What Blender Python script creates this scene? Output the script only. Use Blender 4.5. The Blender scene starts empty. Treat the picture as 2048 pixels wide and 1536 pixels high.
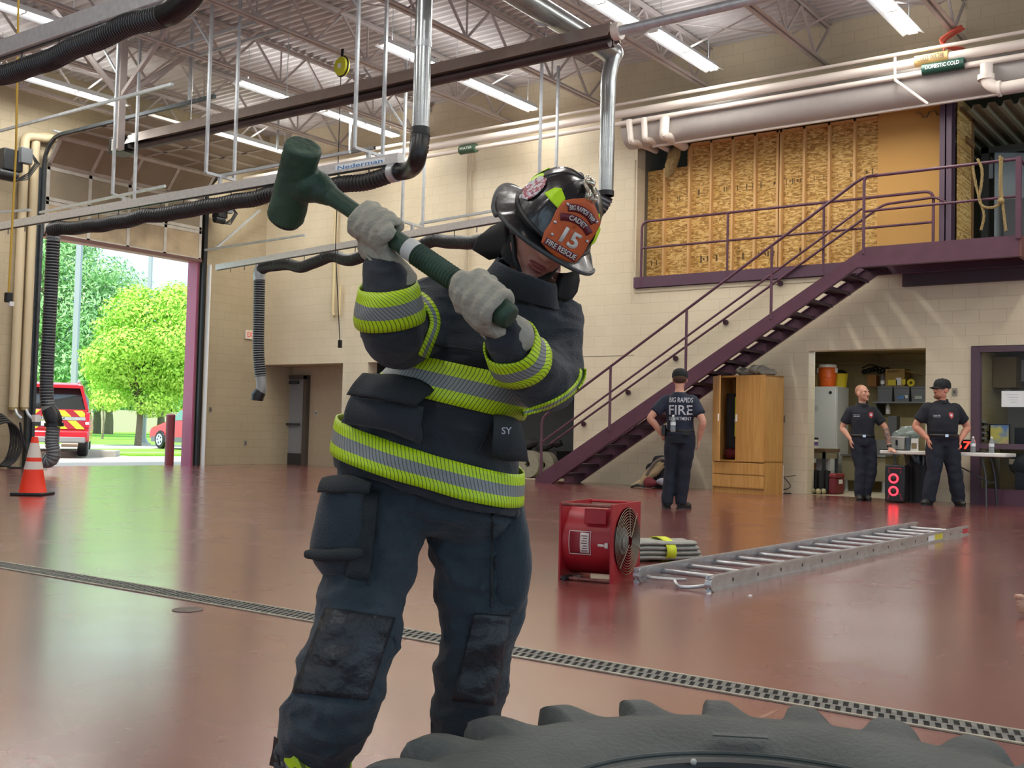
import bpy, bmesh, math, random
from math import pi, sin, cos, tan, radians as R, sqrt, atan2
from mathutils import Vector as V, Matrix as M, noise
SC = bpy.context.scene
COL = SC.collection
random.seed(7)
# ---------------------------------------------------------------- camera
FPX, YAW, PIT, ROL, HC = 2200.0, R(36.15), R(2.52), R(1.375), 0.925
CF = V((cos(YAW)*cos(PIT), sin(YAW)*cos(PIT), sin(PIT)))
_r = V((sin(YAW), -cos(YAW), 0)); _u = _r.cross(CF)
CR = _r*cos(ROL)+_u*sin(ROL); CU = -_r*sin(ROL)+_u*cos(ROL)
CP = V((0, 0, HC))
cam = bpy.data.cameras.new('camera'); cam.sensor_width = 36; cam.lens = FPX/2048*36
cam.clip_start = .05; cam.clip_end = 500
co = bpy.data.objects.new('camera', cam); COL.objects.link(co)
m3 = M((CR, CU, -CF)).transposed()
co.matrix_world = M.Translation(CP) @ m3.to_4x4()
SC.camera = co
# ---------------------------------------------------------------- exposure
vs = SC.view_settings
vs.view_transform = 'Standard'; vs.look = 'None'; vs.gamma = 1; vs.use_curve_mapping = False
vs.exposure = 0.10
# ---------------------------------------------------------------- world
W = bpy.data.worlds.new('sky'); SC.world = W; W.use_nodes = True
def sky():
    nt = W.node_tree; N = nt.nodes; L = nt.links
    bg = N['Background']
    tc = N.new('ShaderNodeTexCoord'); mp = N.new('ShaderNodeMapping'); mp.inputs['Scale'].default_value = (1.2, 1.2, 3.2)
    nz = N.new('ShaderNodeTexNoise'); nz.inputs['Scale'].default_value = 2.6; nz.inputs['Detail'].default_value = 5
    cr = N.new('ShaderNodeValToRGB')
    cr.color_ramp.elements[0].position = .36; cr.color_ramp.elements[0].color = (.42, .66, .88, 1)
    cr.color_ramp.elements[1].position = .66; cr.color_ramp.elements[1].color = (.72, .81, .88, 1)
    L.new(tc.outputs['Generated'], mp.inputs[0]); L.new(mp.outputs[0], nz.inputs['Vector'])
    L.new(nz.outputs[0], cr.inputs[0]); L.new(cr.outputs[0], bg.inputs[0])
    bg.inputs[1].default_value = 2.1
sky()
# ---------------------------------------------------------------- sun
sl = bpy.data.lights.new('sun', 'SUN'); sl.energy = 5.4; sl.angle = R(6); sl.color = (1, .96, .88)
so = bpy.data.objects.new('sun', sl); COL.objects.link(so)
so.rotation_euler = V((.55, .30, -1.0)).to_track_quat('-Z', 'Y').to_euler()
LAMP_W = 68.0          # each fluorescent fixture's own lamp
LAMP_UP = 11.0         # added lamp on its back, shining up to brighten the roof deck
TUBE_E = 9.0
# ---------------------------------------------------------------- pixel helpers (photo pixels -> points in the place)
def ray(x, y): return CF+CR*((x-1024)/FPX)-CU*((y-768)/FPX)
def fl(x, y, z=0): d = ray(x, y); return CP+d*((z-HC)/d.z)
def onX(x, y, X): d = ray(x, y); return CP+d*(X/d.x)
def onY(x, y, Y): d = ray(x, y); return CP+d*(Y/d.y)
def D(x, y, t): return CP+ray(x, y)*t
def dep(P): return (P-CP).dot(CF)
# ---------------------------------------------------------------- materials
def lin(c):
    if isinstance(c, str): c = [int(c[i:i+2], 16) for i in (0, 2, 4)]
    o = []
    for x in c[:3]:
        x = x/255; o.append(x/12.92 if x <= .04045 else ((x+.055)/1.055)**2.4)
    return (o[0], o[1], o[2], 1)
MATS = {}
def mat(name, c, rough=.6, metal=0, spec=.5, noise_amt=0, nscale=8, bump=0, bscale=40, emit=0, c2=None, nstretch=None,
        trans=0, alpha=1, sheen=0, coat=0, detail=4, bstretch=None):
    if name in MATS: return MATS[name]
    m = bpy.data.materials.new(name); m.use_nodes = True; MATS[name] = m
    N = m.node_tree.nodes; L = m.node_tree.links; b = N['Principled BSDF']
    col = lin(c); b.inputs['Base Color'].default_value = col
    b.inputs['Roughness'].default_value = rough; b.inputs['Metallic'].default_value = metal
    b.inputs['Specular IOR Level'].default_value = spec
    if coat: b.inputs['Coat Weight'].default_value = coat; b.inputs['Coat Roughness'].default_value = .1
    if sheen: b.inputs['Sheen Weight'].default_value = sheen
    if trans: b.inputs['Transmission Weight'].default_value = trans
    if alpha < 1: b.inputs['Alpha'].default_value = alpha
    if emit: b.inputs['Emission Color'].default_value = col; b.inputs['Emission Strength'].default_value = emit
    tc = N.new('ShaderNodeTexCoord')
    def nz(scale, st, dt):
        mp = N.new('ShaderNodeMapping'); mp.inputs['Scale'].default_value = st or (1, 1, 1)
        L.new(tc.outputs['Object'], mp.inputs[0])
        n = N.new('ShaderNodeTexNoise'); n.inputs['Scale'].default_value = scale; n.inputs['Detail'].default_value = dt
        L.new(mp.outputs[0], n.inputs['Vector']); return n
    if noise_amt or c2:
        n = nz(nscale, nstretch, detail)
        cr = N.new('ShaderNodeValToRGB'); e = cr.color_ramp.elements
        e[0].position = .34; e[1].position = .68
        if c2: e[0].color = col; e[1].color = lin(c2)
        else:
            a = 1-noise_amt; e[0].color = (col[0]*a, col[1]*a, col[2]*a, 1)
            a = 1+noise_amt; e[1].color = (min(1, col[0]*a), min(1, col[1]*a), min(1, col[2]*a), 1)
        L.new(n.outputs[0], cr.inputs[0]); L.new(cr.outputs[0], b.inputs['Base Color'])
    if bump:
        n = nz(bscale, bstretch, 3); bp = N.new('ShaderNodeBump'); bp.inputs['Strength'].default_value = bump
        bp.inputs['Distance'].default_value = .02
        L.new(n.outputs[0], bp.inputs['Height']); L.new(bp.outputs[0], b.inputs['Normal'])
    return m
def block_mat(name, c, bw=.4, bh=.2, rough=.55, depth=.35, axis='YZ', dirt=.06):
    m = mat(name, c, rough); N = m.node_tree.nodes; L = m.node_tree.links; b = N['Principled BSDF']
    tc = N.new('ShaderNodeTexCoord'); sx = N.new('ShaderNodeSeparateXYZ'); cx = N.new('ShaderNodeCombineXYZ')
    L.new(tc.outputs['Object'], sx.inputs[0])
    L.new(sx.outputs['Y' if axis == 'YZ' else 'X'], cx.inputs[0]); L.new(sx.outputs['Z'], cx.inputs[1])
    br = N.new('ShaderNodeTexBrick'); br.inputs['Scale'].default_value = 1
    br.inputs['Brick Width'].default_value = bw; br.inputs['Row Height'].default_value = bh
    br.inputs['Mortar Size'].default_value = .006; br.inputs['Mortar Smooth'].default_value = .4
    k = lin(c); br.inputs['Color1'].default_value = k
    br.inputs['Color2'].default_value = (k[0]*.965, k[1]*.965, k[2]*.955, 1)
    br.inputs['Mortar'].default_value = (k[0]*.86, k[1]*.85, k[2]*.83, 1)
    L.new(cx.outputs[0], br.inputs['Vector'])
    n = N.new('ShaderNodeTexNoise'); n.inputs['Scale'].default_value = .7; n.inputs['Detail'].default_value = 5
    L.new(tc.outputs['Object'], n.inputs['Vector'])
    mx = N.new('ShaderNodeMix'); mx.data_type = 'RGBA'; mx.blend_type = 'MULTIPLY'; mx.inputs[0].default_value = 1
    cr = N.new('ShaderNodeValToRGB'); e = cr.color_ramp.elements; e[0].position = .3; e[1].position = .7
    e[0].color = (1-dirt*2, 1-dirt*2.2, 1-dirt*2.6, 1); e[1].color = (1, 1, 1, 1)
    L.new(n.outputs[0], cr.inputs[0]); L.new(br.outputs['Color'], mx.inputs[6]); L.new(cr.outputs[0], mx.inputs[7])
    L.new(mx.outputs[2], b.inputs['Base Color'])
    bp = N.new('ShaderNodeBump'); bp.inputs['Strength'].default_value = depth; bp.inputs['Distance'].default_value = .01; bp.invert = True
    L.new(br.outputs['Fac'], bp.inputs['Height']); L.new(bp.outputs[0], b.inputs['Normal'])
    return m
# ---------------------------------------------------------------- geometry builder
def frame(t):
    t = t.normalized(); a = V((0, 0, 1)) if abs(t.z) < .95 else V((1, 0, 0))
    x = a.cross(t).normalized(); return x, t.cross(x).normalized()
def catmull(P, k):
    P = [V(p) if not isinstance(p, V) else p for p in P]; n = len(P); o = []
    for i in range(n-1):
        a = P[max(i-1, 0)]; b = P[i]; c = P[i+1]; d = P[min(i+2, n-1)]
        for j in range(k):
            t = j/k
            o.append(.5*((2*b)+(c-a)*t+(2*a-5*b+4*c-d)*t*t+(3*b-a-3*c+d)*t**3))
    o.append(P[-1]); return o
class G:
    def __init__(s): s.v = []; s.f = []; s.mi = []; s.uv = []
    def add(s, vs, fs, mi=0, uvs=None):
        o = len(s.v); s.v += [V(p) for p in vs]; s.f += [tuple(i+o for i in f) for f in fs]; s.mi += [mi]*len(fs)
        s.uv += uvs if uvs else [(0, 0)]*len(vs)
        return s
    def box(s, c, d, rot=None, mi=0):
        c = V(c); q = []
        for z in (-.5, .5):
            for x, y in ((-.5, -.5), (.5, -.5), (.5, .5), (-.5, .5)):
                p = V((x*d[0], y*d[1], z*d[2])); q.append(c+(rot @ p if rot else p))
        return s.add(q, [(3, 2, 1, 0), (4, 5, 6, 7), (0, 1, 5, 4), (1, 2, 6, 5), (2, 3, 7, 6), (3, 0, 4, 7)], mi)
    def bx(s, lo, hi, mi=0):
        return s.box([(a+b)/2 for a, b in zip(lo, hi)], [abs(b-a) for a, b in zip(lo, hi)], None, mi)
    def bar(s, a, b, w, h, up=V((0, 0, 1)), mi=0):
        a = V(a); b = V(b); t = (b-a).normalized(); x = t.cross(up)
        x = frame(t)[0] if x.length < 1e-4 else x.normalized(); y = x.cross(t)
        return s.box((a+b)/2, (w, (b-a).length, h), M((x, t, y)).transposed(), mi)
    def cyl(s, a, b, r, r2=None, n=14, cap=True, mi=0):
        r2 = r if r2 is None else r2; a = V(a); b = V(b); x, y = frame(b-a); q = []; f = []
        for p, rr in ((a, r), (b, r2)):
            for i in range(n): t = 2*pi*i/n; q.append(p+(x*cos(t)+y*sin(t))*rr)
        for i in range(n): j = (i+1) % n; f.append((i, j, n+j, n+i))
        if cap: f += [tuple(range(n-1, -1, -1)), tuple(range(n, 2*n))]
        return s.add(q, f, mi)
    def tube(s, P, r, n=10, closed=False, cap=True, mi=0):
        P = [V(p) for p in P]; k = len(P); rr = r if isinstance(r, (list, tuple)) else [r]*k
        rings = []; x = None
        for i in range(k):
            a = P[(i-1) % k] if closed or i > 0 else P[i]; b = P[(i+1) % k] if closed or i < k-1 else P[i]
            t = (b-a).normalized()
            if x is None: x = frame(t)[0]
            else: x = (x-t*x.dot(t)).normalized()
            y = t.cross(x); rings.append([P[i]+(x*cos(2*pi*j/n)+y*sin(2*pi*j/n))*rr[i] for j in range(n)])
        return s.loft(rings, cap and not closed, closed, mi)
    def loft(s, rings, cap=True, closed=False, mi=0, open_=False):
        n = len(rings[0]); k = len(rings); q = []; f = []; uv = []
        for i, r in enumerate(rings):
            q += list(r); uv += [(j/n, i/max(1, k-1)) for j in range(n)]
        for i in range(k if closed else k-1):
            a = i*n; b = ((i+1) % k)*n
            for j in range(n-1 if open_ else n):
                j2 = (j+1) % n; f.append((a+j, a+j2, b+j2, b+j))
        if cap and not open_: f += [tuple(range(n-1, -1, -1)), tuple(range((k-1)*n, k*n))]
        return s.add(q, f, mi, uv)
    def lathe(s, prof, o=(0, 0, 0), ax=(0, 0, 1), n=28, cap=True, mi=0):
        o = V(o); ax = V(ax).normalized(); x, y = frame(ax)
        return s.loft([[o+ax*z+(x*cos(2*pi*j/n)+y*sin(2*pi*j/n))*max(r, 1e-4) for j in range(n)] for r, z in prof], cap, False, mi)
    def ell(s, c, r, rot=None, n=16, k=10, mi=0):
        c = V(c); r = V(r) if not isinstance(r, (int, float)) else V((r, r, r)); rings = []
        for i in range(k+1):
            t = -pi/2+pi*i/k; e = max(cos(t), 1e-3); ring = []
            for j in range(n):
                p = V((r.x*e*cos(2*pi*j/n), r.y*e*sin(2*pi*j/n), r.z*sin(t))); ring.append(c+(rot @ p if rot else p))
            rings.append(ring)
        return s.loft(rings, True, False, mi)
    def prism(s, poly, o, x, y, t, mi=0):       # polygon in the (x, y) plane at o, extruded by the vector t
        o = V(o); x = V(x); y = V(y); t = V(t); n = len(poly)
        q = [o+x*a+y*b for a, b in poly]; q += [p+t for p in q]
        f = [tuple(range(n)), tuple(range(2*n-1, n-1, -1))]+[(i, n+i, n+(i+1) % n, (i+1) % n) for i in range(n)]
        return s.add(q, f, mi)
    def grid(s, P, mi=0, uv=None):              # P[i][j] points
        a = len(P); b = len(P[0]); q = [p for r in P for p in r]
        f = [(i*b+j, i*b+j+1, (i+1)*b+j+1, (i+1)*b+j) for i in range(a-1) for j in range(b-1)]
        return s.add(q, f, mi, [(j/(b-1), i/(a-1)) for i in range(a) for j in range(b)])
    def merge(s, g): 
        o = len(s.v); s.v += [V(p) for p in g.v]; s.f += [tuple(i+o for i in f) for f in g.f]; s.mi += g.mi; s.uv += g.uv; return s
    def xf(s, m): s.v = [m @ p for p in s.v]; return s
    def mesh(s, name):
        me = bpy.data.meshes.new(name); me.from_pydata(s.v, [], s.f)
        me.polygons.foreach_set('material_index', s.mi)
        return me
def rootloc(o):
    p = V((0, 0, 0))
    while o is not None: p = p+o.location; o = o.parent
    return p
def obj(name, g, m=None, parent=None, local=False, ang=38, bevel=0, sub=0, thick=0, flat=False, recalc=True):
    off = V((0, 0, 0)) if (local or parent is None) else rootloc(parent)
    me = bpy.data.meshes.new(name); me.from_pydata([p-off for p in g.v], [], g.f)
    me.polygons.foreach_set('material_index', g.mi)
    if any(u != (0, 0) for u in g.uv):
        lay = me.uv_layers.new(name='UVMap')
        lay.data.foreach_set('uv', [c for l in me.loops for c in g.uv[l.vertex_index]])
    if recalc:
        b = bmesh.new(); b.from_mesh(me); bmesh.ops.recalc_face_normals(b, faces=b.faces); b.to_mesh(me); b.free()
    if not flat:
        me.shade_smooth(); me.set_sharp_from_angle(angle=R(ang))
    for k in (m if isinstance(m, (list, tuple)) else [m]):
        if k: me.materials.append(k)
    o = bpy.data.objects.new(name, me); COL.objects.link(o); o.parent = parent
    if thick: d = o.modifiers.new('t', 'SOLIDIFY'); d.thickness = thick; d.offset = 0
    if bevel: d = o.modifiers.new('b', 'BEVEL'); d.width = bevel; d.segments = 2; d.limit_method = 'ANGLE'
    if sub: d = o.modifiers.new('s', 'SUBSURF'); d.levels = sub; d.render_levels = sub
    return o
def tag(o, label, cat, group=None, kind=None):
    o['label'] = label; o['category'] = cat
    if group: o['group'] = group
    if kind: o['kind'] = kind
    return o
def thing(name, label, cat, loc=(0, 0, 0), rot=0, group=None):
    o = bpy.data.objects.new(name, None); COL.objects.link(o); o.empty_display_size = .1
    o.location = loc; o.rotation_euler = (0, 0, rot); return tag(o, label, cat, group)
def single(name, g, m, label, cat, group=None, **k):
    lo = [min(p[i] for p in g.v) for i in range(3)]; hi = [max(p[i] for p in g.v) for i in range(3)]
    off = V(((lo[0]+hi[0])/2, (lo[1]+hi[1])/2, lo[2])); h = G(); h.v = [p-off for p in g.v]; h.f = g.f; h.mi = g.mi; h.uv = g.uv
    o = obj(name, h, m, None, True, **k); o.location = off; return tag(o, label, cat, group)
def struct(name, g, m, label=None, **k):
    o = obj(name, g, m, **k); o['kind'] = 'structure'; o['label'] = label or name.replace('_', ' '); o['category'] = name.split('_')[0]; return o
def copy_tree(o, parent=None):
    c = o.copy(); COL.objects.link(c); c.parent = parent
    for ch in list(o.children): copy_tree(ch, c)
    return c
TXT = {}
def text(s, size=1, bold=0.0, space=1.0):       # flat lettering in the XY plane, centred on the origin, cap height about .69*size
    k = (s, bold, space)
    if k not in TXT:
        cu = bpy.data.curves.new('t', 'FONT'); cu.body = s; cu.size = 1; cu.align_x = 'CENTER'; cu.align_y = 'CENTER'
        cu.offset = bold; cu.space_character = space; cu.resolution_u = 3
        o = bpy.data.objects.new('t', cu); COL.objects.link(o)
        bpy.context.view_layer.update()
        me = bpy.data.meshes.new_from_object(o.evaluated_get(bpy.context.evaluated_depsgraph_get()))
        TXT[k] = ([v.co.copy() for v in me.vertices], [tuple(p.vertices) for p in me.polygons])
        bpy.data.objects.remove(o); bpy.data.meshes.remove(me); bpy.data.curves.remove(cu)
    vs_, fs = TXT[k]; g = G(); g.add([p*size for p in vs_], fs); return g
def put_text(s, h, o, x, y, bold=.0, lift=.002, space=1.0, w=None):   # lettering of cap height h at o along x, up y
    g = text(s, h/.69, bold, space); x = V(x).normalized(); y = V(y).normalized(); n = x.cross(y); o = V(o)
    k = 1
    if w: a = [p.x for p in g.v]; k = w/max(1e-6, max(a)-min(a))
    g.v = [o+x*(p.x*k)+y*p.y+n*lift for p in g.v]; return g
def remesh(g, vox, it=4, fac=.5):               # one continuous skin over overlapping pieces
    me = g.mesh('r'); b = bmesh.new(); b.from_mesh(me); bmesh.ops.recalc_face_normals(b, faces=b.faces); b.to_mesh(me); b.free()
    o = bpy.data.objects.new('r', me); COL.objects.link(o)
    d = o.modifiers.new('r', 'REMESH'); d.mode = 'VOXEL'; d.voxel_size = vox
    if it: d = o.modifiers.new('s', 'SMOOTH'); d.iterations = it; d.factor = fac
    bpy.context.view_layer.update()
    e = bpy.data.meshes.new_from_object(o.evaluated_get(bpy.context.evaluated_depsgraph_get()))
    h = G(); h.add([v.co.copy() for v in e.vertices], [tuple(p.vertices) for p in e.polygons])
    bpy.data.objects.remove(o); bpy.data.meshes.remove(me); bpy.data.meshes.remove(e); return h
def limb(P, k=4, n=14):     # smooth tube: P = [(point, radius or (rx, ry))]; rx lies along SIDE
    pts = catmull([V(p[0]) for p in P], k); rad = []
    for p in P: rad.append(V((p[1], p[1], 0)) if isinstance(p[1], (int, float)) else V((p[1][0], p[1][1], 0)))
    return pts, catmull(rad, k)
def limb_g(P, k=4, n=14, side=V((0, 1, 0)), rnd=True):
    pts, rad = limb(P, k); rings = []; K = len(pts)
    for i in range(K):
        t = (pts[min(i+1, K-1)]-pts[max(i-1, 0)]).normalized()
        x = side-t*side.dot(t); x = frame(t)[0] if x.length < .05 else x.normalized(); y = t.cross(x)
        rings.append([pts[i]+x*cos(2*pi*j/n)*rad[i].x+y*sin(2*pi*j/n)*rad[i].y for j in range(n)])
    g = G()
    if rnd:     # rounded ends
        for end, s_ in ((0, -1), (K-1, 1)):
            t = (pts[min(end+1, K-1)]-pts[max(end-1, 0)]).normalized()*s_; c = pts[end]; r = (rad[end].x+rad[end].y)/2
            ex = [[c+(p-c)*cos(a)+t*r*.7*sin(a) for p in rings[end]] for a in (.5, 1.0, 1.4)]
            rings = (ex[::-1]+rings) if s_ < 0 else (rings+ex)
    return g.loft(rings)
# ================================================================ the building shell
XW, YW = 18.0, 20.7
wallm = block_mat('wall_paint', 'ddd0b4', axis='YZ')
wallx = block_mat('wall_paint_backlit', 'b9ab8e', axis='XZ')  # darker copy of the wall paint, backlit shade put into the colour
purple = mat('plum_steel', '5b3a48', .42, spec=.4, noise_amt=.1, nscale=5)
plum2 = mat('plum_frame', '55404c', .5)
galv = mat('galvanised', 'bcc2c6', .4, .45, noise_amt=.1, nscale=12)
alum = mat('aluminium', 'd6d6d4', .35, .3, noise_amt=.08, nscale=20)
steelp = mat('steel_paint', 'c3b6ae', .55, noise_amt=.05)
black = mat('black_rubber', '17181a', .5)
blackp = mat('black_plastic', '141416', .38)
white = mat('white_plastic', 'ecebe6', .4)
whitep = mat('pipe_white', 'e3d8cd', .45)
greyp = mat('grey_plastic', '74777a', .5)
def floor_mat():
    m = mat('maroon_epoxy', '8d4b46', .3, spec=.5, coat=1)
    m.node_tree.nodes['Principled BSDF'].inputs['Coat Roughness'].default_value = .2; m.node_tree.nodes['Principled BSDF'].inputs['Coat IOR'].default_value = 1.7; N = m.node_tree.nodes; L = m.node_tree.links; b = N['Principled BSDF']
    tc = N.new('ShaderNodeTexCoord'); sx = N.new('ShaderNodeSeparateXYZ'); L.new(tc.outputs['Object'], sx.inputs[0])
    def noise_(s, d, st=(1, 1, 1), rz=0):
        mp = N.new('ShaderNodeMapping'); mp.inputs['Scale'].default_value = st; mp.inputs['Rotation'].default_value = (0, 0, rz)
        n = N.new('ShaderNodeTexNoise'); n.inputs['Scale'].default_value = s; n.inputs['Detail'].default_value = d
        L.new(tc.outputs['Object'], mp.inputs[0]); L.new(mp.outputs[0], n.inputs['Vector']); return n.outputs[0]
    def math_(op, a, v=None, w=None):
        k = N.new('ShaderNodeMath'); k.operation = op
        for i, q in enumerate((a, v, w)):
            if q is None: continue
            if isinstance(q, (int, float)): k.inputs[i].default_value = q
            else: L.new(q, k.inputs[i])
        return k.outputs[0]
    cr = N.new('ShaderNodeValToRGB'); e = cr.color_ramp.elements; e[0].position = .3; e[1].position = .72
    e[0].color = lin('773a36'); e[1].color = lin('8f4e47'); L.new(noise_(.9, 6), cr.inputs[0])
    mx = N.new('ShaderNodeMix'); mx.data_type = 'RGBA'; L.new(cr.outputs[0], mx.inputs[6]); mx.inputs[7].default_value = lin('cfa79c')
    s1 = math_('GREATER_THAN', noise_(26, 2, (1, .06, 1), .5), .735); s2 = math_('GREATER_THAN', noise_(22, 2, (.05, 1, 1), .9), .74)
    s3 = math_('GREATER_THAN', noise_(55, 1), .80)
    sc = math_('MULTIPLY', math_('MAXIMUM', math_('MAXIMUM', s1, s2), s3), .5); L.new(sc, mx.inputs[0])
    my = N.new('ShaderNodeMix'); my.data_type = 'RGBA'; L.new(mx.outputs[2], my.inputs[6]); my.inputs[7].default_value = lin('5d3b3a')
    j1 = math_('LESS_THAN', math_('ABSOLUTE', math_('SUBTRACT', sx.outputs['X'], 10.86)), .009)
    j2 = math_('LESS_THAN', math_('ABSOLUTE', math_('SUBTRACT', sx.outputs['Y'], 4.36)), .0035)
    L.new(math_('MULTIPLY', math_('MAXIMUM', j1, j2), .75), my.inputs[0]); L.new(my.outputs[2], b.inputs['Base Color'])
    L.new(math_('ADD', math_('MULTIPLY', noise_(1.6, 7), .26), .12), b.inputs['Roughness'])
    bp = N.new('ShaderNodeBump'); bp.inputs['Strength'].default_value = .05; bp.inputs['Distance'].default_value = .012
    L.new(math_('ADD', noise_(5, 4), math_('MULTIPLY', noise_(60, 3), .12)), bp.inputs['Height']); L.new(bp.outputs[0], b.inputs['Normal'])
    return m
g = G().bx((-8, -10, -.2), (XW, YW+.3, 0)); g.bx((XW, 17.95, -.2), (19.3, YW, 0))
struct('floor', g, floor_mat(), 'glossy maroon epoxy floor of the apparatus bay')
g = G().bx((XW, 11.64, -.2), (23, 17.95, 0)).bx((XW, -2, -.2), (23.5, 11.64, 0))
struct('floor_storage', g, mat('bare_concrete', 'b5aa92', .5, noise_amt=.08, nscale=2), 'bare concrete floor of the side rooms')
# stair wall (X = 18)
t = .3; g = G()
def wr(y0, y1, z0, z1, gg=None): (gg or g).bx((XW, y0, z0), (XW+t, y1, z1))
wr(10.33, YW, 2.42, 8.15); wr(17.17, 17.95, 0, 2.42); wr(6.93, 10.33, 2.43, 3.68); wr(6.93, 11.64, 0, 2.43); wr(10.33, 11.64, 2.42, 2.43)
wr(5.0, 6.93, 2.43, 3.68); wr(4.31, 5.0, 0, 3.68); wr(-10, 4.31, 2.44, 3.68); wr(-10, 1.5, 0, 2.44); wr(-10, 10.33, 6.5, 8.15); wr(-10, 1.0, 3.68, 6.5)
g.bx((XW-.012, 6.0, 3.60), (XW, 10.33, 3.68))
struct('wall_right', g, wallm, 'cream painted block wall behind the stairs')
# door wall (Y = 20.7)
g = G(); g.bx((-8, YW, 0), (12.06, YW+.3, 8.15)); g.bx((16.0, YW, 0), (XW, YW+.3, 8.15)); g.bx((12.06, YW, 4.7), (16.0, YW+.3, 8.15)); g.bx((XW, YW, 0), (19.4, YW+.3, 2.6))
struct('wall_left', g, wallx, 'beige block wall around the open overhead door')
g = G(); g.bx((15.97, YW-.02, 0), (16.03, YW+.32, 4.7)); g.bx((12.03, YW-.02, 0), (12.09, YW+.32, 4.7)); g.bx((12.03, YW-.02, 4.66), (16.03, YW+.32, 4.74))
struct('trim_1', g, mat('jamb_maroon_sunlit', 'b0607c', .45), 'maroon jamb lining of the overhead door opening, sunlight put into its colour')  # maroon paint with the sunlight put into its rose colour
# alcove
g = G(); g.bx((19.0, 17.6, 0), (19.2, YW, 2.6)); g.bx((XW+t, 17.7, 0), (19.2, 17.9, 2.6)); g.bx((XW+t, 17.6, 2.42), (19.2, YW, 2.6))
struct('wall_alcove', g, mat('alcove_paint_shaded', 'b9a98e', .6, noise_amt=.04), 'shadowed walls of the entry alcove')  # beige wall with the alcove's shade put into its colour
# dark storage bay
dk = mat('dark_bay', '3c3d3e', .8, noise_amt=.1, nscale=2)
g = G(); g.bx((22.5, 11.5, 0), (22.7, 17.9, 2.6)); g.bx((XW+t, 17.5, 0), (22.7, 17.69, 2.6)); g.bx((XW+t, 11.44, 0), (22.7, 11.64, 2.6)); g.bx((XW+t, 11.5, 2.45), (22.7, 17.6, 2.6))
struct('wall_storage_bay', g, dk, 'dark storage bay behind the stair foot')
# kitchen room and office behind the openings
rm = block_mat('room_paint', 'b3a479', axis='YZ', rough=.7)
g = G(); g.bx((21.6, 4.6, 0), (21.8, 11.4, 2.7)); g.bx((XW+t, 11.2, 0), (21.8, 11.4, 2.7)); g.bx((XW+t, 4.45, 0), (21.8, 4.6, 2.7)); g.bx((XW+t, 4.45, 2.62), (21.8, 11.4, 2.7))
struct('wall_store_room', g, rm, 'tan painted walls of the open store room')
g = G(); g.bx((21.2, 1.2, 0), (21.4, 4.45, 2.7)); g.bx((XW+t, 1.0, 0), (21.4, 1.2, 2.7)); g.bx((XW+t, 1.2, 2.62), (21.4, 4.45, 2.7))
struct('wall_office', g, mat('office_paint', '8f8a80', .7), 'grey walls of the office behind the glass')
# back walls with the other bay doors standing open (behind the photographer)
g = G(); g.bx((-8, -10.2, 5.2), (XW, -10, 8.15)); g.bx((-8.2, -10, 5.2), (-8, YW, 8.15))
for x in (-8, -1.6, 4.8, 11.2, 17.4): g.bx((x, -10.2, 0), (x+.9, -10, 5.2))
for y in (-10, -3, 4, 11, 17.7): g.bx((-8.2, y, 0), (-8, y+3.0, 5.2))
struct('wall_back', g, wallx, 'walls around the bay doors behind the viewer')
# roof deck: trapezoid flutes along Y
g = G(); per = .18; x = -8.3; A = []
while x < 18.4:
    A += [(x, 8.02), (x+.06, 8.02), (x+.085, 8.075), (x+.155, 8.075)]; x += per
P = [[V((a, y, z)) for a, z in A] for y in (-10.3, 21.1)]
g.grid(P)
deck = mat('roof_deck', 'c3bdb9', .55, .0, noise_amt=.05, nscale=3)
o = struct('ceiling', g, deck, 'corrugated steel roof deck', flat=True, recalc=False)
g = G().bx((-8.4, -10.4, 8.1), (22.9, 21.2, 8.2))
struct('ceiling_slab', g, deck, 'roof slab above the deck')
# mezzanine room behind the upper opening
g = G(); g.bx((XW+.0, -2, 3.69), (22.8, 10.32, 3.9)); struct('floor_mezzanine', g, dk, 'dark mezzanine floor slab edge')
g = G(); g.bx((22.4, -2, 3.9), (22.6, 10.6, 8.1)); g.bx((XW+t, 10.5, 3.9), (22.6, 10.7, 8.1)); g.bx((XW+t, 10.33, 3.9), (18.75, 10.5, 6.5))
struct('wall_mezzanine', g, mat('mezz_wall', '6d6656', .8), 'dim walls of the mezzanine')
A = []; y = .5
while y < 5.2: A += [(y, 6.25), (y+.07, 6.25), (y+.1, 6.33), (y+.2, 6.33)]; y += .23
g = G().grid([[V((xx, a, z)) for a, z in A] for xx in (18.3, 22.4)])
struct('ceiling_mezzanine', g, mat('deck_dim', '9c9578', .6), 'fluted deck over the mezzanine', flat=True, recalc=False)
# ================================================================ trench drain
dm = mat('grate_iron', '6f6f6a', .5, .3, noise_amt=.25, nscale=30); dd = mat('drain_dark', '131312', .9)
t_ = thing('trench_drain', 'long narrow slotted floor drain crossing the maroon floor', 'floor drain', (3.8, 2, 0))
g = G().bx((3.725, -3, .0008), (3.885, 9.5, .0016)); obj('channel', g, dd, t_)
g = G(); g.bx((3.715, -3, .001), (3.732, 9.5, .006)); g.bx((3.878, -3, .001), (3.895, 9.5, .006)); obj('frame', g, mat('drain_frame', 'a59f8e', .5, .2, noise_amt=.2, nscale=20), t_)
g = G(); g.bx((3.797, -3, .002), (3.813, 9.5, .005)); y = -3.
while y < 9.5:
    for x0, x1, s in ((3.73, 3.80, .022), (3.81, 3.88, .022)):
        g.prism([(x0, y), (x1, y+s), (x1, y+s+.018), (x0, y+.018)], (0, 0, .002), (1, 0, 0), (0, 1, 0), (0, 0, .003))
    y += .037
obj('grate', g, dm, t_, flat=True)
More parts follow.
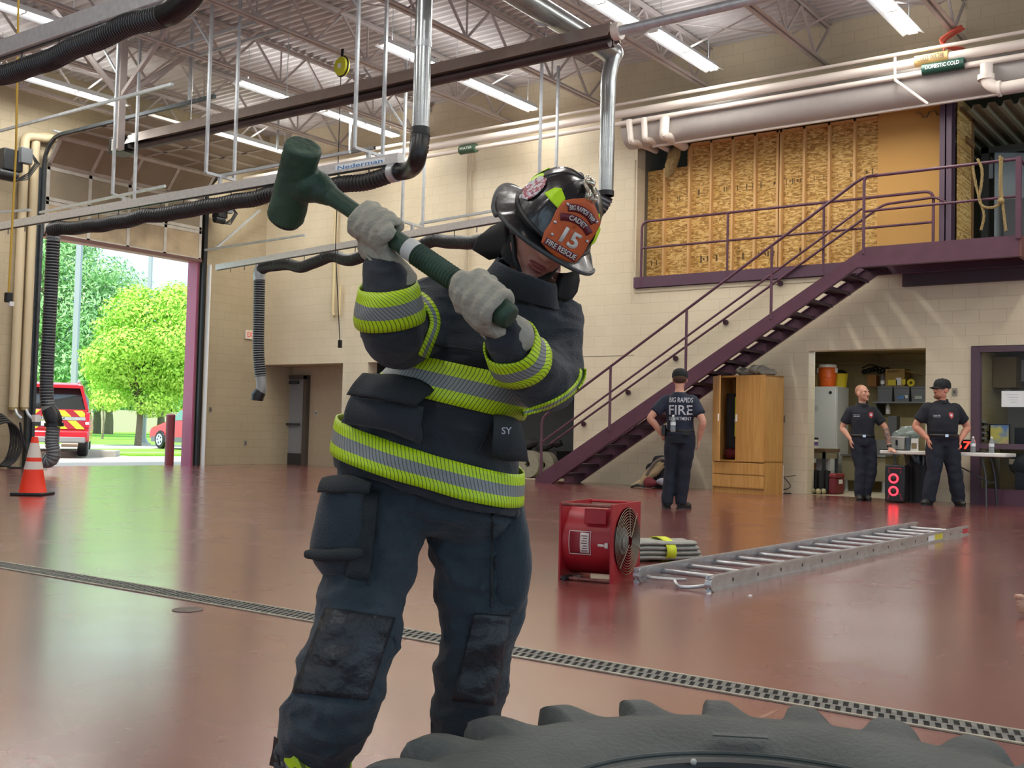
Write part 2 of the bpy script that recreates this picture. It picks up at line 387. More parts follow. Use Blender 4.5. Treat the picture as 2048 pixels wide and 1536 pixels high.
c = fl(375, 1220); g = G().cyl((c.x, c.y, .0005), (c.x, c.y, .003), .075, n=28); single('floor_cover', g, mat('cover_iron', '6a5d58', .5, .3, noise_amt=.2), 'small round metal cover in the floor beside the trench drain', 'floor cover')
# ================================================================ overhead door (run up on its tracks)
dfr = mat('door_aluminium', 'c2beb6', .42, .45, noise_amt=.08, nscale=6)
dpan = mat('door_panel', '8d806c', .35, .1, noise_amt=.12, nscale=1.5)
dpan2 = mat('door_panel_dirty', 'b3a081', .5, noise_amt=.16, nscale=3)
X0, X1 = 12.12, 15.95; dr = thing('door_1', 'sectional overhead door standing open above the exit to the lawn', 'overhead door', (14, 20.5, 4.7)); dr['kind'] = 'structure'
# path of the curtain: up the wall, round the bend, back under the roof
def path(s):
    zb, zt, rr = 4.66, 6.05, .55
    if s < zt-zb: return V((0, 20.55, zb+s)), V((0, 0, 1))
    s -= zt-zb; L_ = rr*pi/2
    if s < L_: a = s/rr; return V((0, 20.55-rr+rr*cos(a), zt+rr*sin(a))), V((0, -sin(a), cos(a)))
    s -= L_; return V((0, 20.0-s, zt+rr)), V((0, -1, 0))
S = [0, .70, 1.40, 2.15, 2.85, 3.55, 4.25, 4.95]
for i in range(len(S)-1):
    a, b = path(S[i]+.01)[0], path(S[i+1]-.01)[0]; up = (b-a).normalized(); n = V((1, 0, 0)).cross(up)
    pg = G().bar(a+V(((X0+X1)/2, 0, 0))-n*.01, b+V(((X0+X1)/2, 0, 0))-n*.01, X1-X0, .01, up=n)
    sec = obj('door_section', pg, dpan2 if i == 0 else dpan, dr)
    fg = G()
    for q, h in ((a+up*.03, .07), (b-up*.03, .07)): fg.bar(V((X0, q.y, q.z))-n*.02, V((X1, q.y, q.z))-n*.02, h, .05, up=n)
    for k in range(5):
        x = X0+.03+(X1-X0-.06)*k/4; fg.bar(a+V((x, 0, 0))-n*.02, b+V((x, 0, 0))-n*.02, .075, .05, up=n)
    obj('rail_frame', fg, dfr, sec)
g = G().bx((X0, 20.50, 4.63), (X1, 20.6, 4.70)); obj('bottom_seal', g, mat('seal_rust', '6b4a44', .6), dr)
dark = mat('track_steel', '4d5357', .45, .6, noise_amt=.15, nscale=10)
for x, sg in ((X0-.07, -1), (X1+.1, 1)):
    tg = G()
    pts = [V((x, 20.55, 0)), V((x, 20.55, 6.05))]+[V((x, 20.0+.55*cos(a), 6.05+.55*sin(a))) for a in (.4, .8, 1.2, 1.5708)]+[V((x, 15.3, 6.6))]
    for p, q in zip(pts, pts[1:]): tg.bar(p, q, .06, .06)
    tg.bx((x-.05+sg*.06, 20.58, 0), (x+.05+sg*.06, 20.69, 6.0))
    tr = obj('track', tg, dark if sg < 0 else mat('track_dark', '2a2c2d', .5, .3), dr)
    hg = G()
    for y in (16.0, 18.2): hg.bar((x, y, 6.6), (x, y, 8.0), .04, .04); 
    obj('track_hanger', hg, galv, tr)
g = G().bx((16.12, 20.4, .0), (16.15, 20.5, 4.6)); obj('weather_strip', g, white, dr)
g = G().cyl((X0, 20.4, 6.75), (X1, 20.4, 6.75), .025, n=10); obj('torsion_shaft', g, galv, dr)
# alcove door
dr2 = thing('door_2', 'grey steel entry door with a narrow glass slot, in the alcove', 'door', (19.0, 19.6, 0)); dr2['kind'] = 'structure'
gd = mat('door_grey', '8d8f92', .45); fd = mat('frame_dark', '554d46', .5)
a = onX(557, 735, 18.95).y; b = onX(612, 735, 18.95).y
g = G().bx((18.93, b, 0), (18.99, a, 2.12)); obj('leaf', g, gd, dr2)
g = G().bx((18.88, b-.12, 0), (19.0, b, 2.2)); g.bx((18.88, a, 0), (19.0, a+.1, 2.2)); g.bx((18.88, b-.12, 2.12), (19.0, a+.1, 2.22)); obj('frame', g, fd, dr2)
g = G().bx((18.915, a-.32, 1.1), (18.93, a-.2, 1.95)); obj('glass_slot', g, mat('slot_glass', 'c9d3d6', .1), dr2)
g = G().bx((18.915, b+.02, .0), (18.932, a-.02, .28)); obj('kick_plate', g, mat('kick', '4a4a4a', .4, .5), dr2)
g = G().bx((18.88, b+.2, 2.0), (18.94, b+.55, 2.08)); obj('closer', g, dark, dr2)
g = G().bar((18.86, b+.08, 1.0), (18.86, a-.1, 1.0), .05, .05); obj('push_bar', g, dark, dr2)
# ================================================================ roof joists
jm = mat('joist_paint', 'b9b0ab', .5, noise_amt=.06, nscale=4)
def make_joist():
    r = thing('roof_joist', 'open web steel roof joist', 'roof joist', (0, 0, 0), 0)
    xs0, xs1 = -8.0, 18.05; zt, zb = 7.98, 7.27
    for nm, z, w in (('top_chord', zt, .055), ('bottom_chord', zb, .06)):
        g = G()
        for s in (-1, 1):
            g.bx((xs0, s*.025, z-.005), (xs1, s*(.025+w), z+.005)); g.bx((xs0, s*.02, z-(w if z > 7.5 else 0)), (xs1, s*.03, z+(0 if z > 7.5 else w)))
        obj(nm, g, jm, r, True, flat=True)
    g = G(); n = 21; st = (xs1-xs0)/n
    for i in range(n):
        a = xs0+i*st; g.bar((a, 0, zt-.03), (a+st/2, 0, zb+.04), .035, .035); g.bar((a+st/2, 0, zb+.04), (a+st, 0, zt-.03), .035, .035)
        if i % 2: g.bar((a+st/2, 0, zb+.04), (a+st/2, 0, zt-.03), .025, .025)
    obj('web', g, jm, r, True, flat=True)
    return r
JY = [4.45+2.215*k for k in range(-2, 8)]
j0 = make_joist()
ORD = ['second', 'third', 'fourth', 'fifth', 'sixth', 'seventh', 'eighth', 'ninth', 'tenth', 'eleventh']
for i, y in enumerate(JY):
    o = j0 if i == 0 else copy_tree(j0)
    o.location = (0, y, 0)
    k = len(JY)-1-i
    o['label'] = 'open web steel roof joist, nearest to the overhead door' if k == 0 else f'open web steel roof joist, {ORD[k-1]} from the overhead door wall'
    o['group'] = 'roof joists'
# cross bridging between the joists
def make_bridge(x, y0, y1):
    r = thing('joist_bridging', 'crossed angle bars bracing two roof joists', 'bracing', (x, y0, 7.3), 0, 'cross bracing between the roof joists')
    g = G(); g.bar((x, y0, 7.3), (x, y1, 7.95), .04, .012); obj('rising_bar', g, jm, r, flat=True)
    g = G(); g.bar((x+.03, y0, 7.95), (x+.03, y1, 7.3), .04, .012); obj('falling_bar', g, jm, r, flat=True); return r
b0 = None
for x in (16.3, 12.2, 7.8):
    for i in range(len(JY)-1):
        if b0 is None: b0 = make_bridge(x, JY[i], JY[i+1]); r = b0
        else: r = copy_tree(b0)
        r.location = (x, JY[i], 7.3); kk = len(JY)-1-i
        r['label'] = f'crossed bracing bars {"nearest the stair wall" if x > 16 else "in mid roof" if x > 10 else "at the roof left"}, {ORD[max(0, kk-1)]} bay from the door wall'
# ================================================================ fluorescent fixtures
fxm = mat('fixture_white', 'e6e8e6', .4); tub = mat('lamp_tube', 'f4fbff', .3, emit=TUBE_E); refl = mat('reflector_white', 'f2f5f4', .35)
def make_light():
    r = thing('ceiling_light', 'fluorescent strip light', 'ceiling light', (0, 0, 0), 0)
    L_ = 2.2
    g = G().bx((.02, -.055, .0), (L_-.02, .055, .07)); obj('housing', g, fxm, r, True)
    g = G()
    for s in (-1, 1): g.prism([(s*.05, -.002), (s*.16, -.055), (s*.165, -.05), (s*.05, .006)], (0, 0, 0), (0, 1, 0), (0, 0, 1), (L_, 0, 0))
    obj('reflector', g, refl, r, True, flat=True)
    for a, b in ((.04, 1.08), (1.12, 2.16)):
        for s in (-1, 1):
            g = G().cyl((a, s*.05, -.03), (b, s*.05, -.03), .017, n=10); obj('tube', g, tub, r, True)
    g = G()
    for a in (.0, 1.08, 2.16): g.bx((a, -.075, -.045), (a+.04, .075, 0))
    obj('lamp_holder', g, white, r, True)
    g = G()
    for a in (.25, 1.95): g.cyl((a, 0, .07), (a, 0, .66), .006, n=6)
    obj('hanger', g, galv, r, True)
    ld = bpy.data.lights.new('fixture_lamp', 'AREA'); ld.shape = 'RECTANGLE'; ld.size = 2.1; ld.size_y = .2; ld.energy = LAMP_W; ld.color = (1, .965, .90)
    lo = bpy.data.objects.new('fixture_lamp', ld); COL.objects.link(lo); lo.parent = r; lo.location = (L_/2, 0, -.06)
    lu = bpy.data.lights.new('added_uplight', 'AREA'); lu.shape = 'RECTANGLE'; lu.size = 2.1; lu.size_y = .1; lu.energy = LAMP_UP; lu.color = (.97, .98, 1)  # added uplight, brightens the deck above each fixture
    lo = bpy.data.objects.new('added_uplight', lu); COL.objects.link(lo); lo.parent = r; lo.location = (L_/2, 0, .09); lo.rotation_euler = (pi, 0, 0)
    return r
LT = [(16.2, 7.95, 'near the upper left corner, above the black hose'), (19.2, 10.75, 'left of the roof column by the door wall'), (19.2, 15.2, 'right of the radiant heater end by the door wall'),
      (16.0, 13.1, 'behind the twin hanger posts in the middle'), (16.0, 15.3, 'above the second rail hose, behind the sledgehammer'), (12.35, 13.05, 'behind the tall spiral duct'),
      (12.35, 15.25, 'right of the tall spiral duct, under the roof'), (8.45, 12.45, 'cut by the top edge, left of the two over the mezzanine'), (8.35, 14.95, 'ending above the timber stud wall'),
      (5.0, 15.0, 'at the top right, pointing at the orange cord'), (19.2, 8.4, 'hidden row end by the far left'), (5.0, 12.7, 'beyond the top right edge'),
      (5, 5.5, ''), (8.4, 5.5, ''), (12.35, 5.5, ''), (1.4, 5.5, ''), (1.4, 10.5, ''), (1.4, 15.2, ''), (-2.2, 5.5, ''), (-2.2, 10.5, ''), (-2.2, 15.2, ''), (5, -2, ''), (1.4, -2, ''), (8.4, -2, ''), (12.35, -2, ''), (-5, 8, '')]  # empty text: unseen fixtures added to light the room
l0 = make_light()
for i, (y, x, s) in enumerate(LT):
    o = l0 if i == 0 else copy_tree(l0)
    o.location = (x, y, 7.3); o['group'] = 'fluorescent strip lights'
    o['label'] = 'lit fluorescent strip light '+s if s else 'unseen fluorescent strip light overhead, added to light the room'
# ================================================================ exhaust hose rails
hose_m = mat('hose_black', '202224', .45, noise_amt=.2, nscale=20); ring_m = mat('hose_ring', '8d9498', .4, .4)
def corr(P, r, pitch=.05, amp=.12, k=8, n=14, jig=0.0, g=None):
    C = catmull(P, k); L_ = [0]
    for a, b in zip(C, C[1:]): L_.append(L_[-1]+(b-a).length)
    N_ = max(8, int(L_[-1]/pitch*3)); pts = []; rr = []; j = 0
    for i in range(N_+1):
        s = L_[-1]*i/N_
        while j < len(L_)-2 and L_[j+1] < s: j += 1
        f = (s-L_[j])/max(1e-6, L_[j+1]-L_[j]); p = C[j].lerp(C[j+1], f)
        if jig: p = p+V((0, noise.noise(V((s*1.3, 1, r)))*jig*.5, noise.noise(V((s*1.7, 5, r)))*jig))
        pts.append(p); rr.append(r*(1+(amp if i % 3 == 1 else -amp*.3)))
    return (g or G()).tube(pts, rr, n=n)
def rings(P, r, pitch, k=8, w=.006):
    C = catmull(P, k); g = G(); acc = 0
    for a, b in zip(C, C[1:]):
        d = (b-a).length; t = (b-a).normalized()
        while acc < d:
            p = a+t*acc; g.cyl(p-t*w, p+t*w, r, n=14, cap=False); acc += pitch
        acc -= d
    return g
def rail(root, a, b, w=.10, h=.13):
    a = V(a); b = V(b); t = (b-a).normalized(); g = G().bar(a, b, w, h)
    ra = obj('rail', g, alum, root)
    g = G().bar(a-V((0, 0, h/2)), b-V((0, 0, h/2)), .03, .02); obj('slot', g, dark, ra)
    n = int((b-a).length/.55)
    for i in range(1, n): p = a.lerp(b, i/n)-V((0, 0, h/2)); obj('hose_loop', G().cyl(p, p-V((0, 0, .1)), .008, n=6), dark, ra)
    return ra
# first rail (upper left, nearest)
e1 = thing('exhaust_rail', 'overhead exhaust rail with thick black ribbed hose, nearest, at the upper left', 'exhaust rail', (5.4, 8, 4.4), 0, 'vehicle exhaust rails')
rail(e1, (5.40, 11.5, 4.42), (5.40, 6.6, 4.42), .12, .15)
A, B = fl(-60, 165, 4.2), fl(330, 28, 4.2); C_ = fl(385, -5, 4.25)
P = [A, A.lerp(B, .33)-V((0, 0, .05)), A.lerp(B, .66)-V((0, 0, .01)), B]
hs = obj('hose', corr(P, .088, .034, .07, jig=.04), hose_m, e1); obj('hose_rings', rings(P, .0965, .034, w=.0022), ring_m, hs)
obj('elbow', G().tube(catmull([B, B+(B-A).normalized()*.14-V((0, 0, -.01)), C_+V((.0, -.02, .06)), C_+V((0, -.06, .35))], 6), .1, n=18), blackp, e1)
# second rail
e2 = thing('exhaust_rail', 'long exhaust rail with black hose reaching down to the open door, in the middle', 'exhaust rail', (10.45, 14, 4.4), 0, 'vehicle exhaust rails')
rail(e2, (10.45, 20.0, 4.42), (10.45, 9.5, 4.42), .11, .13)
q = fl(108, 462, 4.2); q1 = fl(540, 388, 4.22); q2 = fl(700, 352, 4.2); q3 = fl(790, 345, 4.25)
P = [q, q.lerp(q1, .3)-V((0, 0, .04)), q.lerp(q1, .62)-V((0, 0, .03)), q1-V((0, 0, .02)), q2, q3]
P = [V((10.45, p.y, p.z)) for p in P]
hs = obj('hose', corr(P, .105, .062, .10, jig=.05), hose_m, e2); obj('hose_rings', rings(P, .1155, .062, w=.005), mat('ring_dark', '3c4042', .4), hs)
d8 = fl(841, 268, 4.55)
obj('elbow', G().tube(catmull([P[-1], P[-1]+V((0, -.25, .0)), V((d8.x, d8.y+.05, d8.z-.32)), d8], 8), .112, n=18), blackp, e2)
obj('elbow_ribs', rings([V((d8.x, d8.y+.02, d8.z-.2)), d8], .122, .05, w=.014), black, e2)
obj('clamp', G().cyl(P[-1]+V((0, .05, 0)), P[-1]+V((0, -.05, 0)), .128, n=18), galv, e2)
dp = dep(q); z1 = lambda yy, xx=0: HC-dp*(yy-855)/FPX
def dz(x, y): return D(x, y, dp)
P = [dz(107, 470), dz(103, 560), dz(97, 680), dz(93, 770), dz(95, 812)]
obj('elbow', G().tube(catmull([q, dz(112, 452), dz(107, 462), dz(107, 480)], 6), .11, n=16), galv, e2)
hs = obj('drop_hose', corr(P, .108, .05, .08), hose_m, e2); obj('hose_rings', rings(P, .118, .05, w=.006), ring_m, hs)
obj('cuff', G().tube([dz(95, 800), dz(96, 822)], .105, n=16), mat('cuff_grey', '8a8d8c', .4), e2)
obj('coupling', G().tube([dz(97, 818), dz(104, 830), dz(108, 842), dz(108, 852)], [.125, .14, .14, .12], n=18), blackp, e2)
obj('collar', G().cyl(dz(108, 846), dz(108, 853), .16, n=18), blackp, e2)
obj('tag_plate', G().box(dz(80, 836)-CF*.15, (.10, .10, .12)), white, e2)
P = [dz(106, 855), dz(104, 885), dz(107, 908), dz(100, 922), dz(86, 920)]
hs = obj('nozzle_hose', corr(P, .108, .05, .1), mat('hose_grey', '6f7372', .4, .2), e2); obj('hose_rings', rings(P, .12, .05, w=.008), ring_m, hs)
# third rail
e3 = thing('exhaust_rail', 'exhaust rail with wavy black hose along the far beige wall, behind the firefighter', 'exhaust rail', (15, 15, 4.4), 0, 'vehicle exhaust rails')
a3, b3 = fl(435, 535, 4.4), fl(1010, 436, 4.4); rail(e3, a3, a3.lerp(b3, 1.05), .11, .12)
q = fl(520, 540, 4.25); q1 = fl(1000, 470, 4.2); P = [q.lerp(q1, i/9)+V((0, 0, (.05 if i % 2 else -.05) if 0 < i < 9 else 0)) for i in range(10)]
d12 = fl(1212, 392, 4.3); P += [V((d12.x+.1, d12.y+1.2, 4.15)), V((d12.x, d12.y+.25, 4.1)), V((d12.x, d12.y, 4.3))]
hs = obj('hose', corr(P, .115, .045, .05, jig=.05), hose_m, e3); obj('hose_rings', rings(P[-3:], .125, .05, w=.01), ring_m, hs)
dp = dep(q)
obj('elbow', G().tube(catmull([P[0], dz(523, 536), dz(519, 545), dz(519, 560)], 6), .13, n=16), galv, e3)
P = [dz(519, 558), dz(518, 620), dz(517, 700), dz(521, 752)]
hs = obj('drop_hose', corr(P, .115, .05, .08), hose_m, e3); obj('hose_rings', rings(P, .125, .05, w=.007), ring_m, hs)
obj('cuff', G().tube(catmull([dz(521, 750), dz(523, 775), dz(519, 786)], 4), [.11]*9, n=16), mat('cuff_grey', '8a8d8c'), e3)
obj('coupling', G().tube([dz(522, 782), dz(515, 792), dz(514, 801)], [.12, .14, .13], n=16), blackp, e3)
# rail nameplate (letters on the second rail)
cur = rail and V((10.45-.056, 10.05, 4.42))
t2 = obj('name_sticker', G().bx((10.392, 9.72, 4.385), (10.394, 10.62, 4.455)), mat('sticker_white', 'e8eef2', .4), e2)
obj('lettering', put_text('Nederman', .052, (10.391, 10.17, 4.41), (0, -1, 0), (0, 0, 1), .012, lift=.001, w=.82), mat('letter_blue', '2f7fc0', .5), t2)
# ================================================================ spiral ducts
def spiral(a, b, r, pitch=.14):
    a = V(a); b = V(b); L_ = (b-a).length; n = int(L_/pitch*10); x, y = frame(b-a); t = (b-a).normalized()
    return G().cyl(a, b, r, n=24), G().tube([a+t*(L_*i/n)+(x*cos(2*pi*i/10)+y*sin(2*pi*i/10))*r for i in range(n+1)], .003, n=4)
dn = mat('duct_zinc', 'aab0b2', .28, .85, noise_amt=.08, nscale=6)
u1 = thing('spiral_duct', 'tall vertical spiral duct joining the middle exhaust hose to the roof', 'duct', d8)
top = V((d8.x, d8.y, 6.6)); a_, b_ = spiral(d8, top, .105); db = obj('duct_body', a_, dn, u1); obj('seam', b_, mat('seam_grey', '7d8285', .4, .6), db)
obj('band', G().cyl(d8, d8+V((0, 0, .08)), .112, n=24), black, u1)
jz = fl(842, 25, 6.0); obj('band', G().cyl(V((d8.x, d8.y, 5.62)), V((d8.x, d8.y, 5.7)), .112, n=24), galv, u1)
u2 = thing('spiral_duct', 'spiral duct elbow dropping beside the stud wall, behind the helmet', 'duct', d12)
zt = 6.33; a_, b_ = spiral(d12, V((d12.x, d12.y, 5.75)), .105); db = obj('duct_body', a_, dn, u2); obj('seam', b_, mat('seam_grey', '7d8285'), db)
obj('offset', G().tube(catmull([V((d12.x, d12.y, 5.72)), V((d12.x, d12.y, 5.95)), V((d12.x+.02, d12.y-.02, 6.15)), V((d12.x+.05, d12.y-.05, zt))], 5), .108, n=20), dn, u2)
obj('band', G().cyl(d12, d12+V((0, 0, .07)), .115, n=24), black, u2)
u3 = thing('duct_main', 'fat sloping round duct running under the roof to the elbow', 'duct', (12, 8.5, zt))
A_ = fl(1205, 150, zt+.05); B_ = fl(900, -30, zt+.05); a_, b_ = spiral(V((d12.x+.12, d12.y, zt+.05)), V((9.0, d12.y-.15, zt+.05)), .15, .5); obj('duct_body', a_, dn, u3)
obj('elbow', G().ell((d12.x+.08, d12.y, zt+.04), .165, n=20, k=12), dn, u3)
for k in (1.0, 1.6, 2.9): obj('band', G().cyl((d12.x-k, d12.y, zt+.05), (d12.x-k-.06, d12.y, zt+.05), .158, n=24), galv, u3)
# ================================================================ radiant tube heater
hx = 11.8; h = thing('radiant_heater', 'long radiant tube heater slung under the roof from burner box to flue', 'heater', (hx, 12, 6))
g = G().prism([(-.17, -.06), (-.09, .13), (.09, .13), (.17, -.06), (.155, -.06), (.08, .11), (-.08, .11), (-.155, -.06)], (hx, 7.15, 6.0), (1, 0, 0), (0, 0, 1), (0, 10.1, 0))
obj('reflector', g, mat('heater_reflector', 'a89c92', .35, .5, noise_amt=.05), h, flat=True)
obj('burner_tube', G().cyl((hx-.02, 7.2, 5.9), (hx-.02, 17.1, 5.9), .062, n=16), mat('burnt_tube', '4b3d3d', .5, .4, noise_amt=.2, nscale=3), h)
obj('return_tube', G().cyl((hx+.11, 7.2, 5.93), (hx+.11, 17.1, 5.93), .05, n=16), mat('burnt_tube', '4b3d3d'), h)
bb = obj('burner_box', G().bx((hx-.16, 17.3, 5.82), (hx+.16, 17.75, 6.12)), blackp, h, bevel=.01)
obj('rating_label', G().bx((hx-.165, 17.45, 5.87), (hx-.161, 17.65, 6.08)), white, bb)
obj('fan_housing', G().cyl((hx-.1, 17.2, 6.0), (hx+.1, 17.2, 6.0), .13, n=18), black, h)
obj('end_cap', G().cyl((hx, 7.15, 6.03), (hx, 7.05, 6.03), .11, n=20), whitep, h)
A_ = V((hx, 7.1, 6.03)); obj('flue_pipe', G().cyl(A_, (hx, 2.5, 6.06), .06, n=16), galv, h)
for y in (8.2, 10.6, 13.2, 15.6): obj('hanger_chain', G().cyl((hx, y, 6.1), (hx, y, 8.0), .006, n=5), galv, h)
# ================================================================ strut trapeze hangers
def strut(P, w=.041): 
    g = G()
    for a, b in P: g.bar(a, b, w, w)
    return g
def hanger(label, x, y0, y1, zb, zt, brace=True):
    r = thing('strut_hanger', label, 'hanger frame', (x, (y0+y1)/2, zb), 0, 'galvanised strut hangers')
    obj('post', strut([((x, y0, zb), (x, y0, zt))]), galv, r); obj('post', strut([((x, y1, zb), (x, y1, zt))]), galv, r)
    obj('crossbar', strut([((x, y0+.02, zb), (x, y1-.02, zb))]), galv, r)
    obj('trolley_clip', G().bx((x-.02, (y0+y1)/2-.03, zb-.2), (x+.02, (y0+y1)/2+.03, zb)).box((x, (y0+y1)/2, zb-.12), (.07, .05, .05)), galv, r)
    if brace: obj('brace', strut([((x, y1, zb+.9+.4), (x+.9, y1, zt))], .03), galv, r)
    return r
def hang_px(label, xa, ya, xb, yb, z, zt, dx=0, brace=True):
    a = fl(xa, ya, z); b = fl(xb, yb, z); r = thing('strut_hanger', label, 'hanger frame', (a+b)/2, 0, 'galvanised strut hangers')
    for p in (a, b): obj('post', strut([(p, V((p.x, p.y, zt)))]), galv, r)
    obj('crossbar', strut([(a, b)]), galv, r)
    m = (a+b)/2; obj('trolley_clip', G().box(m-V((0, 0, .1)), (.05, .05, .2)), galv, r)
    if brace: obj('brace', strut([(V((a.x, a.y, zt-1.25)), V((a.x-.05, a.y+1.0, zt)))], .03), galv, r)
    return r
hang_px('pair of strut posts hanging left of the spiral duct, crossbar above the sledgehammer', 709, 295, 765, 313, 4.72, 7.9)
hang_px('pair of strut posts hanging between the roof column and sledgehammer', 412, 345, 468, 360, 4.72, 7.9)
hang_px('pair of strut posts by the overhead door, over the long hose', 225, 388, 268, 402, 4.66, 7.9)
hang_px('strut posts dropping in front of the beige wall, above the wavy hose', 804, 442, 845, 455, 4.66, 7.6)
hang_px('strut posts rising behind the helmet crown', 1077, 425, 1110, 440, 4.66, 7.4, brace=False)
for lab, pa, pb, z in (('thin strut bar running from the left wall to the overhead door hanger', (0, 262), (345, 168), 5.9), ('thin strut bar under the open overhead door panels', (80, 425), (330, 372), 4.85),
                   ('strut bar on the far beige wall, running left to the door', (410, 500), (610, 470), 4.8), ('strut bar between hanger and helmet on the beige wall', (840, 447), (1010, 418), 4.75),
                   ('strut bar running left to the sledgehammer from the crossbar', (440, 352), (700, 304), 4.8), ('short strut bar end on crossbar at the far left', (0, 424), (60, 420), 4.7)):
    a = fl(*pa, z); b = fl(*pb, z); single('strut_bar', strut([(a, b)]), galv, lab, 'strut bar', 'galvanised strut bars')
for lab, pa, pb, z in (('upper strut bar under the roof left of the yellow reel', (355, 92), (510, 45), 7.22), ('lower strut bar under the roof left of the yellow reel', (400, 110), (560, 60), 7.22)):
    single('strut_bar', strut([(fl(*pa, z), fl(*pb, z))]), galv, lab, 'strut bar', 'galvanised strut bars')
a, b = onY(520, 420, 20.4), onY(430, 498, 20.4); single('brace_bar', strut([(a, b)], .05), galv, 'diagonal galvanised brace on the wall right of the overhead door', 'brace bar')
# steel post and knee braces under the roof by the door
cx = fl(240, 230, 6.2); c_ = thing('roof_column', 'stub steel column with knee braces hanging under the roof at left', 'column', (cx.x, cx.y, 6))
obj('stem', strut([((cx.x, cx.y, 5.6), (cx.x, cx.y, 8.0))], .13), jm, c_)
for dx, dy in ((1.3, 0), (-1.3, 0), (0, 1.2), (0, -1.4)): obj('knee_brace', strut([((cx.x, cx.y, 6.5), (cx.x+dx, cx.y+dy, 7.6))], .07), jm, c_)
# ================================================================ wall-top pipes
pw = mat('pipe_white', 'e3d8cd')
for nm, lab, X, z, r, y0, y1 in (('gas_pipe', 'thin white pipe running highest along the wall top', 17.16, 6.97, .028, 1, 20.5), ('water_pipe', 'thick white pipe along the wall top above the grey duct', 17.2, 6.80, .075, 1, 20.6), ('drain_pipe', 'second white pipe tucked under the thick one on the wall top', 17.22, 6.63, .045, 1, 20.6)):
    single(nm, G().cyl((X, y0, z), (X, y1, z), r, n=14), pw, lab, 'pipe')
gd = thing('air_duct', 'large grey painted round duct above the timber stud wall', 'duct', (18.2, 6, 6.4))
obj('duct_body', G().cyl((17.63, 1.2, 6.585), (17.63, 10.3, 6.585), .335, n=40), mat('duct_paint', 'b9b3ad', .5, noise_amt=.03), gd)
obj('flange', G().bx((17.60, 1.2, 6.22), (17.66, 9.8, 6.26)), pw, gd)
for lab, x0, y0, x1, y1, x2, y2 in (('left white elbow pipe entering the stud wall corner', 1258, 240, 1262, 280, 1312, 302), ('middle white elbow pipe entering the stud wall corner', 1288, 236, 1290, 275, 1338, 300), ('fat white elbow pipe with insulated bend, right of the pair', 1330, 235, 1328, 268, 1368, 293)):
    r = .055 if 'fat' not in lab else .085; a, b, c = onX(x0, y0, 17.14), onX(x1, y1, 17.14), onX(x2, y2, 18.25)
    single('elbow_pipe', G().tube([a, a.lerp(b, .6)]+catmull([a.lerp(b, .8), b+V((.02, 0, -.02)), b.lerp(c, .25)], 4)+[c], r, n=14), pw, lab, 'pipe', 'white elbow pipes')
g = G().ell(onX(1345, 322, 18.2), (.10, .13, .32), M.Rotation(.35, 3, 'X'), n=14, k=10)
for p in g.v: p += V((0, noise.noise(p*9)*.05, noise.noise(p*7)*.05))
single('burlap_stuffing', g, mat('burlap', '9c8458', .95, noise_amt=.2, nscale=20, bump=.6, bscale=60), 'crumpled brown fabric stuffed round the white elbow pipes', 'fabric')
for nm, lab, tx, p, X, w, c, tc_, h in (('pipe_marker', 'orange pipe marker on the thick white pipe at upper right', 'COLD WATER', (1862, 116), 17.14, .5, 'c9a56a', '3b2c14', .075), ('pipe_marker', 'dark green pipe marker with white lettering under the orange one', 'DOMESTIC COLD', (1885, 131), 17.14, .62, '1f4a3c', 'e5efe8', .06), ('pipe_marker', 'dark green pipe marker on the pipe above the beige wall', 'WATER', (933, 297), 17.14, .4, '3c5a44', 'dfe8df', .05)):
    c0 = onX(*p, X); r = thing(nm, lab, 'pipe marker', c0, 0, 'pipe markers'); rr = .1
    obj('sleeve', G().cyl((X+.06, c0.y-w/2, c0.z), (X+.06, c0.y+w/2, c0.z), .09, n=18), mat('mk'+c, c, .5), r)
    obj('lettering', put_text(tx, h, (X-.034, c0.y, c0.z), (0, -1, 0), (0, 0, 1), .01, w=w*.8), mat('mkt'+tc_, tc_, .5), r)
# thin vertical drop lines and conduits on the walls
cd = mat('conduit', 'c4b79e', .5)
for lab, px_, y0, y1, X in (('twin conduits on the beige wall left of the helmet, left one', 936, 300, 610, 17.96), ('twin conduits on the beige wall left of the helmet, right one', 943, 300, 560, 17.96), ('conduit along the corner left of the stud wall', 1271, 320, 600, 17.94)):
    a = onX(px_, y0, X); single('conduit', G().cyl(a, (X, a.y, onX(px_, y1, X).z), .016, n=8), cd, lab, 'conduit', 'wall conduits')
a = onX(672, 420, 17.93); b = onX(672, 632, 17.93)
single('water_line', G().tube([a, V((17.93, a.y, b.z+.1)), V((17.93, a.y-.05, b.z)), V((17.93, a.y-.2, b.z+.02)), V((17.93, a.y-.22, b.z+.7))], .035, n=10), mat('pvc', 'd8c79a', .5), 'cream U shaped pipe on the beige wall beside the hanging cord', 'pipe')
# cord reel
rp = fl(684, 133, 7.0); r = thing('cord_reel', 'yellow cord reel hanging under the roof with a thin cord down', 'cord reel', rp)
dv = V((1, -.12, 0)).normalized()
obj('drum', G().lathe([(.02, -.05), (.15, -.05), (.16, -.03), (.16, .03), (.15, .05), (.02, .05)], rp, dv, 24), mat('reel_yellow', 'd6d935', .4), r)
obj('guard', G().tube([rp+V((dv.y*-.17*cos(a), dv.x*.17*cos(a), .17*sin(a)))+dv*.0 for a in [i*pi/10 for i in range(21)]], .012, n=6), blackp, r)
obj('hub', G().cyl(rp-dv*.06, rp+dv*.06, .045, n=14), white, r)
obj('bracket', G().bar(rp+V((0, 0, .05)), rp+V((0, 0, .3)), .05, .02), blackp, r)
obj('cord', G().tube([rp-V((.02, 0, .15)), rp-V((.02, 0, 2)), V((rp.x-.02, rp.y, fl(684, 690, 3.9).z))], .008, n=6), blackp, r)
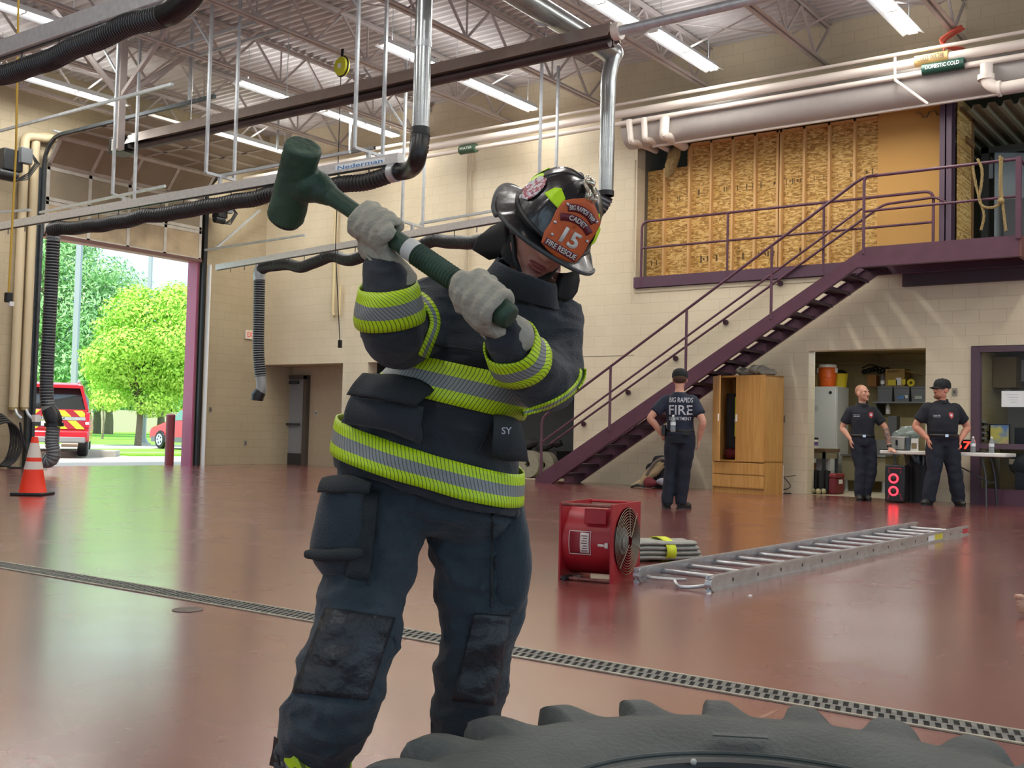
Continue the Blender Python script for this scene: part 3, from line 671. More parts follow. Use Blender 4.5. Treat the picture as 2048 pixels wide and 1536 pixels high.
ez = onX(681, 690, 17.9); dq = dep(rp); e_ = D(680, 688, dq); obj('plug', G().box(e_, (.05, .05, .13)), blackp, r)
obj('cord_end', G().tube([V((rp.x-.02, rp.y, 3.9)), e_], .008, n=6), blackp, r)
# orange cord knot at the top right, heaters, yellow pull cord
kp = fl(1906, 68, 7.2); g = G()
for i in range(5): g.tube([kp+V((.1*cos(a+i)*(1+.2*i), .17*cos(a*2+i*1.3), -.1+.15*sin(a+i*.7))) for a in [j*pi/8 for j in range(17)]], .010, n=6)
g.tube([kp+V((0, .12, -.15)), kp+V((.02, .16, -.33)), kp+V((0, .14, -.4))], .016, n=6)
single('tangled_cord', g, mat('orange_cord', 'd0604a', .6), 'tangled orange cord hung on a roof joist at the upper right', 'cord')
a = fl(37, -5, 5.6); b = D(17, 595, dep(a)); pcx = thing('pull_cord', 'yellow cord hanging down at the left wall with black socket end', 'cord', b)
obj('cord', G().tube([V((a.x, a.y, 7.9)), a, a.lerp(b, .5)+V((.03, 0, 0)), b], .012, n=6), mat('cord_yellow', 'c9a33b', .6), pcx); obj('socket', G().box(b, (.07, .07, .11)), blackp, pcx, bevel=.01); obj('socket_face', G().box(b-V((-.02, .02, .07)), (.05, .05, .05)), white, pcx)
def unit(lab, c, s):
    r = thing('door_operator', lab, 'door motor', c, 0, 'door motors')
    obj('gearbox', G().box(c, (.34*s, .3*s, .36*s)), mat('motor_dark', '2b2d30', .45, .3), r, bevel=.02)
    obj('motor', G().cyl(c+V((.1*s, -.05*s, -.25*s)), c+V((-.22*s, -.05*s, -.25*s)), .1*s, n=16), mat('motor_dark', '2b2d30'), r)
    obj('cover', G().box(c+V((.18*s, -.18*s, .1*s)), (.2*s, .12*s, .26*s)), mat('motor_grey', '63676a', .5), r, bevel=.01)
    g = G()
    for k in range(4): g.tube([c+V((.25*s, -.2*s, .2*s)), c+V((.32*s+.03*k, -.25*s, .0)), c+V((.2*s, -.25*s, -.2*s-.04*k)), c+V((0, -.2*s, -.36*s))], .012, n=6)
    obj('wiring', g, black, r)
unit('black door motor with wires on the left wall beside the pipes', onY(18, 322, 20.3), 1.15)
unit('black door motor on the wall right of the overhead door', onY(440, 424, 20.35), .8)
# ================================================================ steel stair with landing
def tube_r(P, r=.021, bend=5): return G().tube(P, r, n=10)
def bendP(P, r=.12):            # polyline with rounded corners
    P = [V(p) for p in P]; o = [P[0]]
    for a, b, c in zip(P, P[1:], P[2:]):
        u = (a-b).normalized(); w = (c-b).normalized(); d = min(r, (a-b).length*.45, (c-b).length*.45)
        for t in (0, .25, .5, .75, 1): o.append((b+u*d)*(1-t)**2+b*2*t*(1-t)+(b+w*d)*t*t)
    return o+[P[-1]]
XN, XF = 16.85, 17.82; ytop, ybot, zl = 5.6, 11.72, 3.915; sl_ = (zl-.1)/(ybot-ytop)
st = thing('staircase', 'plum painted steel staircase with open treads rising to the landing', 'staircase', (17.3, 8.6, 0))
for nm, x in (('stringer', XN), ('stringer', XF)):
    g = G(); d = .305
    pts = [(ybot, 0), (ybot, .1), (ytop, zl), (3.4, zl), (3.4, zl-.3), (ytop+.12, zl-.3), (ybot-.36, 0)]
    g.prism(pts, (x-.006, 0, 0), (0, 1, 0), (0, 0, 1), (.012, 0, 0))
    sgn = 1 if x == XN else -1
    for a, b in ((pts[1], pts[2]), (pts[2], pts[3]), (pts[4], pts[5]), (pts[5], pts[6])):
        g.bar((x+sgn*.03, a[0], a[1]), (x+sgn*.03, b[0], b[1]), .06, .012)
    obj(nm, g, purple, st, flat=True)
nT = 20; rise = zl/(nT+1)
tm = mat('tread_steel', '43303a', .5, noise_amt=.1)
for k in range(1, nT+1):
    z = rise*k; y = ybot-.18-(z-.1)/sl_+.1
    g = G().bx((XN+.01, y-.26, z-.012), (XF-.01, y+.02, z)); g.bx((XN+.01, y+.01, z-.05), (XF-.01, y+.022, z)); g.bx((XN+.01, y-.262, z-.05), (XF-.01, y-.25, z))
    obj('tread', g, tm, st, flat=True)
g = G().bx((XN, 3.4, zl-.03), (18.0, ytop, zl)); y = 3.4
while y < ytop-.1: g.bx((XN+.02, y, zl-.09), (18.0, y+.08, zl-.03)); y += .15
obj('landing_deck', g, tm, st, flat=True)
obj('end_beam', G().bx((XN, 3.36, zl-.3), (18.0, 3.42, zl)), mat('primer_brown', '6b4038', .5), st)
obj('ledger', G().bx((17.9, 1.0, 3.42), (18.0, 5.35, 3.70)), mat('plum_dark', '3d2730', .5), st)
r_ = .024
def zr(y): return 1.235+(11.585-y)*(5.02-1.235)/(11.585-5.63)
ra = obj('guard_rail', tube_r(bendP([(XN, 11.6, .12), (XN, 11.6, 1.21), (XN, 5.65, 5.02), (XN, 3.42, 5.02)], .13), r_), purple, st)
obj('mid_rail', tube_r([(XN, 11.6, .75), (XN, 5.66, 4.55-.02)], .019), purple, st); obj('mid_rail', tube_r([(XN, 5.62, 4.48), (XN, 3.42, 4.48)], .019), purple, st)
for p in (1222, 1372, 1541): 
    y = onX(p, 700, XN).y; obj('post', tube_r([(XN, y, zl-(y-ytop)*sl_-.1), (XN, y, zr(y))], r_), purple, st)
y = 5.63; obj('post', tube_r(bendP([(XN, y, zl-.1), (XN, y, 5.02), (XN, y-.2, 5.03)], .1), r_), purple, st)
obj('post', G().bx((XN-.035, 3.37, zl-.05), (XN+.035, 3.44, 5.05)), purple, st)
obj('post', G().bar((17.2, 3.35, zl), (17.5, 3.3, 4.85), .09, .05), purple, st)
obj('return_rail', tube_r([(XN, 3.4, 5.02), (17.9, 3.4, 5.02)], r_), purple, st)
# wall handrail
hr = thing('wall_handrail', 'round plum handrail fixed to the wall along the stairs on knob brackets', 'handrail', (17.9, 8.6, 1))
a = onX(1100, 888, 17.9); b = onX(1742, 428, 17.9); c = onX(1767, 409, 17.9); d_ = onX(1872, 394, 17.9); e_ = onX(1886, 402, 17.9)
obj('rail', tube_r(bendP([a, c, d_, e_-V((0, .05, .03))], .1), .021), purple, hr)
for x, y in ((1168, 848), (1257, 785), (1352, 717), (1452, 645), (1561, 567)):
    p = onX(x, y, 17.99); q = a+(c-a)*((p.y-a.y)/(c.y-a.y)); g = G().tube([q-V((0, 0, .02)), V((17.92, p.y, p.z)), p], .012, n=6); g.cyl(p-V((.03, 0, 0)), p, .05, n=16); obj('bracket', g, mat('bracket_plum', '4a2f3a', .45), hr)
# ================================================================ mezzanine edge
mz = thing('mezzanine_railing', 'plum pipe railing across the front of the timber stud wall', 'railing', (17.95, 7.6, 3.8))
X_ = 17.94
y0, y1 = onX(1284, 445, X_).y, onX(1867, 380, X_).y
obj('top_rail', tube_r(bendP([(X_, y0, 3.7), (X_, y0, 4.93), (X_, y1, 4.93), (X_, y1, 3.9)], .14), .024), purple, mz)
obj('mid_rail', tube_r([(X_, y0, 4.43), (X_, y1, 4.43)], .02), purple, mz)
for p in (1455, 1647): y = onX(p, 480, X_).y; obj('post', tube_r([(X_, y, 3.7), (X_, y, 4.93)], .022), purple, mz)
obj('curb_beam', G().bx((17.93, 5.0, 3.69), (18.0, 10.33, 3.89)), mat('plum_beam', '553a4a', .5), mz)
# ================================================================ timber stud wall
def osb():
    m = mat('osb', 'c2934a', .7); N = m.node_tree.nodes; L = m.node_tree.links; b = N['Principled BSDF']
    tc = N.new('ShaderNodeTexCoord'); cols = []
    cr = N.new('ShaderNodeValToRGB'); e = cr.color_ramp.elements; e[0].position = .15; e[0].color = lin('a07638'); e[1].position = .9; e[1].color = lin('e4c07c')
    k = e.new(.5); k.color = lin('c99c50')
    v1 = None
    for i, (rz, st_) in enumerate(((.13, (1, .26, 1)), (-.16, (1, .3, .9)))):
        mp = N.new('ShaderNodeMapping'); mp.inputs['Rotation'].default_value = (rz, 0, 0); mp.inputs['Scale'].default_value = (1, 10, 42)
        L.new(tc.outputs['Object'], mp.inputs[0]); v = N.new('ShaderNodeTexVoronoi'); v.inputs['Scale'].default_value = 1.0 + .5*i; L.new(mp.outputs[0], v.inputs['Vector'])
        sp = N.new('ShaderNodeSeparateColor'); L.new(v.outputs['Color'], sp.inputs[0]); cols.append(sp.outputs[0])
    n = N.new('ShaderNodeTexNoise'); n.inputs['Scale'].default_value = 7; L.new(tc.outputs['Object'], n.inputs['Vector'])
    gt = N.new('ShaderNodeMath'); gt.operation = 'GREATER_THAN'; gt.inputs[1].default_value = .5; L.new(n.outputs[0], gt.inputs[0])
    mx = N.new('ShaderNodeMix'); mx.data_type = 'FLOAT'; L.new(gt.outputs[0], mx.inputs[0]); L.new(cols[0], mx.inputs[2]); L.new(cols[1], mx.inputs[3])
    L.new(mx.outputs[0], cr.inputs[0]); L.new(cr.outputs[0], b.inputs['Base Color']); return m
OSB = osb(); pine = mat('pine_stud', 'd0a064', .6, c2='e0b87c', nscale=3, nstretch=(8, 8, .6))
sw = thing('stud_wall', 'unfinished timber stud wall with strand board behind the mezzanine railing', 'stud wall', (18.4, 8, 3.9)); sw['kind'] = 'structure'
XS = 18.42; yL = 10.33; yR = onX(1757, 400, XS).y; yM = onX(1375, 300, XS).y
g = G().bx((XS, yM, 3.9), (XS+.015, yR, 6.42)); g.bx((XS, yM, 3.9), (XS+.015, yL, 6.0)); obj('strand_board', g, OSB, sw)
bpx = [1283, 1325, 1375, 1418, 1461, 1506, 1551, 1558, 1604, 1654, 1705]
for i, p in enumerate(bpx):
    y = onX(p, 420, XS-.09).y; g = G().bx((XS-.09, y-.042, 3.9), (XS, y, 6.0 if i < 2 else 6.40)); obj('stud', g, pine, sw)
g = G().bx((XS-.09, yR, 6.36), (XS, yM+.03, 6.40)); obj('top_plate', g, pine, sw)
g = G().bx((XS-.09, yR, 3.88), (XS, yL, 3.93)); obj('sole_plate', g, pine, sw)
g = G(); inkm = mat('stamp_ink', '5f4a2c', .8); rnd = random.Random(4)
for zz, ya, yb in ((5.42, yL-.2, yM+.1), (5.48, yM, yR+.05), (4.22, yL-.1, yR+1.3)):
    y = ya
    while y > yb:
        w = rnd.choice((.012, .02, .035)); h = rnd.choice((.05, .1, .1, .12))
        if not any(abs(y-onX(p, 420, XS-.09).y+.02) < .05 for p in bpx): g.bx((XS-.002, y-w, zz-h/2), (XS, y, zz+h/2)) if rnd.random() < .75 else None
        y -= w+rnd.choice((.018, .03, .05, .16))
obj('ink_stamps', g, inkm, sw)
yC = onX(1881, 300, 18.3).y
obj('tan_panel', G().bx((18.36, yC, 3.9), (18.44, yR, 6.5)), mat('tan_board', 'cf9d55', .7, noise_amt=.03, nscale=1), sw)
cl = thing('steel_column', 'dark plum steel column beside the stud wall on the landing', 'column', (18.1, 4.7, 3.9))
y0, y1 = onX(1879, 300, 18.0).y, onX(1903, 300, 18.0).y
obj('shaft', G().bx((18.0, y1, 3.88), (18.02, y0, 6.42)).bx((18.2, y1, 3.88), (18.22, y0, 6.42)).bx((18.0, (y0+y1)/2-.01, 3.88), (18.2, (y0+y1)/2+.01, 6.42)), mat('column_plum', '5a4654', .5), cl)
obj('cap_plate', G().bx((17.99, y1-.1, 6.42), (18.3, y0+.1, 6.47)), whitep, cl)
for s in (y1-.08, y0+.06): obj('bolt', G().cyl((18.03, s, 6.38), (18.03, s, 6.5), .025, n=8), whitep, cl)
yo = y1-.02
rw = thing('strand_board_return', 'short strand board return wall with rough studs behind the column', 'partition', (18.8, yo, 3.9)); rw['kind'] = 'structure'
obj('board', G().bx((18.25, yo-.015, 3.9), (19.1, yo, 6.5)), OSB, rw)
br_ = mat('rough_stud', '8a6238', .7, noise_amt=.1); obj('stud', G().bx((19.1, yo-.03, 3.9), (19.22, yo+.06, 6.5)), br_, rw); obj('stud', G().bx((18.7, yo-.05, 5.85), (19.2, yo-.0, 5.95)), br_, rw)
md = thing('door_3', 'dull steel door standing ajar in the dim mezzanine', 'door', (20.6, 4.0, 3.9)); md['kind'] = 'structure'
Xd = 20.0; ya = onX(1962, 350, Xd).y; 
obj('frame', G().bx((Xd, ya-.12, 3.9), (Xd+.15, ya, 6.05)).bx((Xd, ya-1.4, 5.95), (Xd+.15, ya, 6.05)), mat('frame_green', '4a4c46', .5), md)
obj('leaf', G().bar((Xd+.05, ya-.2, 4.95), (Xd+.55, ya-1.0, 4.95), .05, 2.0), mat('door_steel', '9aa0a0', .4, .5, noise_amt=.1, nscale=1), md)
obj('patch_panel', G().box(V((Xd+.1, ya-.55, 4.6)), (.3, .35, 1.0)), mat('panel_grey', '55585a', .5, .4), md)
obj('hinge', G().bx((Xd-.01, ya-.19, 5.5), (Xd+.03, ya-.13, 5.75)), galv, md)
# rope on the landing rail
rp_m = mat('manila_rope', 'a08a5c', .9, c2='7c6a42', nscale=60)
def rope(P, r=.02): 
    C = catmull(P, 8); g = G()
    for k in (0, 1, 2):
        q = []
        for i, p in enumerate(C):
            t = (C[min(i+1, len(C)-1)]-C[max(i-1, 0)]).normalized(); x, y = frame(t); a = i*.9+k*2.1; q.append(p+(x*cos(a)+y*sin(a))*r*.5)
        g.tube(q, r*.62, n=6)
    return g
g = rope([onX(x, y, XN-.03) for x, y in ((1946, 332), (1948, 350), (1958, 395), (1968, 430), (1962, 460))])
g.merge(rope([onX(x, y, XN-.05) for x, y in ((1955, 318), (1964, 340), (1962, 375), (1958, 395), (1965, 412), (1985, 415), (2002, 404), (2000, 380), (2001, 335), (2000, 312))]))
g.merge(rope([onX(x, y, XN-.04) for x, y in ((2004, 315), (2002, 350), (2004, 395), (2008, 430), (2012, 462))])); g.ell(onX(2002, 402, XN-.06), .05, n=8, k=6)
single('rope', g, rp_m, 'thick tan rope looped over the landing railing', 'rope')
# sprinkler drop line near the top right
a, b, c = onX(1790, 115, 17.1), onX(1790, 160, 17.1), onX(1856, 208, 17.15); single('air_line', G().tube([a, b, c], .022, n=8), pw, 'thin white pipe dropping slantwise to the tan panel', 'pipe')
g = G().tube(bendP([onX(1973, 128, 17.15), onX(1973, 165, 17.15), onX(1995, 178, 17.15), onX(2070, 165, 17.15)], .15), .09, n=16); g.cyl(onX(1972, 150, 17.15), onX(1972, 160, 17.15), .12, n=16); g.cyl(onX(1996, 178, 17.15), onX(2002, 177, 17.15), .12, n=16)
single('soil_pipe', g, pw, 'fat white elbow pipe at the right edge under the duct', 'pipe')
# ================================================================ small fittings on the walls
def yz(x0, y0, x1, y1, X):
    a, b = onX(x0, y0, X), onX(x1, y1, X); return min(a.y, b.y), max(a.y, b.y), min(a.z, b.z), max(a.z, b.z)
def pbox(g, x0, y0, x1, y1, X, depth, mi=0, z0=None):
    a, b, c, d = yz(x0, y0, x1, y1, X); g.bx((X, a, c if z0 is None else z0), (X+depth, b, d), mi); return g
plate = mat('plate_grey', '8a8478', .5)
def plate_(lab, x, y, plane):
    p = onX(x, y, XW-.01) if plane == 'X' else onY(x, y, YW-.01); r = thing('wall_plate', lab, 'wall plate', p, 0, 'wall plates')
    d = (.012, .075, .12) if plane == 'X' else (.075, .012, .12); obj('cover', G().box(p, d), plate, r)
    n = V((-.01, 0, 0)) if plane == 'X' else V((0, -.01, 0)); obj('toggle', G().box(p+n, tuple(.35*q if q > .02 else .016 for q in d)), mat('toggle', '4a4640'), r)
plate_('grey switch plate on the wall right of the wardrobe', 1566, 838, 'X'); plate_('small wall plate right of the overhead door, upper', 421, 819, 'Y'); plate_('small outlet low on the wall under the exit sign', 491, 886, 'Y')
plate_('small outlet on the wall left of the overhead door', 29, 883, 'Y'); plate_('outlet behind the officer in the cap, low on the pier', 1922, 948, 'X'); plate_('thermostat plate high on the pier right of the cap', 1909, 784, 'X'); plate_('small switch in the alcove right of its grey door', 632, 826, 'X')
p = onY(502, 670, YW-.03); ex = thing('exit_sign', 'white exit sign with red letters on the beige wall behind the hose', 'sign', p)
obj('panel', G().box(p, (.36, .05, .21)), mat('sign_white', 'e6ddcf', .5), ex, bevel=.008); obj('lettering', put_text('EXIT', .12, p-V((0, .026, 0)), (1, 0, 0), (0, 0, 1), .02, .002, w=.28), mat('exit_red', 'd8553f', .5, emit=.3), ex)
# ================================================================ wardrobe
oak = mat('oak', 'b78646', .45, c2='c99a58', nscale=2.5, nstretch=(9, 9, .7), spec=.4); oakd = mat('oak_dark', 'a5743a', .5)
wr_ = thing('wardrobe', 'oak wardrobe with left door open and two drawers, under the stairs', 'wardrobe', (17.10, 7.32, 0), R(-11))
wd, dd_, hh = 1.05, .55, onX(1420, 752, 17.3).z     # local: front face at x = 0 looking -x, width along +y, depth +x
g = G().bx((.02, 0, 0), (dd_, .02, hh)).bx((.02, wd-.02, 0), (dd_, wd, hh)).bx((.02, 0, hh-.03), (dd_, wd, hh)).bx((dd_-.02, 0, 0), (dd_, wd, hh)).bx((.02, 0, .52), (dd_, wd, .55)).bx((.04, 0, 0), (.06, wd, .09))
obj('carcass', g, oak, wr_, True)
obj('door', G().bx((0, .005, .53), (.02, .58, hh-.01)), oak, wr_, True, bevel=.003)
obj('handle', G().bx((-.012, .545, 1.2), (0, .575, 1.32)), white, wr_, True)
dl = obj('door', G().bar((0, wd-.005, (hh+.53)/2-.005), (-.30, wd-.365, (hh+.53)/2-.005), .02, hh-.54), oak, wr_, True); obj('handle', G().box((-.30, wd-.345, 1.26), (.03, .02, .12)), white, dl, True)
for i, (z0, z1_) in enumerate(((.32, .51), (.10, .30))): obj('drawer', G().bx((0, .005, z0), (.02, wd-.005, z1_)).bx((.005, .0, z0-.012), (.018, wd, z0)), oak, wr_, True, bevel=.003)
mi_ = wr_.matrix_basis.copy(); mi_ = M.Translation(wr_.location) @ M.Rotation(R(-11), 4, 'Z')
def wpos(x, y, z): return mi_ @ V((x, y, z))
g = G().loft([[wpos(.25+.12*cos(a), .80+.13*sin(a), z)+V((0, noise.noise(V((a, z*3, 1)))*.03, 0)) for a in [i*pi/6 for i in range(12)]] for z in (.75, .95, 1.2, 1.45, 1.6, 1.68)]); single('dark_coat', g, mat('coat_cloth', '26282b', .9), 'dark coat hanging in the open side of the oak wardrobe', 'coat')
g = G().loft([[wpos(.14+.05*cos(a), .62+.07*sin(a), z) for a in [i*pi/5 for i in range(10)]] for z in (.95, 1.2, 1.5, 1.62)]); vs_ = single('safety_vest', g, mat('vest_lime', 'c6e02a', .6), 'lime safety vest hanging beside the dark coat in the wardrobe', 'vest')
g = G().loft([[wpos(.14+.055*cos(a), .62+.075*sin(a), z) for a in [i*pi/5 for i in range(10)]] for z in (1.18, 1.24)]); 
off = vs_.location.copy(); h_ = G(); h_.v = [p-off for p in g.v]; h_.f = g.f; h_.mi = g.mi; h_.uv = g.uv; obj('silver_band', h_, mat('silver_tape', 'b9bcbc', .4), vs_, True)
g = G().loft([[wpos(.13+.05*cos(a), .57+.04*sin(a), z) for a in [i*pi/5 for i in range(10)]] for z in (.8, 1.1, 1.32)]); single('red_garment', g, mat('red_cloth', '9e2430', .9), 'red garment hanging next to the lime vest in the wardrobe', 'garment')
g = G().ell(wpos(.28, .75, .66), (.2, .22, .1), n=14, k=8); 
for p in g.v: p += V((0, 0, noise.noise(p*8)*.04))
single('red_blanket', g, mat('dark_red_cloth', '5e1a22', .95), 'dark red folded cloth on the wardrobe floor', 'blanket')
g = G()
for i in range(5): g.ell(wpos(.28, .12+.13*i, hh+.05+.03*(i % 3)), (.17, .13, .07+.02*(i % 2)), n=14, k=8)
for p in g.v: p += V((noise.noise(p*6)*.04, noise.noise(p*7)*.04, max(noise.noise(p*9)*.05, hh+.005-p.z)))
single('rumpled_tarp', g, mat('tarp_grey', '8b8478', .9), 'rumpled grey cloth lying on top of the wardrobe', 'cloth')
a, b, c, d = yz(1558, 930, 1566, 988, 17.75); single('white_board', G().bx((17.72, a, 0), (17.76, b, d)), white, 'narrow white board leaning on the wall beside the wardrobe', 'board')
g = G().tube(catmull([onX(1568, 955, 17.9), onX(1580, 975, 17.9), V((17.8, 7.5, .01)), V((17.85, 7.15, .01))], 5), .008, n=6); g.tube([onX(1566, 954, 17.95), onX(1592, 951, 17.95)], .006, n=6); single('loose_cable', g, black, 'thin dark cable drooping beside the white board to the floor', 'cable')
# ================================================================ store room furnishings
frm = mat('appliance_white', 'd7d9d2', .35); fz = thing('freezer', 'tall white upright freezer in the store room opening', 'freezer', (20.6, 7.6, 0))
a, b, c, d = yz(1600, 773, 1672, 960, 20.2); obj('cabinet', G().bx((20.22, a, .03), (20.85, b, d)), frm, fz, bevel=.012); obj('door', G().bx((20.16, a+.005, .06), (20.215, b-.005, d-.003)), frm, fz, bevel=.01)
q = onX(1661, 785, 20.15); obj('lock', G().cyl(q, q-V((.01, 0, 0)), .028, n=12), black, fz); obj('dent', G().ell(onX(1632, 817, 20.158), (.004, .05, .06), n=12, k=6), mat('dent_grey', 'bfc1ba', .4), fz)
ztop = d
cp = onX(1655, 772, 20.4); cl = thing('drink_cooler', 'orange drink cooler with white lid on top of the freezer', 'cooler', (20.4, cp.y, ztop)); om = mat('cooler_orange', 'ee6a22', .4)
hgt = .40; obj('body', G().lathe([(.135, 0), (.15, .02), (.155, .17), (.165, .18), (.168, .3), (.16, .36), (.155, .365)], (20.4, cp.y, ztop), n=28), om, cl)
obj('lid', G().lathe([(.16, .365), (.165, .37), (.165, .41), (.15, .425), (.02, .43)], (20.4, cp.y, ztop), n=28), white, cl)
for s in (-1, 1): obj('handle', G().box((20.4-.02, cp.y+s*.175, ztop+.31), (.06, .04, .09)), white, cl, bevel=.01)
by = onX(1680, 770, 20.65).y; bk = thing('bucket', 'yellow bucket behind the orange cooler', 'bucket', (20.65, by, ztop)); obj('pail', G().lathe([(.12, 0), (.15, .25), (.155, .26), (.145, .26), (.11, .02)], (20.65, by, ztop)), mat('bucket_yellow', 'd9c22e', .4), bk); obj('contents', G().ell((20.65, by, ztop+.27), (.12, .12, .07), n=12, k=6), black, bk)
obj('bail', G().tube([V((20.65, by+.15*cos(t_), ztop+.2-.13*sin(t_)*.6)) for t_ in [i*pi/10 for i in range(11)]], .006, n=5), galv, bk)
single('cardboard_box', pbox(G(), 1600, 748, 1637, 773, 20.55, .3, z0=ztop), mat('cardboard_pale', 'c7ac78', .8), 'pale cardboard box behind the orange cooler', 'box')
# wall shelf with totes
shz = onX(1800, 803, 21.0).z; y_a, y_b = onX(1745, 800, 21).y, onX(1860, 800, 21).y
ws = thing('wall_shelf', 'long shelf on the store room wall carrying grey totes', 'shelf', (21.3, (y_a+y_b)/2, shz)); obj('board', G().bx((21.0, y_b-.3, shz-.03), (21.6, y_a, shz)), greyp, ws); obj('bracket', G().bx((21.1, y_a-.05, shz-.25), (21.6, y_a-.03, shz-.03)), dark, ws); obj('bracket', G().bx((21.1, y_b+.03, shz-.25), (21.6, y_b+.05, shz-.03)), dark, ws)
tz = onX(1800, 771, 21.05).z; tm_ = mat('tote_grey', '6d7074', .45)
for i, (x0, x1, lab, c) in enumerate(((1754, 1785, 'left grey lidded tote on the wall shelf', None), (1787, 1819, 'middle grey tote with blue and white stickers on the shelf', '4f7fb4'), (1821, 1853, 'right grey tote with pale sticker, behind the officer in the cap', 'b9c4b4'))):
    a, b = sorted((onX(x0, 790, 21.05).y, onX(x1, 790, 21.05).y)); r = thing('storage_tote', lab, 'tote', (21.3, (a+b)/2, shz), 0, 'grey totes on the shelf')
    obj('bin', G().loft([[V((21.07-k, a+.02-k, z)), V((21.5, a+.02-k, z)), V((21.5, b-.02+k, z)), V((21.07-k, b-.02+k, z))] for k, z in ((0, shz), (.015, tz-.06))]), tm_, r, flat=True)
    obj('lid', G().bx((21.04, a, tz-.06), (21.53, b, tz-.01)), tm_, r, bevel=.01)
    if c: obj('sticker', G().bx((21.045, a+.08, shz+.05), (21.05, b-.08, shz+.11)), mat('stk'+c, c), r)
    if i == 1: obj('sticker', G().bx((21.045, a+.03, shz+.06), (21.05, a+.1, shz+.12)), white, r)
cb = mat('cardboard', 'a98a52', .8); lb = mat('label_yellow', 'e3d13c', .6)
r = thing('cardboard_box', 'open cardboard box with yellow and white labels on the grey totes', 'box', (21.3, 5.6, tz)); a, b, c, d = yz(1771, 738, 1809, 768, 21.1); z0 = tz-.01
obj('carton', G().bx((21.1, a, z0), (21.45, b, d)), cb, r); obj('flap', G().bar((21.12, a-.02, d-.05), (21.2, a-.3, d-.12), .3, .01), cb, r); obj('label', G().bx((21.093, b-.22, z0+.02), (21.099, b-.05, z0+.12)), lb, r); obj('label', G().bx((21.093, a+.06, z0+.02), (21.099, a+.16, z0+.16)), white, r)
obj('label', G().bx((21.093, a-.02, z0+.03), (21.1, a+.05, z0+.13)), lb, r); obj('print', put_text('KOBALT', .04, (21.095, (a+b)/2+.03, d-.05), (0, -1, 0), (0, 0, 1), .02), inkm, r)
single('small_carton', pbox(G(), 1735, 750, 1752, 768, 21.1, .2, z0=z0), mat('carton_brown', '9c6c3c', .8), 'small brown carton left of the labelled cardboard box', 'box')
g = G(); q = onX(1750, 741, 21.2)
for i in range(7): g.ell(q+V((.03*i % .07, .2-.07*i, .02*((i*5) % 4)-.02)), (.06, .06, .05), n=10, k=6)
g.tube([q+V((0, .25, .05)), q+V((0, .1, .12)), q+V((0, -.2, .03))], .015, n=6); single('power_tool_heap', g, black, 'heap of dark tools on the small carton', 'tools')
p = onX(1765, 768, 21.1); bt = thing('spray_can', 'dark spray can with white label between cartons on the shelf', 'can', (21.1, p.y, z0)); obj('can_body', G().lathe([(.04, 0), (.04, .17), (.02, .2), (.02, .23)], (21.1, p.y, z0), n=14), greyp, bt); obj('can_label', G().lathe([(.041, .04), (.041, .11)], (21.1, p.y, z0), n=14), white, bt)
p = onX(1823, 768, 21.06); single('tape_roll', G().tube([V((21.03, p.y+.05*cos(t_), z0+.06+.05*sin(t_))) for t_ in [i*pi/8 for i in range(16)]], .025, n=8, closed=True), lb, 'yellow tape roll in front of the labelled cardboard box', 'tape')
p = onX(1776, 828, 21.3); sb = thing('spray_bottle', 'white spray bottle hanging under the shelf', 'bottle', p); obj('bottle', G().lathe([(.04, 0), (.045, .02), (.042, .14), (.02, .18), (.015, .2)], p, n=14), white, sb); obj('trigger', G().box(p+V((-.02, .02, .22)), (.03, .09, .03)), white, sb)
for lab, x0, y0, x1, y1 in (('horizontal rod high on the store room wall', 1620, 727, 1853, 725), ('diagonal brace pipe on the store room wall', 1735, 700, 1782, 738)):
    a, b = onX(x0, y0, 21.5), onX(x1, y1, 21.5); single('wall_pipe', G().cyl(a, b, .02, n=8), rm, lab, 'pipe')
# sink counter
sk = thing('sink_counter', 'low cabinet with steel sink top at the back of the store room', 'counter', (20.6, 6.4, 0)); a, b, c, d = yz(1684, 908, 1770, 955, 20.0)
obj('cabinet', G().bx((20.0, a, .2), (20.8, b, d-.03)), mat('cabinet_tan', '8c8468', .5), sk); obj('top', G().bx((19.95, a-.02, d-.03), (20.85, b+.02, d)), mat('sink_steel', '9a9a94', .3, .7), sk); obj('backsplash', G().bx((20.8, a, d), (20.85, b, d+.28)), mat('sink_steel', '9a9a94'), sk)
for y in (a+.05, (a+b)/2, b-.05): obj('leg', G().cyl((20.1, y, 0), (20.1, y, .2), .04, n=10), galv, sk)
a, b, c, d = yz(1776, 832, 1793, 885, 20.6); single('paper_tray', G().bx((20.6, a, .78), (20.8, b, d)), mat('tray_grey', '55585a', .5), 'grey upright panel on the counter behind the tattooed arm', 'panel')
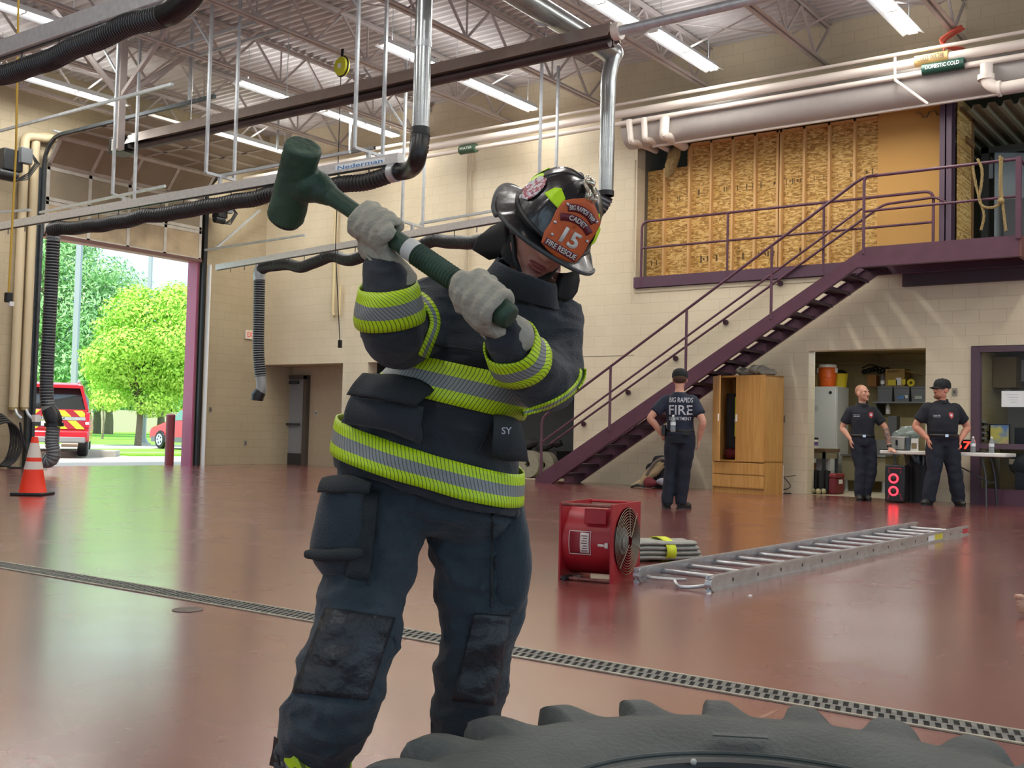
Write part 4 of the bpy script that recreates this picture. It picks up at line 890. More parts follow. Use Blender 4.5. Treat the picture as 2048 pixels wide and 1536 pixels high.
# desk end, jar, boots, red cooler
a, b, c, d = yz(1600, 896, 1650, 904, 18.75); dk_ = thing('desk', 'end of a small wood top desk inside the store room opening', 'desk', (19.2, b, 0)); obj('top', G().bx((18.75, a, c), (19.5, 8.4, d)), mat('desk_top', '6b5238', .4), dk_); obj('apron', G().bx((18.78, a+.01, c-.12), (19.45, 8.35, c)), mat('desk_metal', '8a8268', .5), dk_); obj('leg', G().bx((18.78, a+.01, 0), (18.83, a+.06, c)), dark, dk_); obj('leg', G().bx((19.4, a+.01, 0), (19.45, a+.06, c)), dark, dk_); dz_ = d
p = onX(1627, 893, 18.95); jr = thing('jar', 'white tub with dark lid and label on the small desk', 'jar', (18.95, p.y, dz_)); obj('tub', G().lathe([(.075, 0), (.08, .02), (.08, .15), (.07, .165)], (18.95, p.y, dz_), n=20), mat('tub', 'd5d3c6', .4), jr); obj('lid', G().lathe([(.083, .155), (.083, .19), (.01, .195)], (18.95, p.y, dz_), n=20), blackp, jr); obj('label', G().lathe([(.081, .05), (.081, .12)], (18.95, p.y, dz_), n=20), mat('purple_label', '6a5080', .5), jr)
single('foam_sheet', pbox(G(), 1632, 907, 1655, 945, 19.1, .12), mat('foam_white', 'b9bcc0', .7), 'pale foam block under the small desk', 'foam block'); single('brown_carton', pbox(G(), 1600, 925, 1627, 950, 19.0, .3, z0=0), mat('carton_brown', '9c6c3c'), 'brown carton under the small desk', 'box')
a, b, c, d = yz(1628, 946, 1672, 985, 18.45); rc = thing('ice_chest', 'dark red ice chest on the floor behind the boots', 'cooler', (18.6, (a+b)/2, 0)); obj('chest', G().bx((18.42, a, 0), (18.85, b, d-.07)), mat('chest_red', '7a1f27', .4), rc, bevel=.02); obj('lid', G().bx((18.41, a-.01, d-.07), (18.86, b+.01, d)), mat('chest_lid', '8a2a30', .4), rc, bevel=.015); obj('side_handle', G().bx((18.55, a-.025, d-.17), (18.7, a-.01, d-.1)), white, rc)
toe = mat('toe_cream', 'a99f76', .5)
for px_, pr in ((1621, 'left'), (1642, 'right')):
    for k in (0, 1):
        y = onX(px_+k*6-3, 985, 18.25).y; r = thing('rubber_boot', f'black rubber boot with cream toe, {"right" if k else "left"} boot of the {pr} pair by the desk', 'boot', (18.25+.1*k, y, 0), 0, 'rubber boots')
        obj('shaft', limb_g([((18.33+.1*k, y, .05), .05), ((18.33+.1*k, y, .2), .055), ((18.34+.1*k, y, .4), .065)], 4, 12), black, r); obj('foot', G().ell((18.26+.1*k, y, .05), (.11, .045, .05), n=12, k=8), black, r); obj('toe_cap', G().ell((18.19+.1*k, y, .05), (.055, .046, .05), n=12, k=8), toe, r)
# ================================================================ office window front
wf = thing('window_1', 'plum framed office window wall with paper notice taped to the glass', 'window', (18.0, 3.6, 0)); wf['kind'] = 'structure'
yl = 4.31; fr = plum2; g = G(); zt_, zm0, zm1, zb_ = 2.43, onX(1990, 898, 18).z, onX(1990, 887, 18).z, onX(1990, 978, 18).z
g.bx((17.97, yl-.13, 0), (18.12, yl, zt_)); g.bx((17.975, 1.6, zt_-.09), (18.12, yl-.13, zt_)); g.bx((17.975, 1.6, zm0), (18.12, yl-.13, zm1)); g.bx((17.97, 1.5, 0), (18.12, 1.6, zt_)); obj('frame', g, fr, wf)
obj('kick_panel', G().bx((17.99, 1.5, 0), (18.1, yl-.1, zb_)), purple, wf)
gm = mat('window_glass', 'ffffff', .02, trans=1.0, spec=.5); gm.node_tree.nodes['Principled BSDF'].inputs['IOR'].default_value = 1.1
obj('upper_pane', G().bx((18.05, 1.6, zm1), (18.055, yl-.13, zt_-.09)), gm, wf); obj('lower_pane', G().bx((18.05, 1.6, zb_), (18.055, yl-.13, zm0)), gm, wf)
pn = thing('paper_notice', 'white sheet with faint handwriting taped to the office glass', 'notice', onX(2024, 798, 18.04)); obj('sheet', pbox(G(), 2003, 782, 2048, 814, 18.035, .004), mat('sheet_paper', 'e3e6e4', .7), pn)
g = G()
for i in range(4): p = onX(2012+3*i, 790+5*i, 18.034); g.bx((18.033, p.y-.18+.03*i, p.z), (18.035, p.y, p.z+.006))
obj('handwriting', g, mat('pencil', 'a9adb0', .7), pn)
off_ = lambda nm, lab, cat, x0, y0, x1, y1, X, dpt, m: single(nm, pbox(G(), x0, y0, x1, y1, X, dpt), m, lab, cat)
off_('paper_sheets', 'tall pale sheets pinned up inside the office, at the left', 'papers', 1952, 724, 1983, 840, 20.2, .02, mat('pinned', 'a9abb0', .8))
off_('tan_cabinet', 'tan cupboard high inside the office', 'cupboard', 1986, 714, 2032, 775, 20.0, .4, mat('cup_tan', '7a6846', .7))
off_('poster', 'small framed poster in the office above the monitor', 'poster', 1992, 770, 2021, 800, 20.9, .02, mat('poster_grey', 'b7b2a6', .7))
off_('wall_locker', 'white edged locker at the top right of the office', 'locker', 2034, 720, 2060, 762, 20.5, .3, mat('lock', 'b0b0ae', .6))
off_('hanging_sheet', 'narrow sheet hanging inside the office', 'papers', 1971, 780, 1984, 840, 20.0, .01, mat('pinned2', '8f9298', .8))
mn = thing('monitor', 'computer monitor with a colourful blurred picture inside the office', 'monitor', onX(1997, 890, 19.6)); obj('bezel', pbox(G(), 1978, 848, 2019, 892, 19.6, .06), blackp, mn)
def scr():
    m = mat('screen', '555555', .3); N = m.node_tree.nodes; L = m.node_tree.links; b = N['Principled BSDF']; n = N.new('ShaderNodeTexNoise'); n.inputs['Scale'].default_value = 4; cr = N.new('ShaderNodeValToRGB'); e = cr.color_ramp.elements
    tc = N.new('ShaderNodeTexCoord'); L.new(tc.outputs['Object'], n.inputs['Vector']); e[0].position = .35; e[0].color = lin('3d5f8c'); e[1].position = .65; e[1].color = lin('8c6a70'); k = e.new(.5); k.color = lin('a39a3a')
    L.new(n.outputs[0], cr.inputs[0]); L.new(cr.outputs[0], b.inputs['Emission Color']); b.inputs['Emission Strength'].default_value = .6; return m
obj('screen', pbox(G(), 1981, 850, 2017, 889, 19.59, .01), scr(), mn)
single('dark_monitor', pbox(G(), 2029, 855, 2060, 890, 19.6, .06), blackp, 'second dark monitor at the right inside the office', 'monitor')
tr_ = thing('letter_trays', 'stack of black letter trays inside the office', 'letter trays', onX(1961, 886, 19.3))
for i in range(4): obj('tray', pbox(G(), 1954, 846+11*i, 1968, 850+11*i, 19.2, .3), blackp, tr_); obj('papers', pbox(G(), 1955, 842+11*i, 1966, 845+11*i, 19.22, .25), mat('pinned', 'a9abb0'), tr_)
dkk = thing('office_desk', 'office desk under the monitors behind the glass', 'desk', (19.6, 3.4, 0)); zq = onX(2000, 892, 19.4).z; obj('top', G().bx((19.1, 1.3, zq-.04), (20.1, 4.3, zq)), mat('office_desk', '5a5046', .5), dkk); obj('panel', G().bx((19.9, 1.3, 0), (19.95, 4.3, zq-.04)), mat('tan_low', '8d7748', .6), dkk)
off_('low_table', 'low pale table in the office at the lower right', 'table', 2018, 918, 2060, 930, 18.9, .5, mat('low_pale', 'a29a80', .5)); single('office_chair', G().bx((18.9, onX(2060, 960, 18.9).y, .0), (19.2, onX(2030, 960, 18.9).y, .55)).ell((19.05, onX(2045, 960, 18.9).y, .6), (.2, .25, .2), n=12, k=6), black, 'dark chair in the office low at the right', 'chair')
# ================================================================ folding table and what is on it
xf = 17.08; zt2 = onX(1900, 904, xf).z; A, B = onX(1759, 905, xf), onX(2010, 909, xf); ya, yb = B.y, A.y; tb = thing('folding_table', 'white topped folding table in front of the office window', 'table', (xf+.35, (ya+yb)/2, 0))
obj('tabletop', G().bx((xf, ya, zt2-.055), (xf+.74, yb, zt2)), mat('table_white', 'e4e1d8', .45), tb, bevel=.012); lg = mat('table_leg', '4a4c4e', .45, .4)
for y in (ya+.28, yb-.25):
    for x, s in ((xf+.09, -1), (xf+.65, 1)): obj('leg', G().tube([(x+.0, y+.06, zt2-.05), (x, y, .45), (x+s*.05, y-.02, 0)], .016, n=8), lg, tb)
    obj('leg_brace', G().cyl((xf+.09, y, .35), (xf+.65, y, .35), .012, n=8), lg, tb)
    obj('strut', G().cyl((xf+.37, y+.0, .35), (xf+.37, y+(.75 if y < (ya+yb)/2 else -.75), zt2-.06), .01, n=8), lg, tb)
wat = mat('clear_plastic', 'dfe8ea', .08, trans=.75, spec=.5); wat.node_tree.nodes['Principled BSDF'].inputs['IOR'].default_value = 1.15
def bottle(lab, p, s=1, grp='water bottles'):
    r = thing('water_bottle', lab, 'bottle', p, 0, grp); p = V(p)
    obj('bottle', G().lathe([(.028*s, 0), (.033*s, .008*s), (.033*s, .06*s), (.03*s, .07*s), (.033*s, .08*s), (.033*s, .14*s), (.022*s, .175*s), (.013*s, .19*s), (.013*s, .2*s)], p, n=18), wat, r); obj('cap', G().lathe([(.015*s, .195*s), (.015*s, .215*s), (.003, .217*s)], p, n=14), white, r); obj('label', G().lathe([(.0338*s, .085*s), (.0338*s, .125*s)], p, n=18, cap=False), mat('bottle_label', 'dfe6e8', .5), r)
def tpt(x, y=905, dx=.2): q = onX(x, y, xf+dx); return V((xf+dx, q.y, zt2))
bottle('clear water bottle on the table, beside the digital timer', tpt(1946, 905, .12), 1.1); bottle('clear water bottle nearest to the right end of the table', tpt(1983, 905, .15), 1.1)
q = tpt(1917, 903, .3); tmr = thing('digital_timer', 'black digital timer with glowing red digits beside the officer in the cap', 'timer', q); obj('case', G().bx((q.x, q.y-.22, q.z), (q.x+.06, q.y+.13, q.z+.19)), blackp, tmr); obj('digits', put_text('57', .11, (q.x-.001, q.y-.06, q.z+.1), (0, -1, 0), (0, 0, 1), .01, .002, w=.22), mat('led_red', 'ff2a20', .4, emit=5), tmr)
q = tpt(1799, 903, .35); g = G().loft([[V((q.x+sx*(.12+k), q.y+sy*(.1+k), q.z+z)) for sx, sy in ((-1, -1), (1, -1), (1, 1), (-1, 1))] for k, z in ((0, 0), (.02, .2))]); r = thing('white_bin', 'white plastic bin on the table left of the officer in the cap', 'bin', q); obj('tub', g, mat('bin_grey', 'b9b8ae', .5), r, flat=True); obj('rim', G().bx((q.x-.15, q.y-.13, q.z+.2), (q.x+.15, q.y+.13, q.z+.215)), white, r); obj('dark_tab', G().box((q.x-.15, q.y-.0, q.z+.12), (.01, .03, .08)), black, r)
q = tpt(1816, 903, .25); single('tumbler', G().lathe([(.035, 0), (.05, .2), (.046, .2), (.033, .01)], q, n=18), mat('tumbler_grey', '5f6a70', .25, trans=.3), 'smoky grey tumbler on the table beside the white bin', 'tumbler')
q = tpt(1828, 903, .25); r = thing('picture_card', 'small upright card with a picture on the table', 'card', q); obj('card', G().bx((q.x, q.y-.06, q.z), (q.x+.02, q.y+.06, q.z+.19)), white, r); obj('picture', G().bx((q.x-.003, q.y-.04, q.z+.03), (q.x, q.y+.04, q.z+.12)), mat('pic_tan', '8c7a5a', .6), r)
q = tpt(1815, 870, .5)+V((0, 0, .2)); g = G().ell(q+V((0, 0, .05)), (.16, .22, .11), n=18, k=10)
for p in g.v: p += V((noise.noise(p*14)*.05, noise.noise(p*13)*.05, noise.noise(p*15)*.05))
r = single('plastic_bag', g, mat('bag_clear', 'b9c9c2', .15, trans=.6), 'crinkled clear plastic bag behind the white bin', 'bag'); r.location.z = zt2+.13
q = tpt(1785, 905, .2); single('clipboard', G().box(q+V((0, 0, .008)), (.24, .34, .012)), blackp, 'flat black clipboard near the left end of the table', 'clipboard')
q = tpt(1962, 905, .3); g = G(); 
for i in range(3): g.tube([q+V((.03*i, .1-.02*i, .012)), q+V((.05, .03, .03)), q+V((.02*i, -.1, .012))], .012, n=6)
single('cable_coil', g, black, 'short black cable between the two water bottles', 'cable')
q = fl(1790, 1005); sp = thing('party_speaker', 'black floor speaker with two red glowing rings under the table', 'speaker', (17.05, q.y*.0+5.13, 0)); y0, y1 = onX(1810, 970, 16.95).y, onX(1769, 970, 16.95).y; hz = onX(1790, 930, 16.95).z
obj('cabinet', G().bx((16.96, y0, .01), (17.25, y1, hz)), blackp, sp, bevel=.02); led = mat('ring_red', 'ff3040', .4, emit=3.0); ym = (y0+y1)/2+.02
for x, y in ((1788, 957), (1787, 982)):
    p = onX(x, y, 16.95); c0 = V((16.955, ym, p.z)); obj('ring_light', G().tube([c0+V((0, .062*cos(a), .062*sin(a))) for a in [i*pi/14 for i in range(28)]], .014, n=8, closed=True), led, sp); obj('cone', G().ell(c0, (.02, .05, .05), n=16, k=8), mat('cone_dark', '2a1c1e', .4), sp)
zq = [hz-.06, .04]; obj('trim', G().tube([(16.955, y0+.07, hz-.12), (16.955, y0+.06, hz-.05), (16.955, y1-.06, hz-.05), (16.955, y1-.07, hz-.12)], .008, n=6).tube([(16.955, y0+.05, .05), (16.955, y0+.07, .13), (16.955, y1-.07, .13), (16.955, y1-.05, .05)], .007, n=6), mat('trim_red', '8a3038', .4, emit=.3), sp)
q = fl(1830, 1000); bn = thing('trash_bin', 'black trash bin lined with a black bag behind the speaker', 'bin', (17.35, 4.85, 0)); yb0, yb1 = onX(1852, 960, 17.35).y, onX(1808, 960, 17.35).y; c0 = V((17.5, (yb0+yb1)/2, 0)); rr = (yb1-yb0)/2
obj('barrel', G().lathe([(rr*.85, 0), (rr, .66), (rr*1.03, .68)], c0, n=24), mat('bin_black', '1b1c1e', .5), bn); g = G().lathe([(rr*1.0, .58), (rr*1.06, .66), (rr*1.02, .72), (rr*.8, .70)], c0, n=40, cap=False)
for p in g.v: p += V((noise.noise(p*20)*.03, noise.noise(p*21)*.03, noise.noise(p*19)*.04))
obj('bin_liner', g, mat('liner', '101113', .2), bn)
# hose rolls in the dark bay, gear pile by the wall
hm = mat('fire_hose', '8d8674', .9, noise_amt=.15, nscale=20)
def roll(lab, c, r):
    t_ = thing('hose_roll', lab, 'hose roll', V(c)-V((0, 0, r)), 0, 'rolled fire hoses'); g = G()
    n = 9
    P = [V(c)+V((0, cos(a), sin(a)))*(.06+(r-.06)*a/(2*pi*n)) for a in [i*pi/12 for i in range(n*24)]]
    R_ = []
    for i, p in enumerate(P):
        rd = (p-V(c)).normalized(); w = (r-.06)/n*.46; R_.append([p-rd*w-V((.09, 0, 0)), p+rd*w-V((.09, 0, 0)), p+rd*w+V((.09, 0, 0)), p-rd*w+V((.09, 0, 0))])
    obj('coiled_hose', g.loft(R_), hm, t_, flat=True)
roll('rolled grey fire hose standing left at the stair foot', (18.55, onX(1057, 930, 18.5).y, .29), .28); roll('rolled fire hose partly behind the stair post', (18.75, onX(1088, 930, 18.7).y, .28), .27)
g = G()
for i in range(6): g.ell((18.9+.1*(i % 2), onX(1035+14*i, 910, 18.9).y, .62+.05*(i % 3)), (.14, .16, .1), n=10, k=6)
for p in g.v: p += V((noise.noise(p*9)*.05, noise.noise(p*8)*.05, noise.noise(p*7)*.05))
single('gear_heap', g, mat('gear_dark', '33312e', .9), 'dark heap of gear on a crate above the hose rolls', 'gear heap'); single('crate', G().bx((18.85, onX(1115, 930, 18.9).y, 0), (19.4, onX(1028, 930, 18.9).y, .56)), mat('crate_dark', '2f2e2c', .8), 'dark crate behind the hose rolls', 'crate')
single('dark_locker', G().bx((20.2, 13.0, 0), (20.7, 15.5, 1.9)), mat('locker_dark', '4a4a48', .6), 'dim steel locker deep in the storage bay', 'locker')
gp = thing('turnout_pile', 'heap of turnout gear and straps leaning on the wall behind the standing man', 'gear pile', (17.4, 9.2, 0))
def pile(name, blobs, m, amp=.05):
    g = G()
    for c, r in blobs: g.ell(c, r, n=16, k=10)
    for p in g.v: 
        p += V((noise.noise(p*5)*amp, noise.noise(p*6+V((3, 0, 0)))*amp, noise.noise(p*7)*amp)); p.z = max(p.z, .01)
    obj(name, g, m, gp)
f_ = lambda x, y, X=17.5: onX(x, y, X)
pile('dark_coat', [(f_(1335, 965), (.25, .35, .16)), (f_(1318, 945), (.2, .24, .22)), (f_(1350, 950), (.2, .2, .25)), (f_(1322, 928), (.15, .16, .16))], mat('coat_navy', '2c2a30', .95))
g = limb_g([(f_(1264, 976, 17.2)+V((0, 0, .03)), .04), (f_(1285, 965, 17.2), .07), (f_(1303, 945, 17.2), .10), (f_(1325, 928, 17.25), .07)], 5, 12)
for p in g.v: p += V((0, noise.noise(p*8)*.04, noise.noise(p*9)*.03)); p.z = max(p.z, .01)
obj('tan_sleeve', g, mat('tan_cloth', 'b5a07c', .95), gp); pile('red_bag', [(f_(1300, 966, 17.1), (.08, .14, .10))], mat('bag_red', '6d2a30', .9), .03)
g = G().tube(catmull([f_(1293, 950, 17.1), f_(1310, 925, 17.1), f_(1330, 918, 17.1), f_(1345, 940, 17.1)], 6), .03, n=8); obj('strap', g, mat('strap_grey', '6a6258', .9), gp); pile('silver_gear', [(f_(1322, 965, 17.05), (.06, .1, .07)), (f_(1338, 955, 17.05), (.05, .07, .08))], mat('gear_silver', '8a8890', .4, .4), .05)
obj('strap_end', G().tube([f_(1262, 976, 17.1)+V((0, 0, .02)), f_(1275, 972, 17.1)+V((0, 0, .02)), f_(1290, 976, 17.1)+V((0, 0, .02))], .022, n=6), black, gp)
for lab, x, y in (('added fluorescent strip light, unseen on the store room ceiling', 18.95, 5.0), ('added fluorescent strip light, unseen on the office ceiling', 18.5, 1.8)):
    o = copy_tree(l0); o.location = (x, y, 2.57); o.rotation_euler.z = pi/2; o['label'] = lab; o['group'] = 'added side room lights'  # added out of view to brighten the side rooms
    for c in list(o.children):
        if c.name.startswith('hanger'): bpy.data.objects.remove(c)
        elif c.type == 'LIGHT': d = c.data.copy(); d.energy = 15 if 'fixture' in c.name and y > 4 else 4; c.data = d
single('red_cabinet', pbox(G(), 749, 731, 800, 800, 19.4, .5, z0=0), mat('cabinet_red', '8a4a42', .6), 'reddish cabinet just inside the dark storage bay, left side', 'cabinet')
# ================================================================ people
def head_g(s=1.0, jaw=1.0):          # head built round its own centre: face along +y, up +z
    g = G()
    g.ell((0, -.012, .028), (.075, .093, .09), n=22, k=16); g.ell((0, .022, -.035), (.062, .068, .075), n=20, k=14)
    g.ell((0, .040, -.078), (.040*jaw, .045, .032), n=16, k=10); g.ell((0, .0, -.07), (.052*jaw, .06, .045), n=16, k=10)
    g.merge(limb_g([(V((0, .082, .018)), .009), (V((0, .096, -.005)), .012), (V((0, .106, -.022)), .0155), (V((0, .095, -.034)), .012)], 3, 10))
    for sx in (-1, 1):
        g.ell((sx*.014, .092, -.028), (.010, .012, .009), n=10, k=6); g.ell((sx*.03, .078, .03), (.024, .014, .009), n=10, k=6)
        g.ell((sx*.04, .062, -.015), (.024, .024, .022), n=12, k=8); g.ell((sx*.078, -.008, -.01), (.010, .020, .034), M.Rotation(sx*.3, 3, 'Z'), n=12, k=8); g.ell((sx*.080, -.012, -.034), (.008, .011, .013), n=8, k=6)
    g.ell((0, .086, -.058), (.025, .010, .0065), n=12, k=6); g.ell((0, .084, -.070), (.021, .010, .0075), n=12, k=6); g.ell((0, .076, -.097), (.02, .018, .014), n=12, k=8)
    g.v = [p*s for p in g.v]; return g
def hand_g(w, d, n, side, curl=.5, s=1.0, spread=.06):   # wrist, finger direction, back-of-hand normal, thumb side (+1/-1)
    d = V(d).normalized(); n = V(n); n = (n-d*n.dot(d)).normalized(); x = d.cross(n)*side; w = V(w); g = G()
    m = M((x, d, n)).transposed()
    g.ell(w+d*.045*s, (.042*s, .052*s, .017*s), m, 14, 8); g.merge(limb_g([(w-d*.03*s, (.027*s, .02*s)), (w+d*.02*s, (.034*s, .018*s))], 3, 12, side=x))
    for i, (o, L_) in enumerate(((.030, .072), (.011, .082), (-.009, .077), (-.028, .060))):
        p = w+x*o*s+d*.085*s; a = curl*(.7+.12*i); dd = d+x*(o*spread*20*.1); pts = [(p-d*.02*s, .0095*s)]; c = p; ang = a*.5
        for f in (.45, .32, .23):
            v = (dd*cos(ang)-n*sin(ang)).normalized(); pts.append((c, .0092*s)); c = c+v*L_*f*s; ang += a
        pts.append((c, .0075*s)); g.merge(limb_g(pts, 3, 8))
    p = w+x*.032*s+d*.018*s; g.merge(limb_g([(p-x*.01*s, .013*s), (p+x*.018*s+d*.025*s-n*.008*s, .0115*s), (p+x*.026*s+d*.052*s-n*.016*s, .010*s), (p+x*.024*s+d*.075*s-n*.022*s, .0085*s)], 3, 8))
    return g
skin = mat('skin', 'cf9a80', .5, noise_amt=.08, nscale=14, spec=.4); skin2 = mat('skin_ruddy', 'c98b72', .5, noise_amt=.08, nscale=14)
navy = mat('navy_cloth', '22293a', .85, noise_amt=.12, nscale=9, bump=.25, bscale=45); navy2 = mat('navy_trouser', '181e2b', .85, noise_amt=.15, nscale=7, bump=.3, bscale=30)
blackc = mat('black_cloth', '1b1e26', .85, noise_amt=.12, nscale=9, bump=.25, bscale=45); leather = mat('boot_leather', '26241f', .5, noise_amt=.1); belt_m = mat('belt_leather', '15130f', .45)
silver = mat('silver', 'c8ccd0', .3, .8)
def side_of(d): return d
def human(root, S):
    S = dict(S)
    for q in ('knee', 'ank', 'toe', 'el', 'wr', 'hd', 'hn'):
        for e in 'LR': S[q+e] = (-S[q+e][0],)+tuple(S[q+e][1:])      # given with +x on the person's left
    S['lean'] = -S.get('lean', 0)
    k = S.get('k', 1.0); f = S.get('fat', 1.0); be = S.get('belly', 0.0); sx = S.get('shift', 0.0); out = {}
    def P(p): return V(p)*k
    tors = [(0, .0, .86, .160, .115), (0, .0, .95, .172, .125), (0, .012, 1.05, .158*f, .112*f+be), (0, .012, 1.16, .160*f, .115*f+be), (0, .005, 1.28, .172*f, .118*f+be*.6), (0, -.005, 1.37, .176*f, .110*f), (0, -.012, 1.435, .135*f, .082), (0, -.012, 1.475, .085*f, .068), (0, -.008, 1.505, .062, .060), (0, 0, 1.53, .055, .058)]
    def ring(t, e=0, n=22):
        x, y, z, rx, ry = t; lean = S.get('lean', 0)*(z-.9); return [P((x+sx*max(0, z-.86)+lean+(rx+e)*cos(a), y+(ry+e)*sin(a), z)) for a in [i*2*pi/n for i in range(n)]]
    hip = {s: V((s*.09+0, 0, .90)) for s in (-1, 1)}
    body = G().loft([ring(t) for t in tors]); dx = lambda z: sx*max(0, z-.86)+S.get('lean', 0)*(z-.9)
    nk = V((dx(1.5), 0, 1.5)); hc = V((dx(1.66), S.get('headfwd', .03), 1.665))
    body.merge(limb_g([(P(nk-V((0, .01, .04))), .06*k), (P(nk+V((0, .0, .03))), .056*k*S.get('neck', 1)), (P(hc-V((0, .03, .06))), .054*k*S.get('neck', 1))], 3, 14))
    hm_ = M.Translation(P(hc)) @ M.Scale(1.0, 4) @ M.Rotation(S.get('yaw', 0), 4, 'Z') @ M.Rotation(S.get('pitch', 0), 4, 'X') @ M.Rotation(S.get('roll', 0), 4, 'Y')
    hm_ = hm_ @ M.Scale(1.1*S.get('hs', 1.0), 4); body.merge(head_g(k, S.get('jaw', 1)).xf(hm_)); out['head'] = hm_
    legs = G(); tr = G(); tr.loft([ring((0, 0, .84, .165, .12), .02), ring((0, 0, .90, .172, .125), .022), ring((0, .004, .97, .166*f, .12*f+be*.7), .018), ring((0, .006, 1.0, .162*f, .115*f+be*.8), .012)])
    for s in (-1, 1):
        kn, an = S['kneeL' if s < 0 else 'kneeR'], S['ankL' if s < 0 else 'ankR']; kn = V(kn); an = V(an)
        body.merge(limb_g([(P(hip[s]), .085*k), (P(hip[s].lerp(kn, .5)), .075*k), (P(kn), .055*k), (P(kn.lerp(an, .4)), .052*k), (P(an), .036*k)], 4, 14))
        fb = S.get('fat', 1.0)
        tl = limb_g([(P(hip[s]+V((0, 0, .02))), .112*k*fb), (P(hip[s].lerp(kn, .45)), .105*k*fb), (P(kn), .083*k*fb), (P(kn.lerp(an, .45)), .083*k*fb), (P(an+V((0, 0, .06))), .077*k*fb), (P(an+V((0, -.01, -.03))), .074*k*fb)], 6, 18); tr.merge(tl)
        fd = S['toeL' if s < 0 else 'toeR']; fd = V((fd[0], fd[1], 0)).normalized(); sd = V((-fd.y, fd.x, 0)); m = M((sd, fd, V((0, 0, 1)))).transposed(); a0 = P(V((an.x, an.y, 0)))
        body.ell(a0+fd*.05*k+V((0, 0, .045*k)), V((.045, .12, .04))*k, m, 14, 8)
        sh = G().ell(a0+fd*.03*k+V((0, 0, .055*k)), V((.052, .10, .055))*k, m, 16, 10); sh.ell(a0+fd*.10*k+V((0, 0, .045*k)), V((.052, .085, .046))*k, m, 16, 10); sh.merge(limb_g([(a0+V((0, 0, .05*k)), .054*k), (a0+V((0, 0, .16*k)), .052*k)], 3, 14))
        for p in sh.v: p.z = max(p.z, .012*k)
        out.setdefault('shoes', []).append((sh, G().loft([[a0+fd*(.055*k)+V((0, 0, z*k))+sd*(.053*k*cos(t))+fd*(.135*k*sin(t)) for t in [i*2*pi/24 for i in range(24)]] for z in (.0, .022)])))
    sl = S.get('sleeve', .62); shirt = G().loft([ring(t, .016) for t in tors[1:7]]+[ring((0, -.012, 1.472, .088*f, .07), .014), ring((0, -.01, 1.50, .068, .062), .012)]); out['forearm'] = {}
    if not S.get('tuck', True): shirt.loft([ring(tors[0], .025), ring(tors[1], .02)])
    for s in (-1, 1):
        q = 'L' if s < 0 else 'R'; sh = V((s*.168*min(f, 1.14)+dx(1.42), -.01, 1.395)); el = V(S['el'+q]); wr = V(S['wr'+q]); m = S.get('arm', 1.0)
        body.merge(limb_g([(P(sh), .058*k*m), (P(sh.lerp(el, .5)), .050*k*m), (P(el), .042*k*m), (P(el.lerp(wr, .35)), .043*k*m), (P(wr), .028*k*m)], 4, 14))
        body.merge(hand_g(P(wr), S['hd'+q], S['hn'+q], S.get('th'+q, -s), S.get('curl'+q, .5), k))
        e2 = sh.lerp(el, sl/.62*.72); shirt.merge(limb_g([(P(sh-V((s*.07, 0, -.012))), .052*k), (P(sh), .070*k*m), (P(sh.lerp(e2, .6)), .076*k*m), (P(e2), .074*k*m)], 4, 18, rnd=True)); out['forearm'][q] = (P(sh), P(el), P(wr))
    b = obj('body', remesh(body, .0085, 3), S.get('skin', skin), root, True, ang=180)
    h = remesh(shirt, .011, 5)
    for p in h.v: p += V((noise.noise(p*9)*.007, noise.noise(p*8+V((4, 0, 0)))*.009, 0))
    out['shirt'] = obj('shirt', h, S.get('top', blackc), root, True, ang=180)
    h = remesh(tr, .012, 5)
    for p in h.v: a = noise.noise(V((p.x*6, p.y*6, p.z*11)))*.011; p += V((a, noise.noise(V((p.x*7, p.y*6+5, p.z*12)))*.012, 0))
    out['trousers'] = obj('trousers', h, navy2, root, True, ang=180)
    for g, so_ in out['shoes']:
        o = obj('boot', g, leather, root, True); obj('sole', so_, black, o, True)
    bz = 1.0 if S.get('tuck', True) else .97
    g = G().loft([ring((0, .006, bz-.02, .162*f, .115*f+be*.8), .022), ring((0, .006, bz+.022, .162*f, .115*f+be*.8), .022)], cap=False); be_ = obj('belt', g, belt_m, root, True, thick=.004)
    obj('buckle', G().box(P((dx(1), (.115*f+be*.8)+.026+.006, bz)), (.045, .012, .038)), silver, be_, True)
    obj('eyes', G().merge(G().ell(V((.031, .083, .012))*k, V((.008, .006, .0042))*k, n=10, k=6)).merge(G().ell(V((-.031, .083, .012))*k, V((.008, .006, .0042))*k, n=10, k=6)).xf(hm_), mat('eye_dark', '2a2320', .3), b, True)
    g = G()
    for s in (-1, 1): g.ell(V((s*.031, .088, .029))*k, V((.015, .005, .003))*k, n=10, k=6)
    obj('eyebrows', g.xf(hm_), mat('brow', '6b4a34', .8), b, True); obj('lips', G().ell(V((0, .0885, -.063))*k, V((.022, .009, .004))*k, n=10, k=6).xf(hm_), mat('lip', '9c5a50', .5), b, True)
    out['P'] = P; out['hc'] = P(hc); out['body'] = b; return out
